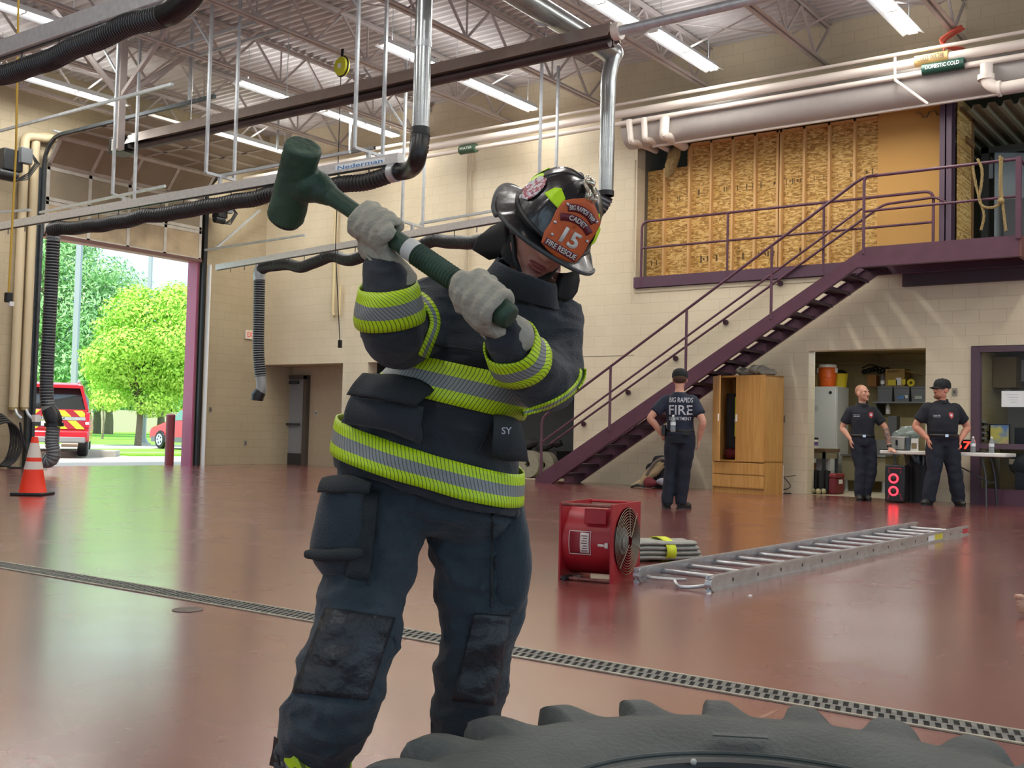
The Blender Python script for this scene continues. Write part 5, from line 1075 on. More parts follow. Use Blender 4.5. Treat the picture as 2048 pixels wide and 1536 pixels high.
def cap_on(root, o, k, m):
    g = G().lathe([(.087*k, .012*k), (.092*k, .03*k), (.09*k, .07*k), (.075*k, .105*k), (.04*k, .125*k), (.002, .13*k)], (0, 0, 0), (0, 0, 1), 28)
    for p in g.v: p.y = p.y*1.13-.008*k
    c = obj('cap', g.xf(o['head']), m, root, True)
    br = [[V((.078*k*cos(a)*(1+.0*r), .07*k+(.085*k*r)*sin(a) if False else (.095*k*sin(a)*1.0+.075*k*r*sin(a)-.008*k), .022*k-.016*k*r+.012*k*cos(2*a)*-.5)) for a in [pi*(.06+.88*i/14) for i in range(15)]] for r in (0, .5, 1)]
    obj('visor', G().grid(br).xf(o['head']), m, c, True, thick=.004); obj('button', G().ell((0, -.008*k, .131*k), .007, n=8, k=5).xf(o['head']), m, c, True); return c
def patch_on(root, o, name, c, r, m, y):
    pass
# --- man with FIRE shirt, seen from behind
p = fl(1358, 1018); fm = thing('person', 'man seen from behind in a navy fire department T-shirt, cap and navy trousers', 'person', p, R(36-19-90)); k = 1.0
o = human(fm, dict(k=.995, lean=.03, kneeL=(.12, .03, .50), kneeR=(-.06, .02, .50), ankL=(.15, -.02, .09), ankR=(-.02, .03, .09), toeL=(.4, 1), toeR=(-.6, 1), elL=(.375, -.10, 1.16), wrL=(.235, -.01, .955), hdL=(-.7, .4, -.5), hnL=(.5, -.6, .3),
     elR=(-.30, -.08, 1.13), wrR=(-.235, .04, .90), hdR=(.1, .3, -1), hnR=(-1, 0, 0), yaw=.15, pitch=-.1, top=navy, tuck=True, arm=1.05))
cap_on(fm, o, .995*1.02, mat('cap_black', '14161a', .8)); P_ = o['P']
hg = G().ell(V((0, -.035, .005)), (.082, .082, .06), n=18, k=10).xf(o['head']); obj('hair', hg, mat('hair_brown', '4a3526', .9), o['body'], True)
wh = mat('shirt_print', 'c9ccd0', .7); yb = -.152
tg = G().merge(put_text('BIG RAPIDS', .062, (0.02, yb, 1.385), (1, 0, 0), (0, 0, 1), .012, .0, w=.30)).merge(put_text('FIRE', .12, (0.015, yb-.004, 1.255), (1, 0, 0), (0, 0, 1), .01, .0, w=.30)).merge(put_text('DEPARTMENT', .04, (0.01, yb-.004, 1.15), (1, 0, 0), (0, 0, 1), .012, .0, w=.28))
def wrap(tg, sh, off=.004):         # lay flat lettering onto the cloth
    from mathutils.bvhtree import BVHTree
    me = sh.data; t = BVHTree.FromPolygons([v.co.copy() for v in me.vertices], [tuple(q.vertices) for q in me.polygons])
    def go(d):
        for i, q in enumerate(tg.v):
            h = t.ray_cast(q-d*.4, d)
            if h[0]: tg.v[i] = h[0]-d*off
    return go
wrap(tg, o['shirt'])(V((0, 1, 0))); obj('back_lettering', tg, wh, o['shirt'], True, recalc=False)
q = fm.matrix_basis if False else M.Translation(fm.location) @ M.Rotation(fm.rotation_euler.z, 4, 'Z')
obj('radio_pouch', G().box((-.20, -.06, 1.0), (.05, .09, .14)), blackp, fm, True, bevel=.01); obj('phone_clip', G().box((.1, -.15, .97), (.1, .03, .05)), belt_m, fm, True)
wb = q @ V((-.06, -.185, .98)); bottle('clear water bottle held at the back of the man in the fire T-shirt', wb, 1.0, None)
# --- officer on the left of the pair, shaved head and moustache
p = fl(1724, 1001); ol = thing('person', 'shaven headed man with moustache in black polo, leaning hand on the table', 'person', p, R(36+180-90-8)); wz = .80
o = human(ol, dict(k=1.0, lean=-.02, kneeL=(.13, .04, .50), kneeR=(-.04, .05, .50), ankL=(.06, .02, .09), ankR=(-.05, .06, .09), toeL=(.1, 1), toeR=(-.1, 1), elL=(.335, .06, 1.12), wrL=(.37, .20, .82), hdL=(.35, .7, -.25), hnL=(0, .3, 1), curlL=.15, thL=1,
     elR=(-.30, -.06, 1.12), wrR=(-.195, .07, .945), hdR=(.1, .15, -1), hnR=(-1, .1, 0), yaw=.75, pitch=.05, roll=.05, skin=skin, hs=1.0, fat=1.02))
obj('moustache', G().ell((0, .0925, -.050), (.024, .009, .006), n=12, k=6).xf(o['head']), mat('moustache_brown', '6a4630', .9), o['body'], True)
obj('cropped_hair', G().ell(V((0, -.022, .040)), (.0745, .086, .081), n=22, k=14).xf(o['head']), mat('stubble_hair', 'b58568', .8), o['body'], True)
def polo(root, o, k, bx_, y0):
    sh = o['shirt']; 
    g = G().lathe([(.075, 0), (.082, .012), (.07, .05)], (0, 0, 0), (0, 0, 1), 24, cap=False); obj('collar', g.xf(M.Translation(o['P']((0, 0, 1.475))) @ M.Rotation(-.25, 4, 'X')), blackc, sh, True, thick=.006)
    tg = G()
    for i in range(2): 
        x = bx_[0]
        for w in (.02, .012, .024, .016): tg.box((x+w/2-.03, .4, 1.325-i*.022), (w, .001, .008)); x += w+.005
    wrap(tg, sh, .004)(V((0, -1, 0))); obj('name_lettering', tg, wh, sh, True, recalc=False)
    bx0 = bx_[1]; em = G().prism([(-.036, .04), (0, .05), (.036, .04), (.034, -.012), (0, -.05), (-.034, -.012)], (bx0, .4, 1.325), (1, 0, 0), (0, 0, 1), (0, .001, 0)); wrap(em, sh, .004)(V((0, -1, 0))); e1 = obj('chest_badge', em, mat('badge_red', 'b5434a', .6), sh, True, recalc=False)
    em = G().prism([(-.016, .016), (.016, .016), (.016, -.016), (-.016, -.016)], (bx0, .4, 1.33), (1, 0, 0), (0, 0, 1), (0, .001, 0)); wrap(em, sh, .007)(V((0, -1, 0))); obj('badge_cross', em, wh, e1, True, recalc=False)
polo(ol, o, 1, (.10, -.105), .13)
sh_, el_, wr_2 = o['forearm']['L']; obj('wrist_strap', G().cyl(el_.lerp(wr_2, .84), el_.lerp(wr_2, .97), .036, n=16), blackp, ol, True)
tt = limb_g([(el_.lerp(wr_2, .02), .0445), (el_.lerp(wr_2, .35), .0452), (el_.lerp(wr_2, .78), .033)], 4, 14, rnd=False)
tm2 = mat('tattooed_skin', 'a87c66', .5, c2='4a4548', nscale=26, detail=2); obj('tattooed_forearm', tt, tm2, o['body'], True)
# --- officer on the right, cap, stout
p = fl(1884, 1011); orr = thing('person', 'stout man in black polo, cap and glasses, hands in pockets, looking left', 'person', p, R(36+180-90-4)); k = 1.03
o = human(orr, dict(k=1.03, fat=1.24, belly=.035, lean=-.03, kneeL=(.16, .03, .50), kneeR=(-.13, .04, .50), ankL=(.22, .02, .09), ankR=(-.19, .03, .09), toeL=(.15, 1), toeR=(-.75, .7), elL=(.37, -.07, 1.13), wrL=(.225, .07, .945), hdL=(-.1, .15, -1), hnL=(1, .1, 0),
     elR=(-.36, -.06, 1.13), wrR=(-.225, .08, .945), hdR=(.1, .15, -1), hnR=(-1, .1, 0), yaw=-1.2, pitch=.03, skin=skin2, hs=1.08, jaw=1.15, neck=1.2, arm=1.2, headfwd=.02))
cap_on(orr, o, 1.03*1.02, mat('cap_black', '14161a')); polo(orr, o, 1, (.12, -.07), .18)
g = G()
for s in (-1, 1): g.tube([V((s*.034+.022*cos(a), .103, .012+.017*sin(a))) for a in [i*pi/8 for i in range(16)]], .0022, n=5, closed=True); g.tube([V((s*.056, .1, .014)), V((s*.084, .0, .012))], .0022, n=5)
obj('glasses', g.xf(o['head']), blackp, orr, True); obj('beard', G().ell((0, .060, -.098), (.045, .045, .028), n=16, k=10).ell((0, .096, -.05), (.026, .009, .006), n=10, k=6).xf(o['head']), mat('beard_brown', '7a5038', .95), o['body'], True)
# --- bare foot of someone lying at the right edge
q = fl(2036, 1233); d = V((_r.x, _r.y, 0)).normalized(); up = V((0, 0, 1)); bk = V((-d.y, d.x, 0))
ft = thing('person', 'bare foot of a person lying on the floor at the right edge', 'person', q); g = G()
at_ = lambda x, y, z: q+d*x+bk*y+up*z
g.merge(limb_g([(at_(.012, .0, .062), (.016, .044)), (at_(.05, .0, .060), (.022, .047)), (at_(.11, .005, .056), (.032, .042)), (at_(.17, .01, .055), (.036, .040)), (at_(.22, .01, .05), (.034, .036))], 5, 18, side=bk))
g.merge(limb_g([(at_(.17, .03, .06), .040), (at_(.22, .10, .07), .038), (at_(.32, .28, .08), .048), (at_(.42, .46, .09), .055)], 4, 14))
for z, r, L_ in ((.104, .0150, .040), (.079, .0100, .034), (.061, .0095, .030), (.044, .0090, .026), (.029, .0085, .020)): g.merge(limb_g([(at_(.022, 0, z), r), (at_(.022-L_*.55, -.004, z+.002), r*1.02), (at_(.022-L_, -.002, z), r*.92)], 3, 10))
for p in g.v: p.z = max(p.z, .003)
obj('body', remesh(g, .0035, 2), mat('foot_skin', 'c49a82', .5, noise_amt=.1, nscale=30), ft, ang=180)
# ================================================================ the firefighter
from mathutils.bvhtree import BVHTree
nomex = mat('turnout_cloth', '292e34', .82, noise_amt=.22, nscale=5, bump=.35, bscale=260, sheen=.15)
nomexb = mat('turnout_trouser', '323d45', .82, noise_amt=.28, nscale=4, bump=.35, bscale=240, sheen=.15)
knee_m = mat('knee_patch', '2a2e33', .5, noise_amt=.4, nscale=9, bump=.3, bscale=60)
def band_mat():
    m = mat('reflective_tape', 'c8e81e', .5); N = m.node_tree.nodes; L = m.node_tree.links; b = N['Principled BSDF']
    uv = N.new('ShaderNodeUVMap'); sp = N.new('ShaderNodeSeparateXYZ'); L.new(uv.outputs[0], sp.inputs[0])
    def mt(op, a, v):
        k = N.new('ShaderNodeMath'); k.operation = op
        for i, q in enumerate((a, v)):
            if isinstance(q, (int, float)): k.inputs[i].default_value = q
            else: L.new(q, k.inputs[i])
        return k.outputs[0]
    mid = mt('LESS_THAN', mt('ABSOLUTE', mt('SUBTRACT', sp.outputs[1], .5), 0), .17)
    k1 = N.new('ShaderNodeMix'); k1.data_type = 'RGBA'; L.new(mid, k1.inputs[0]); k1.inputs[6].default_value = lin('c9ea1c'); k1.inputs[7].default_value = lin('8f9290')
    ln = mt('LESS_THAN', mt('FRACT', mt('ADD', mt('MULTIPLY', sp.outputs[0], 115), mt('MULTIPLY', sp.outputs[1], 1.3)), 0), .2)
    k2 = N.new('ShaderNodeMix'); k2.data_type = 'RGBA'; L.new(mt('MULTIPLY', ln, .82), k2.inputs[0]); L.new(k1.outputs[2], k2.inputs[6]); k2.inputs[7].default_value = lin('22251a')
    L.new(k2.outputs[2], b.inputs['Base Color']); return m
tape = band_mat(); lime = mat('lime_tape', 'c9ea1c', .5); limeh = mat('helmet_lime', 'c6f40a', .45)
def F(x, y, d): return D(x, y, d)
def rm_(px_, d): return px_*d/FPX
def row(Lx, Ly, Rx, Ry, d, b, dip=0, n=40, sq=.85, e=0):
    a, c = F(Lx, Ly, d), F(Rx, Ry, d); m = (a+c)/2; A = (c-a)/2; B = -CF*b-CU*rm_(dip, d); o = []
    A = A*(1+e/A.length); B = B*(1+e/B.length)
    for i in range(n):
        t = 2*pi*i/n; ct, st_ = cos(t), sin(t); ct = math.copysign(abs(ct)**sq, ct); st_ = math.copysign(abs(st_)**sq, st_); o.append(m+A*ct+B*st_)
    return o
def limbpx(P, k=5, n=20): return limb_g([(F(x, y, d), rm_(r, d)) for x, y, d, r in P], k, n, side=CF)
ff = thing('person', 'firefighter cadet in black turnout gear and helmet, swinging a sledgehammer', 'person', (*(F(790, 1536, 2.45).xy), 0))
TOR = [(925, 552, 1118, 612, 2.47, .095), (868, 575, 1148, 650, 2.48, .125), (842, 640, 1142, 702, 2.49, .15), (808, 705, 1100, 768, 2.50, .16), (768, 752, 1052, 815, 2.50, .162), (712, 805, 1042, 872, 2.50, .165), (682, 850, 1038, 935, 2.50, .17), (670, 893, 1037, 1000, 2.50, .172), (670, 912, 1043, 1018, 2.50, .172), (674, 926, 1046, 1034, 2.50, .170)]
AR = [(763, 536, 2.20, 43), (769, 562, 2.20, 48), (777, 602, 2.21, 57), (781, 645, 2.23, 64), (787, 676, 2.27, 63), (830, 652, 2.36, 70), (888, 620, 2.46, 80)]
AL = [(1003, 660, 2.13, 46), (1016, 680, 2.15, 49), (1040, 721, 2.20, 54), (1068, 748, 2.26, 62), (1096, 756, 2.33, 62), (1118, 702, 2.42, 56), (1090, 645, 2.49, 78)]
g = G().loft([row(*t) for t in TOR]); g.merge(limbpx(AR, 6)); g.merge(limbpx(AL, 6))
jk = remesh(g, .0075, 5)
def crease(P, amp, sc, zs, off=0):
    for p in P:
        q = V((p.x*sc+off, p.y*sc, p.z*sc*zs)); w = (1-min(1, abs(noise.noise(q))*2.6))**2+.6*(1-min(1, abs(noise.noise(q*2.1+V((5, 0, 0))))*3))**2; p += -CF*(amp*(w-.35))
def folds(P, amp, sc, st=(1, 1, 1), off=0):
    for p in P:
        q = V((p.x*sc*st[0]+off, p.y*sc*st[1], p.z*sc*st[2])); w = noise.noise_vector(q)+noise.noise_vector(q*2.6)*.4; p += w*amp
folds(jk.v, .011, 6.5, (1, 1, 1.6)); folds(jk.v, .004, 17, (1, 1, 1.8), 7); crease(jk.v, .009, 7, 1.7)
jacket = obj('jacket', jk, nomex, ff, ang=180)
def bvh(g): return BVHTree.FromPolygons([p.copy() for p in g.v], g.f)
JT = bvh(jk)
def project(rings_, T, off=.005, ext=1.3):
    o = []
    for R_ in rings_:
        c = sum(R_, V((0, 0, 0)))/len(R_); q = []
        for p in R_:
            d = (p-c); L_ = d.length; d.normalize(); h = T.ray_cast(c, d)
            r = h[3]+off if (h[0] and h[3] < L_*ext) else L_*.99
            q.append(c+d*max(r, L_*.8))
        o.append([(p-c).length for p in q])
    K = len(o); n = len(o[0]); mx = [[max(o[a][(j+b) % n] for a in range(max(0, i-1), min(K, i+2)) for b in (-2, -1, 0, 1, 2)) for j in range(n)] for i in range(K)]
    out_ = []
    for i in range(K):               # calm the radial jitter
        c = sum(rings_[i], V((0, 0, 0)))/n; R_ = mx[i]; r2 = [(R_[j]*2+R_[j-1]+R_[(j+1) % n]+R_[j-2]+R_[(j+2) % n])/6 for j in range(n)]
        out_.append([c+(rings_[i][j]-c).normalized()*r2[j] for j in range(n)])
    return out_
def band_mesh(rings_, T, name, parent, off=.006, m=None, lab=None):
    rr = project(rings_, T, off); n = len(rr[0]); g = G(); vs_ = []; fs = []; uv = []
    for i, R_ in enumerate(rr):
        u = 0
        for j in range(n+1):
            p = R_[j % n]; 
            if j: u += (R_[j % n]-R_[j-1]).length
            vs_.append(p); uv.append((u+.001, i/(len(rr)-1)))
    for i in range(len(rr)-1):
        for j in range(n): a = i*(n+1)+j; fs.append((a, a+1, a+n+2, a+n+1))
    g.add(vs_, fs, 0, uv); o = obj(name, g, m or tape, parent, thick=.004, ang=180)
    if lab: o['label'] = lab
    return o
def lerp_row(a, b, t): return tuple(p+(q-p)*t for p, q in zip(a, b))
def tor_band(a, b, name, lab, dip=0, N_=6):
    rs = [row(*lerp_row(a, b, i/N_), dip=dip, n=110, sq=.9) for i in range(N_+1)]; return band_mesh(rs, JT, name, jacket, lab=lab)
tor_band((785, 700, 1085, 765, 2.5, .163), (752, 768, 1040, 838, 2.5, .163), 'reflective_band', 'lime and silver chest band')
tor_band((686, 832, 1038, 938, 2.5, .168), (671, 897, 1036, 1003, 2.5, .172), 'reflective_band', 'lime and silver hem band', dip=9)
def limb_band(P, i0, t0, i1, t1, name, par, T, N_=6, n=60):
    def at(i, t): a, b = P[i], P[i+1]; return tuple(p+(q-p)*t for p, q in zip(a, b))
    A, B = at(i0, t0), at(i1, t1); pa, pb = F(*A[:3]), F(*B[:3]); ax = (pb-pa).normalized(); x = CF-ax*ax.dot(CF); x.normalize(); y = ax.cross(x); rs = []
    for i in range(N_+1):
        c = pa.lerp(pb, i/N_); r = rm_(A[3]+(B[3]-A[3])*i/N_, A[2]); rs.append([c+x*cos(2*pi*j/n)*r+y*sin(2*pi*j/n)*r for j in range(n)])
    return band_mesh(rs, T, name, par, lab='lime and silver sleeve band')
limb_band(AR, 1, .15, 2, .95, 'reflective_band', jacket, JT); limb_band(AL, 1, .05, 2, .15, 'reflective_band', jacket, JT)
def hitcam(x, y, T, off=.006):
    d = ray(x, y).normalized(); h = T.ray_cast(CP, d); return h[0]-d*off if h[0] else None
def ribbon(P, w, T, dd, name, par, m=None, off=.006, lab=None):     # strip lying on the cloth along a line of points
    C = catmull([V((x, y, 0)) for x, y in P], 6); q0 = []; L_ = 0; uv = []; last = None
    for i, c in enumerate(C):
        t = (C[min(i+1, len(C)-1)]-C[max(i-1, 0)]).normalized(); nn = V((-t.y, t.x, 0)); r_ = []
        for s in (-.5, -.17, .17, .5):
            p = c+nn*w*s; h = hitcam(p.x, p.y, T, off); r_.append(h)
        q0.append((c, nn, r_))
    D0 = dd; rows = []
    for c, nn, r_ in q0:
        ks = [dep(h) for h in r_ if h is not None]; 
        if ks: D0 = sum(ks)/len(ks)
        rows.append([h if (h is not None and abs(dep(h)-D0) < .05) else F(c.x+nn.x*w*s, c.y+nn.y*w*s, D0) for h, s in zip(r_, (-.5, -.17, .17, .5))])
    g = G(); vs_ = []; uvs = []; u = 0.001
    for i, r_ in enumerate(rows):
        if i: u += (rows[i][1]-rows[i-1][1]).length
        for j, p in enumerate(r_): vs_.append(p); uvs.append((u, j/3))
    fs = [(i*4+j, i*4+j+1, i*4+j+5, i*4+j+4) for i in range(len(rows)-1) for j in range(3)]
    g.add(vs_, fs, 0, uvs); o = obj(name, g, m or tape, par, thick=.003, ang=180)
    if lab: o['label'] = lab
    return o
ribbon([(833, 590), (851, 602), (866, 625), (870, 648), (863, 672), (853, 697), (846, 714)], 20, JT, 2.36, 'reflective_trim', jacket, lab='lime strip round the raised upper arm')
ribbon([(1166, 738), (1163, 757), (1150, 776), (1127, 795), (1096, 811), (1062, 822), (1032, 829)], 13, JT, 2.38, 'reflective_trim', jacket, lab='lime strip along the lowered elbow')
# storm flap, seams, pocket flap, bellows pocket, patches
ribbon([(984, 845), (972, 872), (955, 905)], 3, JT, 2.33, 'flap_seam', jacket, black, .008)
ribbon([(870, 690), (930, 697), (975, 706)], 3, JT, 2.33, 'chest_seam', jacket, black, .006)
def quad_patch(A, B, d, name, par, m, th=.012, nx=12, ny=6, sag=0.0, lab=None):   # A, B: lists of (x, y, depth) along the top and bottom edges
    ca, cb = catmull([F(*p) for p in A], 6), catmull([F(*p) for p in B], 6); n = min(len(ca), len(cb)); P = []
    for j in range(ny+1):
        t = j/ny; P.append([ca[i].lerp(cb[i], t)-CF*(sag*sin(pi*t)) for i in range(n)])
    g = G().grid(P); folds(g.v, .004, 14); o = obj(name, g, m, par, thick=th, ang=60)
    if lab: o['label'] = lab
    return o
flapm = mat('turnout_flap', '2b3033', .8, bump=.35, bscale=260)
quad_patch([(727, 752, 2.37), (790, 753, 2.33), (838, 762, 2.325), (868, 780, 2.33)], [(697, 790, 2.36), (745, 796, 2.29), (790, 803, 2.285), (832, 812, 2.30)], 2.3, 'pocket_flap', jacket, flapm, .012, sag=.012)
quad_patch([(708, 800, 2.355), (770, 806, 2.325), (845, 822, 2.325)], [(690, 838, 2.36), (765, 850, 2.32), (842, 880, 2.322)], 2.3, 'pocket', jacket, nomex, .03, sag=.012)
quad_patch([(986, 838, 2.36), (1012, 842, 2.36), (1030, 850, 2.38)], [(990, 905, 2.35), (1018, 915, 2.35), (1046, 918, 2.39)], 2.3, 'pocket', jacket, flapm, .03, sag=.02)
pl_ = quad_patch([(998, 853, 2.335), (1012, 853, 2.335), (1025, 852, 2.345)], [(1002, 872, 2.33), (1014, 873, 2.33), (1027, 871, 2.342)], 2.3, 'pocket_label', jacket, mat('label_grey', '5a5660', .6), .004)
obj('label_lettering', put_text('SY', .014, F(1013, 862, 2.318), CR*.98+CU*.0, CU, .015), mat('label_print', 'b9b6c0', .6), pl_)
sp_ = quad_patch([(1160, 668, 2.40), (1164, 672, 2.42), (1166, 678, 2.45)], [(1157, 700, 2.40), (1161, 704, 2.42), (1163, 712, 2.45)], 2.4, 'shoulder_patch', jacket, mat('patch_white', 'd9d4d2', .7), .004); quad_patch([(1161, 680, 2.39), (1165, 684, 2.42), (1166, 688, 2.45)], [(1160, 686, 2.39), (1164, 690, 2.42), (1165, 694, 2.45)], 2.4, 'patch_stripe', sp_, mat('patch_red', 'a83a4a', .7), .004)
hk = G().tube(catmull([F(926, 572, 2.16), F(917, 590, 2.16), F(912, 606, 2.17), F(914, 622, 2.17), F(922, 612, 2.165), F(925, 596, 2.16)], 5), .0035, n=7); hk.box(F(922, 586, 2.155), (.014, .008, .022)); obj('metal_clip', hk, silver, jacket)
# collar
cr_ = [row(950, 568, 1122, 622, 2.44, .10, 10), row(968, 545, 1118, 600, 2.42, .105, 12), row(985, 522, 1116, 575, 2.40, .102, 14), row(990, 514, 1114, 566, 2.40, .098, 14), row(996, 520, 1108, 572, 2.40, .088, 14), row(985, 555, 1110, 605, 2.42, .085, 10)]
g = G().loft(cr_, cap=False); folds(g.v, .006, 9); obj('collar', g, nomex, jacket, ang=180)
g = G().loft([row(1008, 520, 1100, 570, 2.41, .075, 10), row(1000, 505, 1100, 560, 2.42, .075, 10), row(1015, 470, 1120, 530, 2.44, .06, 0)], cap=False); folds(g.v, .004, 20); obj('hood', g, mat('hood_black', '111214', .9), ff, ang=180)
# trousers
LL = [(772, 925, 2.52, 96), (765, 1000, 2.50, 101), (748, 1100, 2.46, 97), (728, 1190, 2.43, 86), (706, 1275, 2.39, 90), (676, 1370, 2.37, 92), (655, 1435, 2.37, 94), (634, 1490, 2.38, 80), (626, 1520, 2.385, 78)]
LR = [(942, 965, 2.56, 97), (955, 1080, 2.56, 97), (960, 1180, 2.55, 93), (955, 1255, 2.54, 80), (950, 1330, 2.53, 77), (937, 1400, 2.54, 73), (931, 1450, 2.555, 71), (929, 1490, 2.565, 70)]
g = G().loft([row(690, 890, 1035, 960, 2.53, .15), row(682, 935, 1042, 1000, 2.53, .155), (row(690, 990, 1045, 1045, 2.53, .15)), row(740, 1045, 1000, 1075, 2.53, .10)]); g.merge(limbpx(LL, 6)); g.merge(limbpx(LR, 6))
tk = remesh(g, .0085, 5); folds(tk.v, .010, 5.5, (1, 1, 2.0), 3); folds(tk.v, .006, 14, (.8, .8, 2.4), 11); crease(tk.v, .014, 6, 2.2, 3)
for p in tk.v:      # cross creases at the knees and shins
    w = noise.noise(V((p.x*2.2, p.y*2.2, p.z*19)))+.6*noise.noise(V((p.x*5, p.y*5, p.z*34+9))); k = max(0, 1-abs(p.z-.42)/.42); q = p-V((0, 0, 0)); p += -CF*(w*.011*k)+CR*(w*.006*k)
tro = obj('trousers', tk, nomexb, ff, ang=180); TT = bvh(tk)
def cam_patch(A, B, T, name, par, m, th, off=.004, nx=10, ny=10, bulge=0, dd=2.4, lab=None):   # panel sewn on the cloth
    P = []; D0 = dd
    for j in range(ny+1):
        r_ = []
        for i in range(nx+1):
            s, t = i/nx, j/ny
            def ev(E, s): 
                k = s*(len(E)-1); a = min(int(k), len(E)-2); f = k-a; return E[a][0]+(E[a+1][0]-E[a][0])*f, E[a][1]+(E[a+1][1]-E[a][1])*f
            (ax, ay), (bx_, by_) = ev(A, s), ev(B, s); x, y = ax+(bx_-ax)*t, ay+(by_-ay)*t; h = hitcam(x, y, T, off+bulge*(sin(pi*min(1, max(0, t)))**.4)*(sin(pi*s)**.4))
            if h is None or abs(dep(h)-D0) > .16: h = F(x, y, D0)
            else: D0 = D0*.6+dep(h)*.4
            r_.append(h)
        P.append(r_)
    g = G().grid(P); o = obj(name, g, m, par, thick=th, ang=70)
    if lab: o['label'] = lab
    return o
# cargo pockets
g = G(); rows_ = [(648, 958, 735, 968, .06), (640, 1000, 730, 1000, .085), (628, 1050, 728, 1050, .095), (622, 1095, 725, 1095, .095), (632, 1125, 718, 1125, .085), (650, 1150, 700, 1158, .06)]
g.loft([[F((a+c)/2+(c-a)/2*math.copysign(abs(cos(t))**.6, cos(t)), (b+d)/2, 2.40-e*math.copysign(abs(sin(t))**.6, sin(t))*.8) for t in [i*2*pi/24 for i in range(24)]] for a, b, c, d, e in rows_]); h = remesh(g, .008, 2); folds(h.v, .008, 8); cpk = obj('cargo_pocket', h, nomexb, tro, ang=180)
g = limb_g([(F(616, 1109, 2.33), .010), (F(660, 1110, 2.30), .013), (F(705, 1108, 2.30), .013), (F(722, 1106, 2.31), .010)], 4, 10); folds(g.v, .003, 30); obj('pocket_strap', g, flapm, cpk)
quad_patch([(648, 957, 2.36), (695, 955, 2.31), (742, 972, 2.33)], [(640, 985, 2.34), (690, 985, 2.295), (736, 985, 2.32)], 2.3, 'pocket_flap', cpk, flapm, .012, sag=.01)
cam_patch([(726, 985), (758, 985)], [(695, 1155), (738, 1160)], TT, 'pocket_bellows', tro, flapm, .02, .01)
g = G(); rows_ = [(1000, 1000, 1048, 1008, .05), (990, 1060, 1058, 1060, .07), (985, 1130, 1060, 1130, .075), (990, 1190, 1056, 1190, .07), (1000, 1225, 1045, 1232, .045)]
g.loft([[F((a+c)/2+(c-a)/2*math.copysign(abs(cos(t))**.6, cos(t)), (b+d)/2, 2.50-e*math.copysign(abs(sin(t))**.6, sin(t))*.8) for t in [i*2*pi/24 for i in range(24)]] for a, b, c, d, e in rows_]); h = remesh(g, .008, 2); folds(h.v, .007, 8); obj('cargo_pocket', h, nomexb, tro, ang=180)
ribbon([(985, 1025), (984, 1120), (983, 1215)], 3, TT, 2.45, 'leg_seam', tro, black, .005); ribbon([(757, 990), (745, 1080), (736, 1170)], 3, TT, 2.38, 'leg_seam', tro, black, .005)
cam_patch([(652, 1215), (790, 1235)], [(585, 1385), (735, 1400)], TT, 'knee_patch', tro, knee_m, .006, .006, 16, 14); cam_patch([(948, 1228), (1022, 1232)], [(905, 1400), (990, 1410)], TT, 'knee_patch', tro, knee_m, .006, .006, 14, 14)
# hem band and boots
A_, B_ = (634, 1492, 2.375, 79), (626, 1534, 2.385, 77); pa, pb = F(*A_[:3]), F(*B_[:3]); ax = ((pb-pa)+CR*-.0).normalized(); rs = []
ax = (ax+CR*-.45).normalized()
for i in range(5):
    c = pa.lerp(pb, i/4); x = CF-ax*ax.dot(CF); x.normalize(); y = ax.cross(x); r = .086; rs.append([c+x*cos(2*pi*j/50)*r+y*sin(2*pi*j/50)*r for j in range(50)])
bm_ = G(); n = 50; vs_ = []; uv = []
for i, R_ in enumerate(rs):
    for j in range(n+1): vs_.append(R_[j % n]); uv.append((j*.001+.001, .0+.5*i/4))
bm_.add(vs_, [(i*(n+1)+j, i*(n+1)+j+1, (i+1)*(n+1)+j+1, (i+1)*(n+1)+j) for i in range(4) for j in range(n)], 0, uv); obj('reflective_band', bm_, tape, tro, thick=.004, ang=180)['label'] = 'lime and silver band at the trouser hem'
def boot(x, y, d, toe_dir, zt):
    c = F(x, y, d); c = V((c.x, c.y, 0)); t = toe_dir.normalized(); s = V((-t.y, t.x, 0)); g = G()
    g.loft([[c+V((0, 0, z))+t*(o+ly*sin(a))+s*(lx*cos(a)) for a in [i*2*pi/24 for i in range(24)]] for z, o, lx, ly in ((.025, .05, .055, .145), (.06, .045, .056, .145), (.09, .02, .055, .12), (.12, -.01, .056, .09), (.17, -.025, .058, .075), (.30, -.02, .066, .075), (.34, -.02, .064, .072))])
    o = obj('boot', g, mat('rubber_boot', '1d1e20', .4), ff, sub=1); obj('boot_sole', G().loft([[c+V((0, 0, z))+t*(.05+.15*sin(a))+s*(.06*cos(a)) for a in [i*2*pi/28 for i in range(28)]] for z in (0, .03)]), black, o); return o
tc_ = V((-CF.x, -CF.y, 0)); rc_ = V((_r.x, _r.y, 0)); bl = boot(624, 1510, 2.39, tc_+rc_*.1, .3); br_b = boot(929, 1480, 2.57, tc_+rc_*.35, .3)
g = G().loft([[F(548+dx, 1472, 2.36), F(556+dx, 1478, 2.33), F(560+dx, 1478, 2.35)] for dx in (0,)]+[[F(545, 1500, 2.36), F(556, 1505, 2.33), F(562, 1505, 2.35)], [F(538, 1530, 2.36), F(560, 1538, 2.32), F(568, 1535, 2.35)]]); obj('pull_strap', g, black, bl)
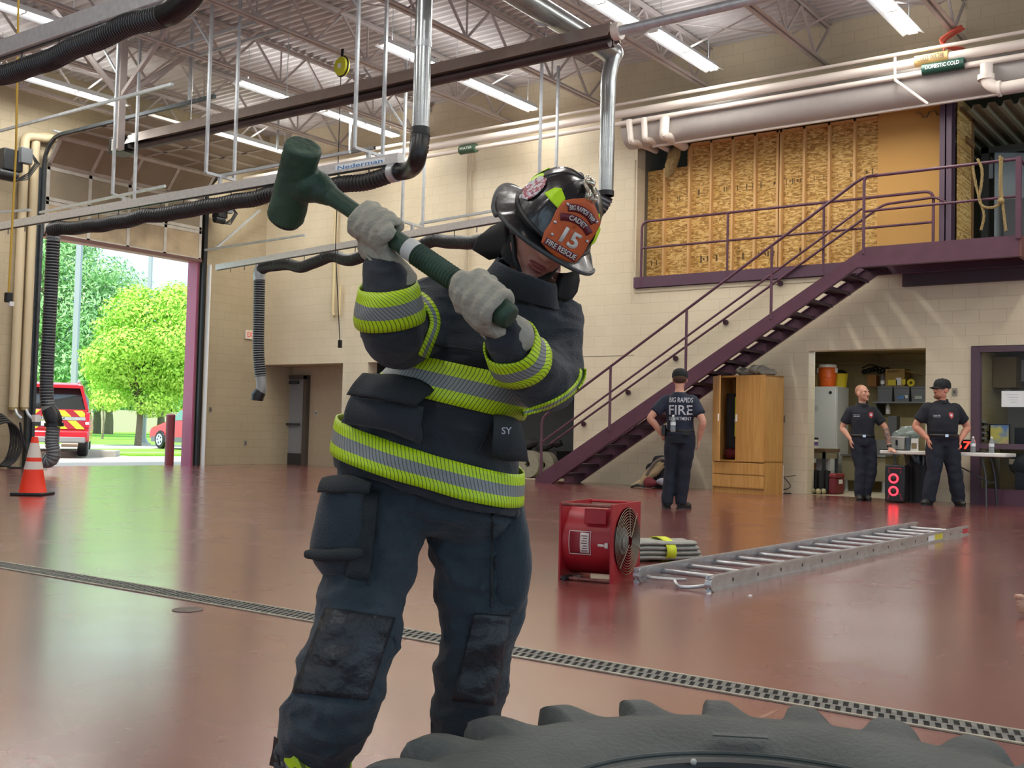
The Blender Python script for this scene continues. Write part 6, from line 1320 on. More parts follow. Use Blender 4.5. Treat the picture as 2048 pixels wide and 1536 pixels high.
# body under the gear, and the head
yawH, pitH, rolH, HD = R(20), R(28), R(28), 2.36
m1 = M.Rotation(-rolH, 3, 'Z') @ M.Rotation(yawH, 3, 'Y') @ M.Rotation(pitH, 3, 'X')      # in (right, up, toward camera)
B3 = M((CR, CU, -CF)).transposed()
HM = B3 @ m1 @ M(((1, 0, 0), (0, 0, 1), (0, 1, 0)))   # local x: image right, y: forward (toward camera), z: up
HM = B3 @ m1 @ M(((-1, 0, 0), (0, 0, 1), (0, 1, 0)))
ho = F(1102, 450, HD); HX = M.Translation(ho) @ HM.to_4x4()
LX = M.Scale(-1, 4, V((1, 0, 0)))                    # helpers below use +x = image right
HXR = HX @ LX @ M.Scale(.90, 4)
g = head_g(1.0).xf(HX); g.merge(limb_g([(F(1050, 640, 2.52), .075), (F(1062, 575, 2.48), .062), (F(1085, 505, 2.42), .058)], 3, 14))
g.loft([[c*.78+(sum(r_, V((0, 0, 0)))/len(r_))*.22 for c in r_] for r_ in [row(*t) for t in TOR]])
sc_ = lambda P, f: [(x, y, d, r*f) for x, y, d, r in P]
g.merge(limbpx(sc_(AR[1:], .55))); g.merge(limbpx(sc_(AL[1:], .55))); g.merge(limbpx(sc_(LL, .7))); g.merge(limbpx(sc_(LR, .7)))
g.merge(limb_g([(F(640, 1500, 2.40), .05), (F(630, 1540, 2.40), .045), (V((*F(624, 1510, 2.39).xy, .07)), .04)], 3, 12)); g.merge(limb_g([(F(929, 1470, 2.57), .05), (V((*F(929, 1480, 2.57).xy, .07)), .04)], 3, 12))
g.merge(limb_g([(F(769, 562, 2.20), .022), (F(765, 530, 2.208), .018), (F(763, 512, 2.208), .016)], 3, 10)).merge(limb_g([(F(1000, 655, 2.125), .026), (F(990, 645, 2.12), .022)], 3, 10))
bod = obj('body', remesh(g, .0065, 2), mat('face_skin', 'c88d7e', .5, noise_amt=.1, nscale=20), ff, ang=180)
obj('lips', G().ell((0, .0905, -.0585), (.023, .009, .005), n=12, k=6).ell((0, .089, -.068), (.02, .009, .0055), n=12, k=6).xf(HX), mat('lip_rose', '9a5550', .45), bod)
g = G()
for s in (-1, 1): g.ell((s*.031, .083, .012), (.012, .006, .006), n=10, k=6)
obj('eyes', g.xf(HX), mat('eye_dark', '2a2320'), bod)
# helmet
hbl = mat('helmet_black', '141517', .32, spec=.6, noise_amt=.15, nscale=12, bump=.12, bscale=30, coat=.25); trimm = mat('helmet_edge', '3a3c3e', .55, noise_amt=.2, nscale=30)
hel = obj('helmet', G().ell((0, 0, 0), .001).xf(HXR), hbl, ff) if False else None
def crown(th, ph):       # th round, ph 0 brim .. 1 top
    a = ph*pi/2; rx, ry, rz = .104, .132, .136; c = cos(a)**.82; rib = 0
    for k in range(8): 
        dlt = (th-(k*pi/4+pi/8*0)+pi) % (2*pi)-pi; rib += .0035*math.exp(-(dlt/.045)**2)*(1 if ph > .12 else 0)
    return V((cos(th)*(rx*c+rib*c), sin(th)*(ry*c+rib*c), rz*sin(a)**.95+rib*sin(a)))
g = G().loft([[crown(2*pi*j/96, i/18) for j in range(96)] for i in range(18)]+[[crown(2*pi*j/96, .995) for j in range(96)]]); hel = obj('helmet', g.xf(HXR), hbl, ff, ang=180); hel['label'] = 'black leather-look fire helmet with orange front shield'
def brim(th, u, z0=0):      # u 0 inner .. 1 outer; front at th = pi/2
    s = sin(th); ox = .142; oy = .170 if s > 0 else .232; ix, iy = .100, .128
    x = cos(th)*(ix+(ox-ix)*u); y = s*(iy+(oy-iy)*u); z = -.012*u-.02*u*abs(cos(th))**2*(1.0)+(.010*u if s > .3 else 0)
    if s < 0: z += -.035*u*u*(-s)**2+.030*u*u*abs(cos(th))*(-s)
    return V((x, y, z+z0))
top_ = [[brim(2*pi*j/96, i/6) for j in range(96)] for i in range(7)]; bot_ = [[brim(2*pi*j/96, i/6, -.006) for j in range(96)] for i in range(6, -1, -1)]
br = obj('brim', G().loft(top_+bot_, cap=False).xf(HXR), hbl, hel, ang=60)
obj('brim_edge', G().tube([brim(2*pi*j/96, 1.0, -.003) for j in range(96)], .0055, n=8, closed=True).xf(HXR), trimm, br)
obj('crown_band', G().tube([V((p.x*1.03, p.y*1.03, .010)) for p in [brim(2*pi*j/96, 0) for j in range(96)]], .006, n=6, closed=True).xf(HXR), black, hel)
def on_crown(poly, th0, ph0, name, m, lift=.003, sx=1.0):    # flat sticker bent to the crown: poly in metres (along th, along ph)
    g = G(); N_ = 9
    xs = [p[0] for p in poly]; ys = [p[1] for p in poly]
    def mp(a, b): 
        p = crown(th0+a/.118, ph0+b/.2); n = V((p.x/.0108, p.y/.0174, p.z/.0185)).normalized(); return p+n*lift
    import itertools
    P = []
    for j in range(N_):          # sweep the outline between its lower and upper edge
        t = .001+.998*j/(N_-1); y = min(ys)+(max(ys)-min(ys))*t; cr2 = []
        for (x0, y0), (x1, y1) in zip(poly, poly[1:]+poly[:1]):
            if (y0-y)*(y1-y) <= 0 and y0 != y1: cr2.append(x0+(x1-x0)*(y-y0)/(y1-y0))
        a, b = min(cr2), max(cr2); P.append([mp(a+(b-a)*i/8, y) for i in range(9)])
    g.grid(P); return obj(name, g.xf(HXR), m, hel, thick=.001)
trap = [(-.026, -.014), (.026, -.014), (.020, .010), (.006, .016), (-.020, .010)]
for th, ph in ((pi*.5+.74, .46), (pi*.5-.66, .46), (pi*.5-1.05, .26), (pi*.5+1.62, .36), (pi*1.5, .3), (pi*.5-2.0, .3), (pi*.5+2.3, .34)): on_crown([(a*1.3, b*1.3) for a, b in trap], th, ph, 'lime_marker', limeh)
def stk():
    m = mat('sticker_red_white', 'd8d0d0', .4); N = m.node_tree.nodes; L = m.node_tree.links; b = N['Principled BSDF']; n = N.new('ShaderNodeTexNoise'); n.inputs['Scale'].default_value = 60; n.inputs['Detail'].default_value = 3
    tc = N.new('ShaderNodeTexCoord'); L.new(tc.outputs['Object'], n.inputs['Vector']); cr = N.new('ShaderNodeValToRGB'); cr.color_ramp.interpolation = 'CONSTANT'; e = cr.color_ramp.elements; e[0].color = lin('e6dcdc'); e[1].position = .50; e[1].color = lin('b5505a'); k = e.new(.58); k.color = lin('e0c9cc'); k = e.new(.66); k.color = lin('8f3f6a')
    L.new(n.outputs[0], cr.inputs[0]); L.new(cr.outputs[0], b.inputs['Base Color']); return m
on_crown([(.030*cos(i*pi/10), .036*sin(i*pi/10)) for i in range(20)], pi*.5+1.38, .30, 'round_sticker', stk(), .0045)
# front shield
sp = [(0, .078), (.014, .073), (.034, .060), (.051, .046), (.054, .02), (.051, -.012), (.053, -.035), (.047, -.060), (.024, -.068), (0, -.071)]; sp = sp+[(-x, y) for x, y in sp[::-1][1:-1]]
lean = R(20); SM = HXR @ M.Translation((0, .139, .062)) @ M.Rotation(pi, 4, 'Z') @ M.Rotation(0, 4, 'Z')
# shield plane: x -> local x, y -> up leaning back, normal -> forward
up_ = V((0, -sin(lean), cos(lean))); fw_ = V((0, cos(lean), sin(lean))); so_c = V((0, .141, .066))
def bendx(x): return -2.6*x*x
def shp(x, y, l=0): return so_c+V((1, 0, 0))*x+up_*y+fw_*(bendx(x)+l)
def shield_poly(poly, l, th):
    # fan with a dense outline so that it can bend
    out = []
    for (x0, y0), (x1, y1) in zip(poly, poly[1:]+poly[:1]):
        for t in (0, .25, .5, .75): out.append((x0+(x1-x0)*t, y0+(y1-y0)*t))
    cx_ = sum(p[0] for p in out)/len(out); cy_ = sum(p[1] for p in out)/len(out); n = len(out); g = G(); K = 6
    vs_ = []
    for k in range(K+1): f = k/K; vs_ += [shp(cx_+(x-cx_)*max(f, .001), cy_+(y-cy_)*max(f, .001), l) for x, y in out]
    fs = [(k*n+j, k*n+(j+1) % n, (k+1)*n+(j+1) % n, (k+1)*n+j) for k in range(K) for j in range(n)]
    g.add(vs_, fs); return g.xf(HXR)
org = mat('shield_orange', 'd0602c', .5, noise_amt=.06, nscale=30); mar = mat('shield_maroon', '6a1f2a', .5); wht = mat('shield_white', 'dedad2', .5, noise_amt=.06, nscale=40)
shd = obj('front_shield', shield_poly(sp, 0, .004), org, hel, thick=.004); shd['label'] = 'orange leather front shield lettered for the cadet'
def arcbar(r, yc, a0, a1, h, l):
    g = G(); P = [[shp((r+s*h)*sin(a), yc+(r+s*h)*cos(a), l) for a in [a0+(a1-a0)*i/16 for i in range(17)]] for s in (-.5, .5)]; g.grid(P); return g.xf(HXR)
obj('scroll', arcbar(.062, -.014, -.62, .62, .0175, .0035), mar, shd, thick=.001); obj('scroll', arcbar(.075, -.052, -.57, .57, .017, .0035), mar, shd, thick=.001)
obj('scroll', shield_poly([(-.043, -.060), (.043, -.060), (.043, -.043), (-.043, -.043)], .0035, 0), mar, shd, thick=.001)
def arctext(s, h, r, yc, span, l, bold=.012):
    g = text(s, h/.69, bold); w = max(p.x for p in g.v)-min(p.x for p in g.v)
    for i, p in enumerate(g.v): a = p.x/w*span; rr = r+p.y; g.v[i] = shp(rr*sin(a), yc+rr*cos(a), l)
    return g.xf(HXR)
def lintext(s, h, x, y, w, l, bold=.012):
    g = text(s, h/.69, bold); w0 = max(p.x for p in g.v)-min(p.x for p in g.v)
    for i, p in enumerate(g.v): g.v[i] = shp(x+p.x/w0*w, y+p.y, l)
    return g.xf(HXR)
obj('lettering', arctext('BIG RAPIDS TWP.', .0105, .062, -.014, 1.12, .0055, .018), wht, shd, thick=.0008); obj('lettering', arctext('CADET', .0105, .075, -.052, .62, .0055, .02), wht, shd, thick=.0008)
obj('lettering', lintext('15', .034, 0.002, -.021, .046, .004, .03), wht, shd, thick=.0008); obj('lettering', lintext('FIRE RESCUE', .0115, 0, -.0515, .080, .0055, .018), wht, shd, thick=.0008)
g = G()
for x, y in ((-.044, -.005), (.044, -.005), (-.040, .043), (.040, .043), (-.036, -.052+.02)): g.ell(shp(x, y, .004), (.004, .004, .004), n=8, k=6)
obj('rivet', g.xf(HXR), silver, shd)
brs = mat('holder_metal', 'cfc9b4', .22, .9); e0 = so_c+up_*.076
cw = lambda ph, dx, l: crown(pi/2, ph)*(1+l/.13)+V((dx, 0, 0))
g = G()
for dx in (-.010, .010): g.tube(catmull([e0+V((dx*.6, 0, 0)), e0+V((dx, 0, 0))+up_*.012+fw_*.002, cw(.80, dx*1.1, .012), cw(.90, dx*.7, .012), cw(.97, dx*.3, .008)], 6), .0048, n=8)
g.ell(cw(.86, 0, .016), (.013, .014, .010), n=12, k=8).ell(cw(.95, 0, .010), (.009, .014, .007), n=12, k=8); obj('shield_holder', g.xf(HXR), brs, hel)
# ear flaps and chin strap
fm_ = mat('flap_black', '0f1011', .9)
def cloth(P, name, th=.01, par=hel):
    g = G().grid([catmull([F(*p) for p in r_], 5) for r_ in P]); folds(g.v, .004, 16); return obj(name, g, fm_, par, thick=th, ang=180)
cloth([[(1012, 440, 2.42), (1000, 448, 2.47), (985, 455, 2.50)], [(1015, 470, 2.40), (985, 472, 2.46), (955, 478, 2.50)], [(1018, 495, 2.39), (985, 500, 2.44), (946, 500, 2.48)], [(1020, 512, 2.38), (1005, 514, 2.43), (980, 516, 2.47)]], 'ear_flap')
cloth([[(1120, 548, 2.38), (1140, 545, 2.42), (1155, 540, 2.46)], [(1114, 570, 2.38), (1138, 570, 2.42), (1156, 562, 2.46)], [(1112, 588, 2.38), (1134, 594, 2.42), (1154, 584, 2.46)], [(1114, 595, 2.39), (1128, 600, 2.43), (1143, 598, 2.46)]], 'ear_flap')
obj('chin_strap', G().tube([F(1026, 470, 2.33), F(1030, 515, 2.32), F(1040, 545, 2.32)], .006, n=6), black, hel)
# ================================================================ sledgehammer and gloves
A_, B_ = F(640, 376, 2.27), F(1024, 638, 2.06); hm2 = thing('sledgehammer', 'dark green rubber coated sledgehammer held up by the firefighter', 'sledgehammer', F(590, 365, 2.29)); ax = (B_-A_).normalized()
grn = mat('hammer_green', '2f4a38', .55, noise_amt=.3, nscale=14, bump=.15, bscale=60)
Lh = (B_-A_).length; prof = [(0, .033), (.04, .023), (.09, .0185), (.2, .0175), (.42, .019), (.5, .0205), (.8, .0215), (.88, .0225), (.94, .026), (.985, .0265), (1.0, .022)]
g = G().tube([A_+ax*Lh*t for t, r in prof], [r for t, r in prof], n=24); hnd = obj('handle', g, grn, hm2, sub=1)
g = G()
for i in range(20): c = A_+ax*Lh*(.53+.0145*i); g.tube([c+ax*(-.0032), c, c+ax*.0032], [.0205, .0238, .0205], n=20, cap=False)
obj('grip_ribs', g, grn, hnd); c = A_+ax*Lh*.505; obj('tape_wrap', G().cyl(c-ax*.013, c+ax*.013, .0222, n=24), mat('white_tape', 'c9c8c2', .5, noise_amt=.1), hnd)
T_, Bo = F(607, 291, 2.22), F(571, 437, 2.33); a2 = (Bo-T_).normalized(); Lk = (Bo-T_).length
g = G().tube([T_+a2*Lk*t for t in (0, .004, .02, .3, .5, .7, .9, .99, 1.0)], [.030, .036, .0385, .038, .038, .0385, .0395, .040, .034], n=32); ctr = T_.lerp(Bo, .48); g2 = G().merge(g); g2.tube([ctr, A_.lerp(ctr, .5), A_, A_+ax*.035], [.040, .040, .033, .0225], n=20); h = remesh(g2, .0036, 3); folds(h.v, .0016, 40); obj('hammer_head', h, grn, hm2, ang=180)
obj('rubber_lip', G().tube([Bo+a2*.002+V((cos(t), 0, 0))*0+(frame(a2)[0]*cos(t)+frame(a2)[1]*sin(t))*(.033+.002*sin(3*t)) for t in [i*pi/14 for i in range(28)]], .0035, n=6, closed=True), black, hm2)
glv = mat('glove_suede', 'aaa595', .85, noise_amt=.12, nscale=16, bump=.35, bscale=70)
def glove(name, pos, rH, wr_px, d, front_from, sweep, back, thumb, cuff_r, seed):
    # four fingers wound round the handle at pos (fractions of its length), palm toward the wrist, thumb along the handle
    g = G(); wr = F(*wr_px); c0 = A_+ax*Lh*(sum(pos)/4); y = (-CF-ax*ax.dot(-CF)).normalized(); x = ax.cross(y).normalized()
    if (wr-c0).dot(x) > 0: x = -x             # x points away from the wrist
    kn = []
    for i, t in enumerate(pos):
        c = A_+ax*Lh*t; P = []; rr = rH+.013
        for k in range(12):
            a = front_from+sweep*k/11; P.append((c+(-x*cos(a)+y*sin(a))*(rr+(.003 if k in (3, 4, 7) else 0)), .0150-.0008*abs(i-1.5)-.0003*k))
        g.merge(limb_g(P, 2, 10, side=ax)); kn.append(P[0][0])
    km = sum(kn, V((0, 0, 0)))/4; sd = (kn[3]-kn[0]).normalized(); fw = (km-wr).normalized(); nn = sd.cross(fw).normalized(); mm = M((sd, fw, nn)).transposed(); L_ = (km-wr).length
    hw = (kn[3]-kn[0]).length/2+.012
    g.merge(limb_g([(wr-fw*.03, (.030, .026)), (wr+fw*.01, (.032, .024)), (wr+fw*L_*.5, (hw*.95, .024)), (km-fw*.005, (hw, .020)), (km+fw*.012, (hw*.92, .016))], 4, 20, side=sd))
    tp = [(wr+fw*L_*.35+sd*thumb*hw*.6, .018), (c0+(-x*.7+y*.5)*(rH+.013)+sd*thumb*(hw-.004), .0165), (c0+(-x*.1+y*1.0)*(rH+.014)+sd*thumb*(hw+.006), .0150), (c0+(x*.6+y*.8)*(rH+.014)+sd*thumb*(hw+.004), .0130)]; g.merge(limb_g(tp, 4, 10))
    h = remesh(g, .0036, 5); folds(h.v, .006, 15, (1, 1, 1), seed); folds(h.v, .0015, 60, (1, 1, 1), seed)
    o = obj(name, h, glv, ff, ang=180)
    cu = wr-fw*.03; obj('glove_cuff', G().loft([[c+sd*cos(t)*r*1.15+nn*sin(t)*r for t in [j*2*pi/24 for j in range(24)]] for c, r in ((wr+fw*.006, .031), (wr-fw*.015, .033), (wr-fw*.035, cuff_r), (wr-fw*.05, cuff_r*.98))], cap=False), glv, o, thick=.004, ang=180); return o
glove('glove', (.258, .297, .336, .375), .0185, (766, 512, 2.205), 2.15, -.3, 4.3, 1, 1, .035, 2)
glove('glove', (.805, .848, .89, .932), .0225, (990, 650, 2.115), 2.1, -.3, 4.3, 1, -1, .035, 9)
# ================================================================ tractor tyre lying in front
zt3 = .40; cdir = V((CF.x, CF.y, 0)).normalized(); tcn = V((1.585, .673, 0)); rub = mat('tyre_rubber', '545957', .62, noise_amt=.22, nscale=5, bump=.2, bscale=90, spec=.35)
ty = thing('tractor_tyre', 'big worn tractor tyre lying flat on the floor in front of the firefighter', 'tyre', tcn)
half = [(.300, .335), (.306, .350), (.316, .354), (.328, .347), (.340, .350), (.36, .360), (.40, .374), (.45, .382), (.50, .381), (.54, .371), (.572, .352), (.594, .325), (.604, .29), (.608, .2)]
pc_ = catmull([V((r, z, 0)) for r, z in half], 4); prof = [(p.x, p.y) for p in pc_]; prof = prof+[(r, .4-z) for r, z in prof[::-1][1:]]
NL = 22; NT = NL*24; a0 = R(49.4)
def lugmask(u):         # u: fraction of a pitch to the right of the lug's leading edge
    u = u % 1.0
    ss = lambda a, b, x: (lambda t: t*t*(3-2*t))(min(1, max(0, (x-a)/(b-a))))
    return ss(0, .09, u)*(1-ss(.30, .72, u))
rings_ = []
for i, (r, z) in enumerate(prof):
    (r0, z0), (r1, z1) = prof[max(0, i-1)], prof[min(len(prof)-1, i+1)]; n_ = V((-(z1-z0), (r1-r0), 0)); n_ = n_*(1 if z > .2 or n_.x > 0 else 1); n_ = V((z0-z1, r1-r0, 0)).normalized()
    amp = .058*min(1, max(0, (r-.50)/.085))**1.3; top = z >= .2; t = min(1, max(0, ((.36-z) if top else (z-.04))/.17)); q = []
    for j in range(NT):
        th = 2*pi*j/NT; u = (a0+.05-th-.20*t*t-.04*t)*NL/(2*pi)+(0 if top else .5); w = lugmask(u)*amp*(1 if abs(z-.2) > .025 else .55)
        rr = r+n_.x*w; zz = z+n_.y*w; q.append(tcn+V((rr*cos(th), rr*sin(th), max(.0, zz))))
    rings_.append(q)
inn = [[tcn+V((r*cos(2*pi*j/NT), r*sin(2*pi*j/NT), z)) for j in range(NT)] for r, z in ((.32, .06), (.45, .04), (.56, .06), (.585, .2), (.56, .33), (.45, .345), (.32, .325))]
g = G().loft(rings_+inn, False, True); obj('casing', g, rub, ty, ang=50)
obj('bead', G().tube([tcn+V((.304*cos(2*pi*j/96), .304*sin(2*pi*j/96), .343)) for j in range(96)], .012, n=8, closed=True), mat('bead_rubber', '2c2e2e', .45), ty)
obj('rim_line', G().tube([tcn+V((.345*cos(2*pi*j/96), .345*sin(2*pi*j/96), .3535)) for j in range(96)], .004, n=6, closed=True), rub, ty)
q = fl(1480, 1467, .385); rd = (q-tcn); rd.z = 0; rd.normalize(); tg = V((rd.y, -rd.x, 0)); obj('moulded_plate', G().box(V((q.x, q.y, .3815)), (.10, .022, .0025), M((tg, rd, V((0, 0, 1)))).transposed()), rub, ty)
q = fl(1387, 1524, .355); obj('valve_dot', G().ell(q, .006, n=8, k=6), mat('valve_white', 'c9c8c0', .5), ty)
# ================================================================ fan
fr_ = mat('fan_red', 'a01a26', .4, noise_amt=.12, nscale=5, spec=.5); wirem = mat('grille_wire', '8f8672', .4, .6)
c1, c2 = fl(1222, 1168), fl(1128, 1160); s_ = .50
ex_ = fl(1296, 1145)-c1; ex_.z = 0; ex_.normalize(); ey = V((-ex_.y, ex_.x, 0)); wF = .43; dF = (fl(1128, 1160)-c1).length
hF = onX(1228, 1003, c1.x).z; hF = (HC+(ray(1228, 1010).z/ray(1228, 1010).dot(V((CF.x, CF.y, 0)).normalized()))*(c1.xy-CP.xy).dot(V((CF.x, CF.y)).normalized()))
fan = thing('ventilation_fan', 'red square smoke ejector fan with round wire guard on the floor', 'fan', c1, atan2(ex_.y, ex_.x)); w_, d_f, h_f = .52, .36, hF
# local frame: face panel at y = 0 running x 0..w, body behind toward +y (away to the left of the view)
def panel(y, hole=True):
    g = G(); N_ = 64; r = w_*.44; R1 = []; R2 = []
    for j in range(N_):
        a = 2*pi*j/N_; k = 1/max(abs(cos(a)), abs(sin(a))); R1.append(V((w_/2+r*cos(a), y, h_f/2+r*h_f/w_*sin(a)))); R2.append(V((w_/2+w_/2*cos(a)*k, y, h_f/2+h_f/2*sin(a)*k)))
    o = V((0, .012, 0)); g.loft([R1, R2, [p+o for p in R2], [p+o for p in R1]], False, True); return g
obj('face_panel', panel(0), fr_, fan, True, flat=True); obj('face_panel', panel(d_f-.012), fr_, fan, True, flat=True)
rb = w_*.44; obj('shroud', G().loft([[V((w_/2+r*cos(a), y, h_f/2+r*h_f/w_*sin(a))) for a in [2*pi*j/48 for j in range(48)]] for y, r in ((.01, rb), (.03, rb*1.02), (d_f*.8, rb*1.02), (d_f-.03, rb*1.06), (d_f-.01, rb*1.06))], cap=False), fr_, fan, True)
worn = mat('worn_bar', '7a4a44', .5, .3, noise_amt=.35, nscale=20)
for x, z in ((.012, .012), (w_-.012, .012), (.012, h_f-.012), (w_-.012, h_f-.012)): obj('frame_bar', G().cyl((x, 0.005, z), (x, d_f-.005, z), .011, n=8), worn if x < .1 else fr_, fan, True)
gr = G()
for i in range(11): r = .045+(rb-.05)*i/10; gr.tube([V((w_/2+r*cos(a), -.012-.012*(1-i/10), h_f/2+r*h_f/w_*sin(a))) for a in [2*pi*j/48 for j in range(48)]], .0024, n=5, closed=True)
for a in (pi/2, pi*7/6+.3, -pi/6+.2, .9): gr.tube([V((w_/2+r*cos(a), -.028+.01*r/rb, h_f/2+r*h_f/w_*sin(a))) for r in (.03, rb*.5, rb*1.02)], .003, n=5)
obj('wire_guard', gr, wirem, fan, True); obj('motor', G().cyl((w_/2, .02, h_f/2), (w_/2, .2, h_f/2), .085, n=24), mat('motor_alu', '8f9194', .4, .6), fan, True); obj('hub_plate', G().cyl((w_/2, .005, h_f/2), (w_/2, .018, h_f/2), .055, n=20), mat('hub_grey', 'a5a5a8', .4, .5), fan, True)
g = G()
for i in range(6):
    a = i*pi/3; g.grid([[V((w_/2+r*cos(a+t), .1+.05*t*2, h_f/2+r*sin(a+t))) for r in (.06, .12, .19)] for t in (0, .15, .3, .45)])
obj('blades', g, mat('blade_dark', '2a2526', .5), fan, True, thick=.004); obj('back_guard', G().cyl((w_/2, d_f-.03, h_f/2), (w_/2, d_f-.028, h_f/2), rb, n=32), mat('fan_dark', '1a1416', .8), fan, True)
obj('handle_plate', G().bx((-.004+.03, .05, h_f-.13), (.05, .20, h_f-.03)), fr_, fan, True, bevel=.006); obj('switch_box', G().bx((.06, .06, h_f-.13), (.13, .2, h_f-.03)), fr_, fan, True, bevel=.006)
def on_shroud(y0, y1, a0, a1, l, N_=8): r = rb*1.02+l; return G().grid([[V((w_/2-r*cos(a), y, h_f/2+r*h_f/w_*sin(a))) for y in (y0, y1)] for a in [a0+(a1-a0)*i/N_ for i in range(N_+1)]])
lbl = obj('warning_label', on_shroud(.155, .30, -.36, .30, .003), mat('label_red', '8a2430', .5), fan, True, thick=.001); obj('border', on_shroud(.153, .157, -.36, .30, .004).merge(on_shroud(.298, .302, -.36, .30, .004)).merge(on_shroud(.153, .302, -.37, -.35, .004)).merge(on_shroud(.153, .302, .29, .31, .004)), mat('label_white', 'ddd6d0', .5), lbl, True, thick=.0006)
obj('text_block', on_shroud(.165, .225, -.32, .26, .0045), mat('label_white', 'ddd6d0'), lbl, True, thick=.0006)
tx = G(); 
for i in range(7): tx.merge(on_shroud(.175, .215-.006*(i % 3), -.26+.07*i, -.235+.07*i, .006, 2))
obj('fine_print', tx, mat('label_ink', '6b3a3e', .5), lbl, True, thick=.0006)
arr = obj('arrow_sticker', on_shroud(.055, .105, -.10, -.03, .003).merge(on_shroud(.035, .058, -.14, .01, .0032)), mat('label_white', 'ddd6d0'), fan, True, thick=.001)
b_ = thing('floor_wedge', 'black tool lying on the floor at the left foot of the red fan', 'tool', fl(1135, 1160)+V((0, 0, 0))); p, q = fl(1126, 1161), fl(1160, 1156); obj('grip', G().cyl(p+V((0, 0, .016)), p.lerp(q, .45)+V((0, 0, .016)), .016, n=10), black, b_); obj('shank', G().bar(p.lerp(q, .45)+V((0, 0, .012)), q+V((0, 0, .012)), .012, .012), galv, b_)
# ================================================================ ladder lying on the floor
la, lb_ = fl(1416, 1185), fl(1935, 1070); lc, ld_ = fl(1272, 1166), fl(1838, 1056); lh = .095
u = (lb_-la).normalized(); Ll = (lb_-la).length; v = u.cross(V((0, 0, 1))).normalized(); v = v if (lc-la).dot(v) > 0 else -v; wl = .40; 
off0 = (lc-la).dot(u)
lad = thing('ladder', 'long aluminium roof ladder lying flat on the maroon floor', 'ladder', la); lam = mat('ladder_aluminium', 'b9bbbd', .35, .8, noise_amt=.12, nscale=12)
wl = (lc-la).dot(v); o0 = la; 
for s, st_ in ((0, 0), (1, off0)):
    a = la+v*wl*s+u*st_; b = a+u*Ll; rl = obj('side_rail', G().bar(a+V((0, 0, lh/2)), b+V((0, 0, lh/2)), .008, lh).bar(a+V((0, 0, lh-.008)), b+V((0, 0, lh-.008)), .034, .016).bar(a+V((0, 0, .008)), b+V((0, 0, .008)), .034, .016), lam, lad, flat=True)
    obj('end_cap', G().loft([[a-u*.004+u*(lh/2-lh/2*sin(t)*1.0)+V((0, 0, lh/2+lh/2*cos(t)))+v*w for t in [pi*i/10 for i in range(11)]] for w in (-.022, .022)]), lam, rl, ang=30)
    hl = G()
    for k in range(15):
        p = a+u*(Ll*(k+.9)/15.6)+V((0, 0, lh/2)); hl.cyl(p-v*.0046, p+v*.0046, .013, n=14)
    obj('rung_end', hl, mat('rung_dark', '3c3e40', .4, .5), rl)
for k in range(15):
    p = la+u*(Ll*(k+.9)/15.6)+V((0, 0, lh/2)); q = p+v*wl+u*off0; obj('rung', G().cyl(p, q, .017, n=12), lam, lad)
hk = thing('x', '', '') if False else None
p0 = la+u*.10+V((0, 0, .035)); q0 = p0+v*wl+u*off0
obj('roof_hook', G().tube(catmull([p0+v*.02, p0+v*.02-u*.02, p0+v*.12-u*.09-V((0, 0, .018)), p0+v*.2-u*.10-V((0, 0, .018)), p0+v*.26-u*.03], 5), .012, n=8), lam, lad); obj('roof_hook', G().tube(catmull([q0-v*.03, q0-v*.06-u*.04, q0-v*.2-u*.02, q0-v*.28+u*.03], 5), .012, n=8), lam, lad)
st2 = obj('warning_sticker', G().bar(la+u*Ll*.80+V((0, 0, lh*.5))-v*.0052, la+u*Ll*.845+V((0, 0, lh*.5))-v*.0052, .002, .05), mat('sticker_yellow', 'd8c93a', .5), lad); obj('sticker_white', G().bar(la+u*Ll*.765+V((0, 0, lh*.5))-v*.0052, la+u*Ll*.80+V((0, 0, lh*.5))-v*.0052, .002, .05), white, lad); obj('sticker_red', G().bar(la+u*Ll*.965+V((0, 0, lh*.5))-v*.0052, la+u*Ll*.998+V((0, 0, lh*.5))-v*.0052, .002, .045), mat('sticker_red', 'c0303c', .5), lad)
# folded hose pack behind the ladder
a, b = fl(1290, 1125), fl(1412, 1122); uu = (b-a).normalized(); vv = V((-uu.y, uu.x, 0)); hp = thing('hose_pack', 'folded grey hose bundle with yellow strap behind the ladder and fan', 'hose bundle', a); hgm = mat('hose_pack_grey', '9c9c92', .85, noise_amt=.12, nscale=14, bump=.3, bscale=50)
Lp = (b-a).length*1.15
for i in range(4):
    g = G()
    for j in range(2):
        c = a+uu*(Lp/2-.1)+vv*(.07+.14*j)+V((0, 0, .025+.035*i)); P = [c-uu*Lp*.5, c-uu*Lp*.3+V((0, 0, .008)), c+uu*Lp*.1, c+uu*Lp*(.5-.03*i)]
        C = catmull(P, 5); g.loft([[p+vv*(.068*math.copysign(abs(cos(t))**.7, cos(t)))+V((0, 0, .019*sin(t))) for t in [k*2*pi/14 for k in range(14)]] for p in C])
    obj('hose_fold', g, hgm, hp)
c = a+uu*Lp*.36; obj('yellow_strap', G().loft([[c+uu*s+vv*(.15+.17*cos(t))+V((0, 0, max(.004, .075+.10*sin(t)*.95))) for t in [k*2*pi/20 for k in range(20)]] for s in (-.04, .04)], cap=False), mat('strap_yellow', 'd5e02c', .6), hp, thick=.004)
for x, y in ((1418, 1188), (1500, 1192)): q = fl(x, y); single('paint_chip', G().box(q+V((0, 0, .003)), (.03, .015, .006)), white, 'small white chip on the floor '+('at the near end of the ladder' if x < 1450 else 'right of the near ladder end'), 'chip')
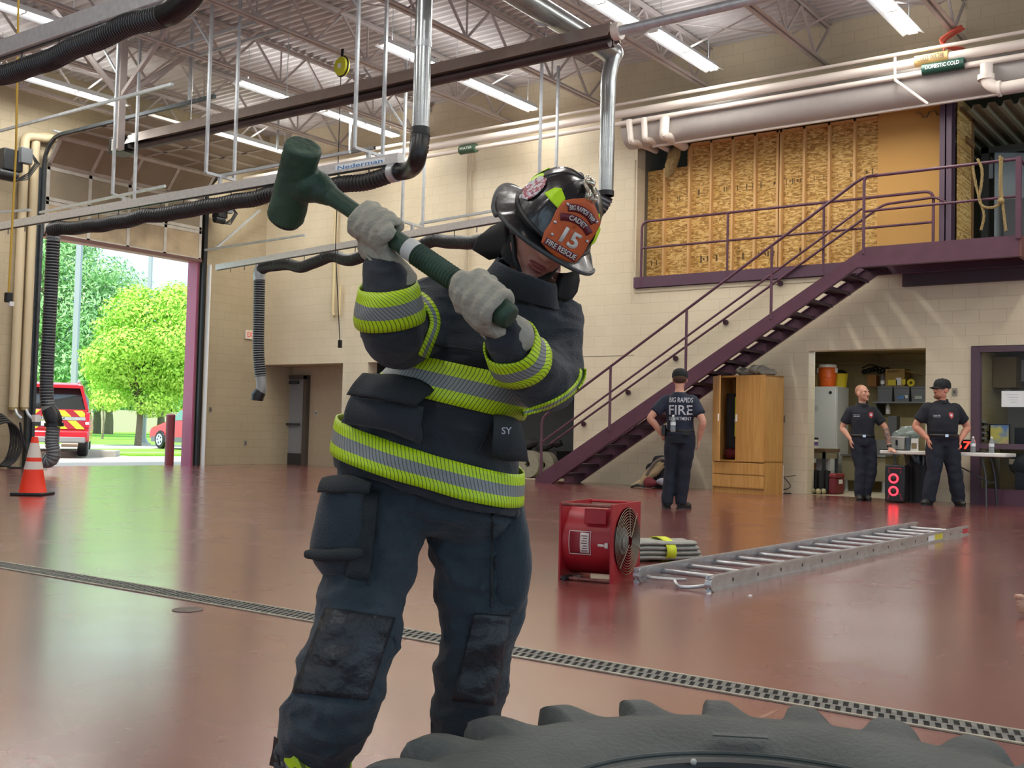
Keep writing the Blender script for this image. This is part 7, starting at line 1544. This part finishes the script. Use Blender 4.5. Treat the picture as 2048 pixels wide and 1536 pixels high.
# ================================================================ traffic cone
c = fl(65, 990); cn = thing('traffic_cone', 'orange traffic cone with two white collars by the open door', 'cone', c); om2 = mat('cone_orange', 'ee3a1c', .45, spec=.4); 
zz = lambda t: .035+.70*t; rr = lambda t: .165*(1-t)+.035*t
obj('base', G().box(c+V((0, 0, .018)), (.40, .40, .036), M.Rotation(.62, 3, 'Z')), black, cn, bevel=.012); obj('cone_body', G().lathe([(rr(0)+.005, zz(0))]+[(rr(t), zz(t)) for t in (0.01, .25, .5, .75, .97)]+[(.03, zz(.99)), (.028, zz(.9))], c, n=36, cap=False), om2, cn)
wc = mat('cone_white', 'd8cfc4', .4); obj('reflective_collar', G().lathe([(rr(.41)+.002, zz(.41)), (rr(.55)+.002, zz(.55))], c, n=36, cap=False), wc, cn); obj('reflective_collar', G().lathe([(rr(.62)+.002, zz(.62)), (rr(.88)+.002, zz(.88))], c, n=36, cap=False), wc, cn)
# hose coil and taps at the left wall
hl = thing('water_hose', 'black water hose coiled on the wall at the far left', 'hose', onY(15, 930, 20.5)); g = G()
for i in range(5):
    cc = onY(-5+4*i, 880+2*i, 20.45-.04*i); g.tube([cc+V((.27*cos(a)*(1+.05*i), 0, .50*sin(a)*(1-.04*i))) for a in [2*pi*k/36 for k in range(36)]], .022, n=8, closed=True)
g.tube(catmull([onY(40, 845, 20.4), onY(45, 875, 20.4), onY(55, 905, 20.35), onY(60, 930, 20.2), V((12.0, 19.9, .03))], 6), .022, n=8); g.tube(catmull([onY(20, 930, 20.4), V((11.4, 20.2, .025)), V((11.9, 20.3, .025)), onY(62, 915, 20.3)], 6), .022, n=8); obj('coiled_hose', g, black, hl)
for lab, xt, xb in (('left cream pipe running down the wall by the overhead door', 62, 17), ('right cream pipe running down the wall by the overhead door', 82, 40)):
    a, b = onY(xt, 275, 20.62), onY(xb-4, 818, 20.62); r = thing('wall_pipe', lab, 'pipe', b, 0, 'cream wall pipes'); pc = mat('pipe_cream', 'd3c3a0', .5)
    x = (a.x+b.x)/2; obj('pipe', G().tube(bendP([V((x, 20.6, b.z)), V((x, 20.6, a.z)), V((x+.42, 20.5, a.z+.03))], .13), .085, n=14), pc, r); obj('tap', G().tube([V((x, 20.55, b.z+.02)), V((x, 20.45, b.z-.1)), V((x+.05, 20.38, b.z-.18))], .03, n=8), galv, r); obj('cap', G().cyl((x, 20.6, b.z-.02), (x, 20.6, b.z+.04), .095, n=14), mat('brass', 'a08a5c', .4, .6), r)
# ================================================================ outside
gc = mat('driveway', 'b9b0a6', .85, noise_amt=.06, nscale=1.5); gr_ = mat('lawn', '6fae2e', .95, c2='8cc63c', nscale=2.2, bump=.5, bscale=30)
g = G().bx((-20, YW+.3, -.3), (80, 32, -.03)); struct('ground', g, gc, 'pale concrete apron outside the door')
g = G().bx((-60, 32, -.3), (140, 160, -.02)); struct('lawn', g, gr_, 'bright green lawn outside the door')
struct('road', G().bx((-60, 35.5, -.2), (140, 42, -.012)), mat('road_grey', 'bcb3ac', .9, noise_amt=.05, nscale=2), 'drive crossing the lawn')
q = fl(205, 912, -.02); k_ = fl(225, 897, 0)
struct('curb', G().prism([(q.x-3, q.y-.8), (q.x+.0, q.y-.6), (q.x+.9, q.y+.5), (q.x+.4, q.y+2.0), (q.x-3, q.y+2.2)], (0, 0, -.03), (1, 0, 0), (0, 1, 0), (0, 0, .16)), mat('curb_stone', 'b3aca0', .9, noise_amt=.12, nscale=4), 'low stone kerb island')
tg = fl(290, 905, -.02); struct('grass_strip', G().prism([(q.x+1.0, q.y+.1), (q.x+9, q.y-1.0), (q.x+9.5, q.y+2.0), (q.x+1.2, q.y+2.2)], (0, 0, -.03), (1, 0, 0), (0, 1, 0), (0, 0, .05)), gr_, 'strip of grass beside the kerb')
# bollard
c = fl(338, 930); bo = thing('bollard', 'maroon steel bollard outside the door by the red car', 'bollard', c); top = D(341, 830, dep(c)); obj('post', G().cyl(c, V((c.x, c.y, top.z)), .10, n=20), mat('bollard_maroon', '7d3238', .45), bo); obj('cap', G().ell((c.x, c.y, top.z), (.1, .1, .035), n=20, k=6), mat('bollard_cap', 'b98a86', .5), bo)
# lamp poles
def pole(lab, xb, yb, xt, yt, w, base=True):
    c = fl(xb, yb, -.02); r = thing('light_pole', lab, 'pole', c, 0, 'grey light poles'); t = D(xt, yt, dep(c)); t = V((c.x, c.y, t.z+4)); pm = mat('pole_grey', '9fa3a8', .5, .2); rr = w*dep(c)/FPX/2
    obj('shaft', G().box((c+t)/2, (2*rr*.85, 2*rr*.85, (t-c).length), M.Rotation(YAW, 3, 'Z')), pm, r)
    if base: obj('base_plate', G().box(c+V((0, 0, .05)), (rr*5, rr*5, .1)), mat('footing', 'c9c4ba', .8), r); obj('collar', G().lathe([(rr*2.6, .1), (rr*1.3, .3)], c, n=16), pm, r)
    return r
pole('tall grey light pole behind the red and lime truck', 143, 885, 148, 500, 12, False); pole('grey light pole standing on the lawn behind the lime tree', 287, 890, 295, 520, 8)
# trees
def leafmat(n, a, b, tr=.35):
    m = mat(n, a, .7, c2=b, nscale=1.2, detail=2); m.node_tree.nodes['Principled BSDF'].inputs['Subsurface Weight'].default_value = 0; return m
bark = mat('bark', '7a6c5c', .95, noise_amt=.2, nscale=9)
def tree(lab, base, H, blobs, lm, leaf, nleaf, trunk_r, seed, cat='tree', flat_=.5, grp=None, trunk=True, name='leafy_tree'):
    rnd = random.Random(seed); c = V(base); r = thing(name, lab, cat, c, 0, grp)
    if trunk:
        g = G().tube(catmull([c, c+V((.05, 0, H*.3)), c+V((-.05, .05, H*.6)), c+V((0, 0, H*.9))], 4), [trunk_r*(1-.7*i/12) for i in range(13)], n=10)
        for b, rad in blobs[:8]: g.tube(catmull([c+V((0, 0, H*.28+.02*b.z)), c+V((b.x*.4, b.y*.4, H*.15+b.z*.6)), c+b], 4), [trunk_r*.45*(1-.8*i/8) for i in range(9)], n=7)
        obj('trunk', g, bark, r)
    g = G(); tot = sum(rad.x*rad.y+rad.x*rad.z for _, rad in blobs)
    for b, rad in blobs:
        k = int(nleaf*(rad.x*rad.y+rad.x*rad.z)/tot)
        for i in range(k):
            d = V((rnd.gauss(0, 1), rnd.gauss(0, 1), rnd.gauss(0, 1))).normalized(); rr = rnd.uniform(.25, 1.25)**.5
            p = c+b+V((d.x*rad.x*rr, d.y*rad.y*rr, d.z*rad.z*rr)); s = leaf*rnd.uniform(.6, 1.25); n_ = (d+V((rnd.uniform(-1, 1), rnd.uniform(-1, 1), rnd.uniform(.2, 1.2)))*.8).normalized(); x, y = frame(n_); a = rnd.uniform(0, 6.28); x, y = x*cos(a)+y*sin(a), y*cos(a)-x*sin(a)
            g.add([p-x*s, p-y*s*flat_+n_*s*.12, p+x*s, p+y*s*flat_+n_*s*.12], [(0, 1, 2, 3)])
    obj('foliage', g, lm, r, flat=True, recalc=False); return r
def at(x, y, dist): d = ray(x, y); k = dist/d.dot(CF); p = CP+d*k; return p
lim = leafmat('leaf_lime', 'a2d444', 'c2e868'); pinem = leafmat('leaf_pine', '82b074', 'aad090'); midg = leafmat('leaf_mid', '74b25c', '96cc70')
base = at(275, 905, 46); base.z = 0
B = []
for x, y, r in ((215, 715, 1.0), (255, 690, 1.2), (300, 640, 1.3), (345, 610, 1.3), (250, 620, .9), (225, 655, .8), (330, 690, 1.5), (290, 740, 1.4), (345, 760, 1.4), (240, 780, 1.1), (205, 740, .8), (370, 680, 1.4), (310, 800, 1.1), (270, 590, .7), (360, 590, .9), (390, 740, 1.4), (395, 620, 1.5), (235, 745, .9), (215, 800, .7)):
    p = at(x, y, 46+random.Random(x).uniform(-1.5, 1.5))-base; B.append((p, V((r*1.05, r*1.05, r*.62))))
tree('lime green leafy tree on the lawn nearest to the overhead door', base, 4.5, B, lim, .085, 34000, .16, 3)
base = at(75, 890, 75); base.z = 0; B = []
for i, (x, y, r) in enumerate(((90, 500, 2.6), (130, 505, 2.2), (85, 560, 2.6), (160, 560, 2.2), (60, 620, 2.4), (120, 620, 3.0), (200, 600, 3.0), (230, 570, 2.2), (170, 660, 3.0), (90, 690, 3.0), (60, 740, 2.2), (140, 720, 3.0), (240, 640, 3.0), (190, 730, 3.0), (130, 780, 2.8), (200, 540, 1.8), (150, 480, 1.8), (100, 470, 2.2), (250, 700, 2.4), (80, 640, 2))):
    B.append((at(x, y, 75+(i*7 % 5)-2)-base, V((r*1.15, r*1.15, r*.6))))
tree('big blue green pine behind the truck', base, 15, B, pinem, .20, 30000, .45, 5, flat_=.3, name='pine_tree')
for i, (lab, x, d, s, sd) in enumerate((('spreading tree on the far lawn, just right of the truck', 192, 92, 3.0, 11), ('spreading tree on the far lawn behind the young sapling', 216, 90, 3.2, 12), ('round tree on the far lawn behind the bollard', 320, 96, 4.2, 13))):
    b = at(x, 874, d); b.z = 0; tree(lab, b, 4.2, [(V((0, 0, 6.0)), V((s, s, 1.9))), (V((s*.7, .3, 5.0)), V((s*.7, s*.7, 1.3))), (V((-s*.7, -.3, 5.2)), V((s*.7, s*.7, 1.3)))], midg, .36, 3500, .42, sd, grp='trees on the far lawn')
b = at(204, 888, 62); b.z = 0; tree('slim young sapling with a pale stem on the lawn', b, 3.6, [(V((0, 0, 4.0)), V((1.0, 1.0, 1.3))), (V((.3, 0, 2.9)), V((.8, .8, .7)))], lim, .16, 1600, .07, 21)
for i, x in enumerate((20, 150, 300, 430, 560)):
    b = at(x, 860, 130); b.z = 0; tree(f'distant hedge tree on the horizon, {ORD[i] if i else "first"} from the left', b, 5, [(V((0, 0, 4.2)), V((7, 4, 4.0)))], midg, .6, 1800, .4, 40+i, grp='distant trees', trunk=True)
# red pickup/SUV seen from behind
sg = at(93, 905, 28.5); sg = V((sg.x, sg.y, 0)); sv = thing('truck', 'red fire utility vehicle with lime and red chevrons, seen from behind', 'vehicle', sg, R(-34)); carred = mat('vehicle_red', 'c01e2c', .25, spec=.6, coat=.5); glass = mat('car_glass', '2a2c30', .06, spec=.8)
wv, hv, lv = 2.02, 1.93, 5.2           # local: back at y = 0 facing -y, length +y, x across; right edge x = wv/2
def sec(y, zb, zt, wb, wt, zs=None): zs = zs or zb+(zt-zb)*.5; return [V((-wb, y, zb)), V((wb, y, zb)), V((wb*1.02, y, zs*.8)), V((wb, y, zs)), V((wt, y, zt-.05)), V((wt-.08, y, zt)), V((-wt+.08, y, zt)), V((-wt, y, zt-.05)), V((-wb, y, zs)), V((-wb*1.02, y, zs*.8))]
w2 = wv/2; obj('body_shell', G().loft([sec(.0, .62, 1.20, w2*.97, w2*.97, 1.0), sec(.06, .42, 1.24, w2, w2*.96, 1.05), sec(.12, .40, 1.25, w2, w2*.95, 1.1), sec(3.9, .40, 1.22, w2, w2*.95, 1.1), sec(lv-.3, .42, 1.10, w2, w2*.9, .95), sec(lv, .5, .9, w2*.9, w2*.8, .8)]), carred, sv, True, ang=30)
obj('cabin', G().loft([sec(.10, 1.15, 1.20, w2*.95, w2*.93), sec(.42, 1.15, 1.84, w2*.95, w2*.78), sec(.6, 1.15, hv, w2*.95, w2*.76), sec(2.9, 1.15, hv, w2*.95, w2*.76), sec(3.8, 1.15, 1.2, w2*.95, w2*.9)]), glass, sv, True, ang=30)
obj('roof', G().loft([sec(.18, hv-.12, hv-.04, w2*.78, w2*.76), sec(.5, hv-.06, hv+.03, w2*.80, w2*.78), sec(2.9, hv-.05, hv+.03, w2*.8, w2*.78)]), carred, sv, True, bevel=.02); 
for s in (-1, 1): obj('rear_pillar', G().prism([(s*w2*.97, 1.22), (s*w2*.80, hv-.05), (s*w2*.72, hv-.05), (s*w2*.90, 1.22)], (0, .06, 0), (1, 0, 0), (0, 0, 1), (0, .25, 0)), carred, sv, True)
for s in (-1, 1): obj('roof_rail', G().tube([(s*w2*.68, .5, hv+.03), (s*w2*.68, .7, hv+.10), (s*w2*.68, 2.6, hv+.10)], .025, n=8), galv, sv, True)
def chev():
    m = mat('chevron', 'c7d63c', .4); N = m.node_tree.nodes; L = m.node_tree.links; b = N['Principled BSDF']; tc = N.new('ShaderNodeTexCoord'); sp = N.new('ShaderNodeSeparateXYZ'); L.new(tc.outputs['Object'], sp.inputs[0])
    def mt(op, a, v):
        k = N.new('ShaderNodeMath'); k.operation = op
        for i, q in enumerate((a, v)):
            if isinstance(q, (int, float)): k.inputs[i].default_value = q
            else: L.new(q, k.inputs[i])
        return k.outputs[0]
    f = mt('LESS_THAN', mt('FRACT', mt('MULTIPLY', mt('ADD', mt('MULTIPLY', mt('ABSOLUTE', sp.outputs[0], 0), .95), sp.outputs[2]), 2.5), 0), .5)
    k = N.new('ShaderNodeMix'); k.data_type = 'RGBA'; L.new(f, k.inputs[0]); k.inputs[6].default_value = lin('c7d63c'); k.inputs[7].default_value = lin('a82a38'); L.new(k.outputs[2], b.inputs['Base Color']); return m
cv = chev(); tgt = obj('tailgate', G().bx((-w2*.90, -.02, .72), (w2*.90, .03, 1.24)), carred, sv, True, bevel=.01); obj('chevron_panel', G().bx((-w2*.88, -.028, .74), (w2*.88, -.02, .96)).bx((-w2*.88, -.028, 1.06), (w2*.88, -.02, 1.22)), cv, tgt, True); obj('trim_strip', G().bx((-w2*.9, -.035, .97), (w2*.9, -.02, 1.05)), galv, tgt, True)
obj('lettering', put_text('EXPEDITION', .05, (-.15, -.036, 1.01), (1, 0, 0), (0, 0, 1), .015, .002, w=1.1), dark, tgt, True); obj('plate_recess', G().bx((-.32, -.036, .80), (.32, -.024, .95)), black, tgt, True); obj('licence_plate', G().bx((-.16, -.04, .81), (.16, -.034, .94)), white, tgt, True)
for s in (-1, 1): obj('tail_light', G().bx((s*w2*.90, -.025, .78), (s*w2*1.0, .25, 1.18)), mat('tail_red', 'd4263a', .2, emit=.15), sv, True, bevel=.02); obj('reverse_light', G().bx((s*w2*.90, -.03, .86), (s*w2*.99, .0, .93)), white, sv, True)
obj('bumper', G().bx((-w2*.98, -.12, .44), (w2*.98, .1, .70)), carred, sv, True, bevel=.06); obj('bumper_trim', G().bx((-w2*.7, -.13, .38), (w2*.92, .0, .54)), mat('bumper_grey', '8a8a8c', .5), sv, True, bevel=.03); obj('hitch_pipe', G().cyl((w2*.35, -.1, .33), (w2*.75, -.12, .33), .06, n=12), mat('exhaust_tip', '8b7a6a', .4, .5), sv, True)
for s in (-1, 1):
    for y in (.95, 4.1):
        wh_ = obj('wheel', G().lathe([(.2, -.13), (.34, -.13), (.38, -.09), (.38, .09), (.34, .13), (.2, .13)], (s*(w2-.16), y, .38), (1, 0, 0), 32), black, sv, True); obj('hub', G().cyl((s*(w2-.02), y, .38), (s*(w2-.06), y, .38), .2, n=20), galv, wh_, True)
obj('rear_wiper', G().bar((-.5, .08, 1.3), (.1, .12, 1.36), .02, .02), black, sv, True)
# parked red car, side on
a = at(338, 903, 43); a = V((a.x, a.y, 0)); ux = V((_r.x, _r.y, 0)).normalized(); ux = (ux*.75-V((CF.x, CF.y, 0))*.66).normalized(); cr_c = thing('car', 'red hatchback parked beyond the bollard, front wheel showing', 'car', a, atan2(ux.y, ux.x))
red2 = mat('car_red', 'd02a44', .25, spec=.6, coat=.5); prof_ = [(0, .35), (.0, .62), (.08, .78), (.9, .98), (1.45, 1.08), (2.2, 1.52), (3.3, 1.58), (4.2, 1.25), (4.45, 1.0), (4.45, .4)]
obj('body_shell', G().loft([[V((x, y, z if abs(y) < .7 or z < 1.1 else z)) for x, z in prof_] for y in (-.9, .9)]), red2, cr_c, True, bevel=.08); obj('side_window', G().prism([(1.55, 1.06), (2.2, 1.46), (3.2, 1.50), (3.9, 1.15)], (0, -.915, 0), (1, 0, 0), (0, 0, 1), (0, .02, 0)), mat('window_teal', '6f9a94', .1), cr_c, True); obj('windscreen', G().prism([(1.5, 1.09), (2.18, 1.50), (2.1, 1.5), (1.42, 1.09)], (0, -.8, 0), (1, 0, 0), (0, 0, 1), (0, 1.6, 0)), glass, cr_c, True)
obj('sill', G().bx((.2, -.92, .25), (4.4, .9, .45)), mat('sill_grey', '6a6c70', .5), cr_c, True)
for x in (.85, 3.6):
    for y in (-.86, .86):
        wh_ = obj('wheel', G().lathe([(.18, -.1), (.31, -.1), (.34, -.07), (.34, .07), (.31, .1), (.18, .1)], (x, y, .34), (0, 1, 0), 32), black, cr_c, True)
        rg = G().cyl((x, y-.105, .34), (x, y-.09, .34), .22, n=24); obj('rim', rg, mat('rim_silver', 'c8ccd2', .3, .6), wh_, True); sgm = G()
        for i in range(5): sgm.ell((x+.13*cos(i*1.2566+.6), y-.107, .34+.13*sin(i*1.2566+.6)), (.04, .004, .04), n=8, k=5)
        obj('rim_gaps', sgm, black, wh_, True)
# far building strip and benches beyond the trees
bd = at(230, 868, 120); single('far_building', G().box(V((bd.x+6, bd.y, 1.0)), (40, 6, 2.6)), mat('far_wall', 'cdb9a8', .9), 'long low pinkish building far beyond the lawn', 'building')
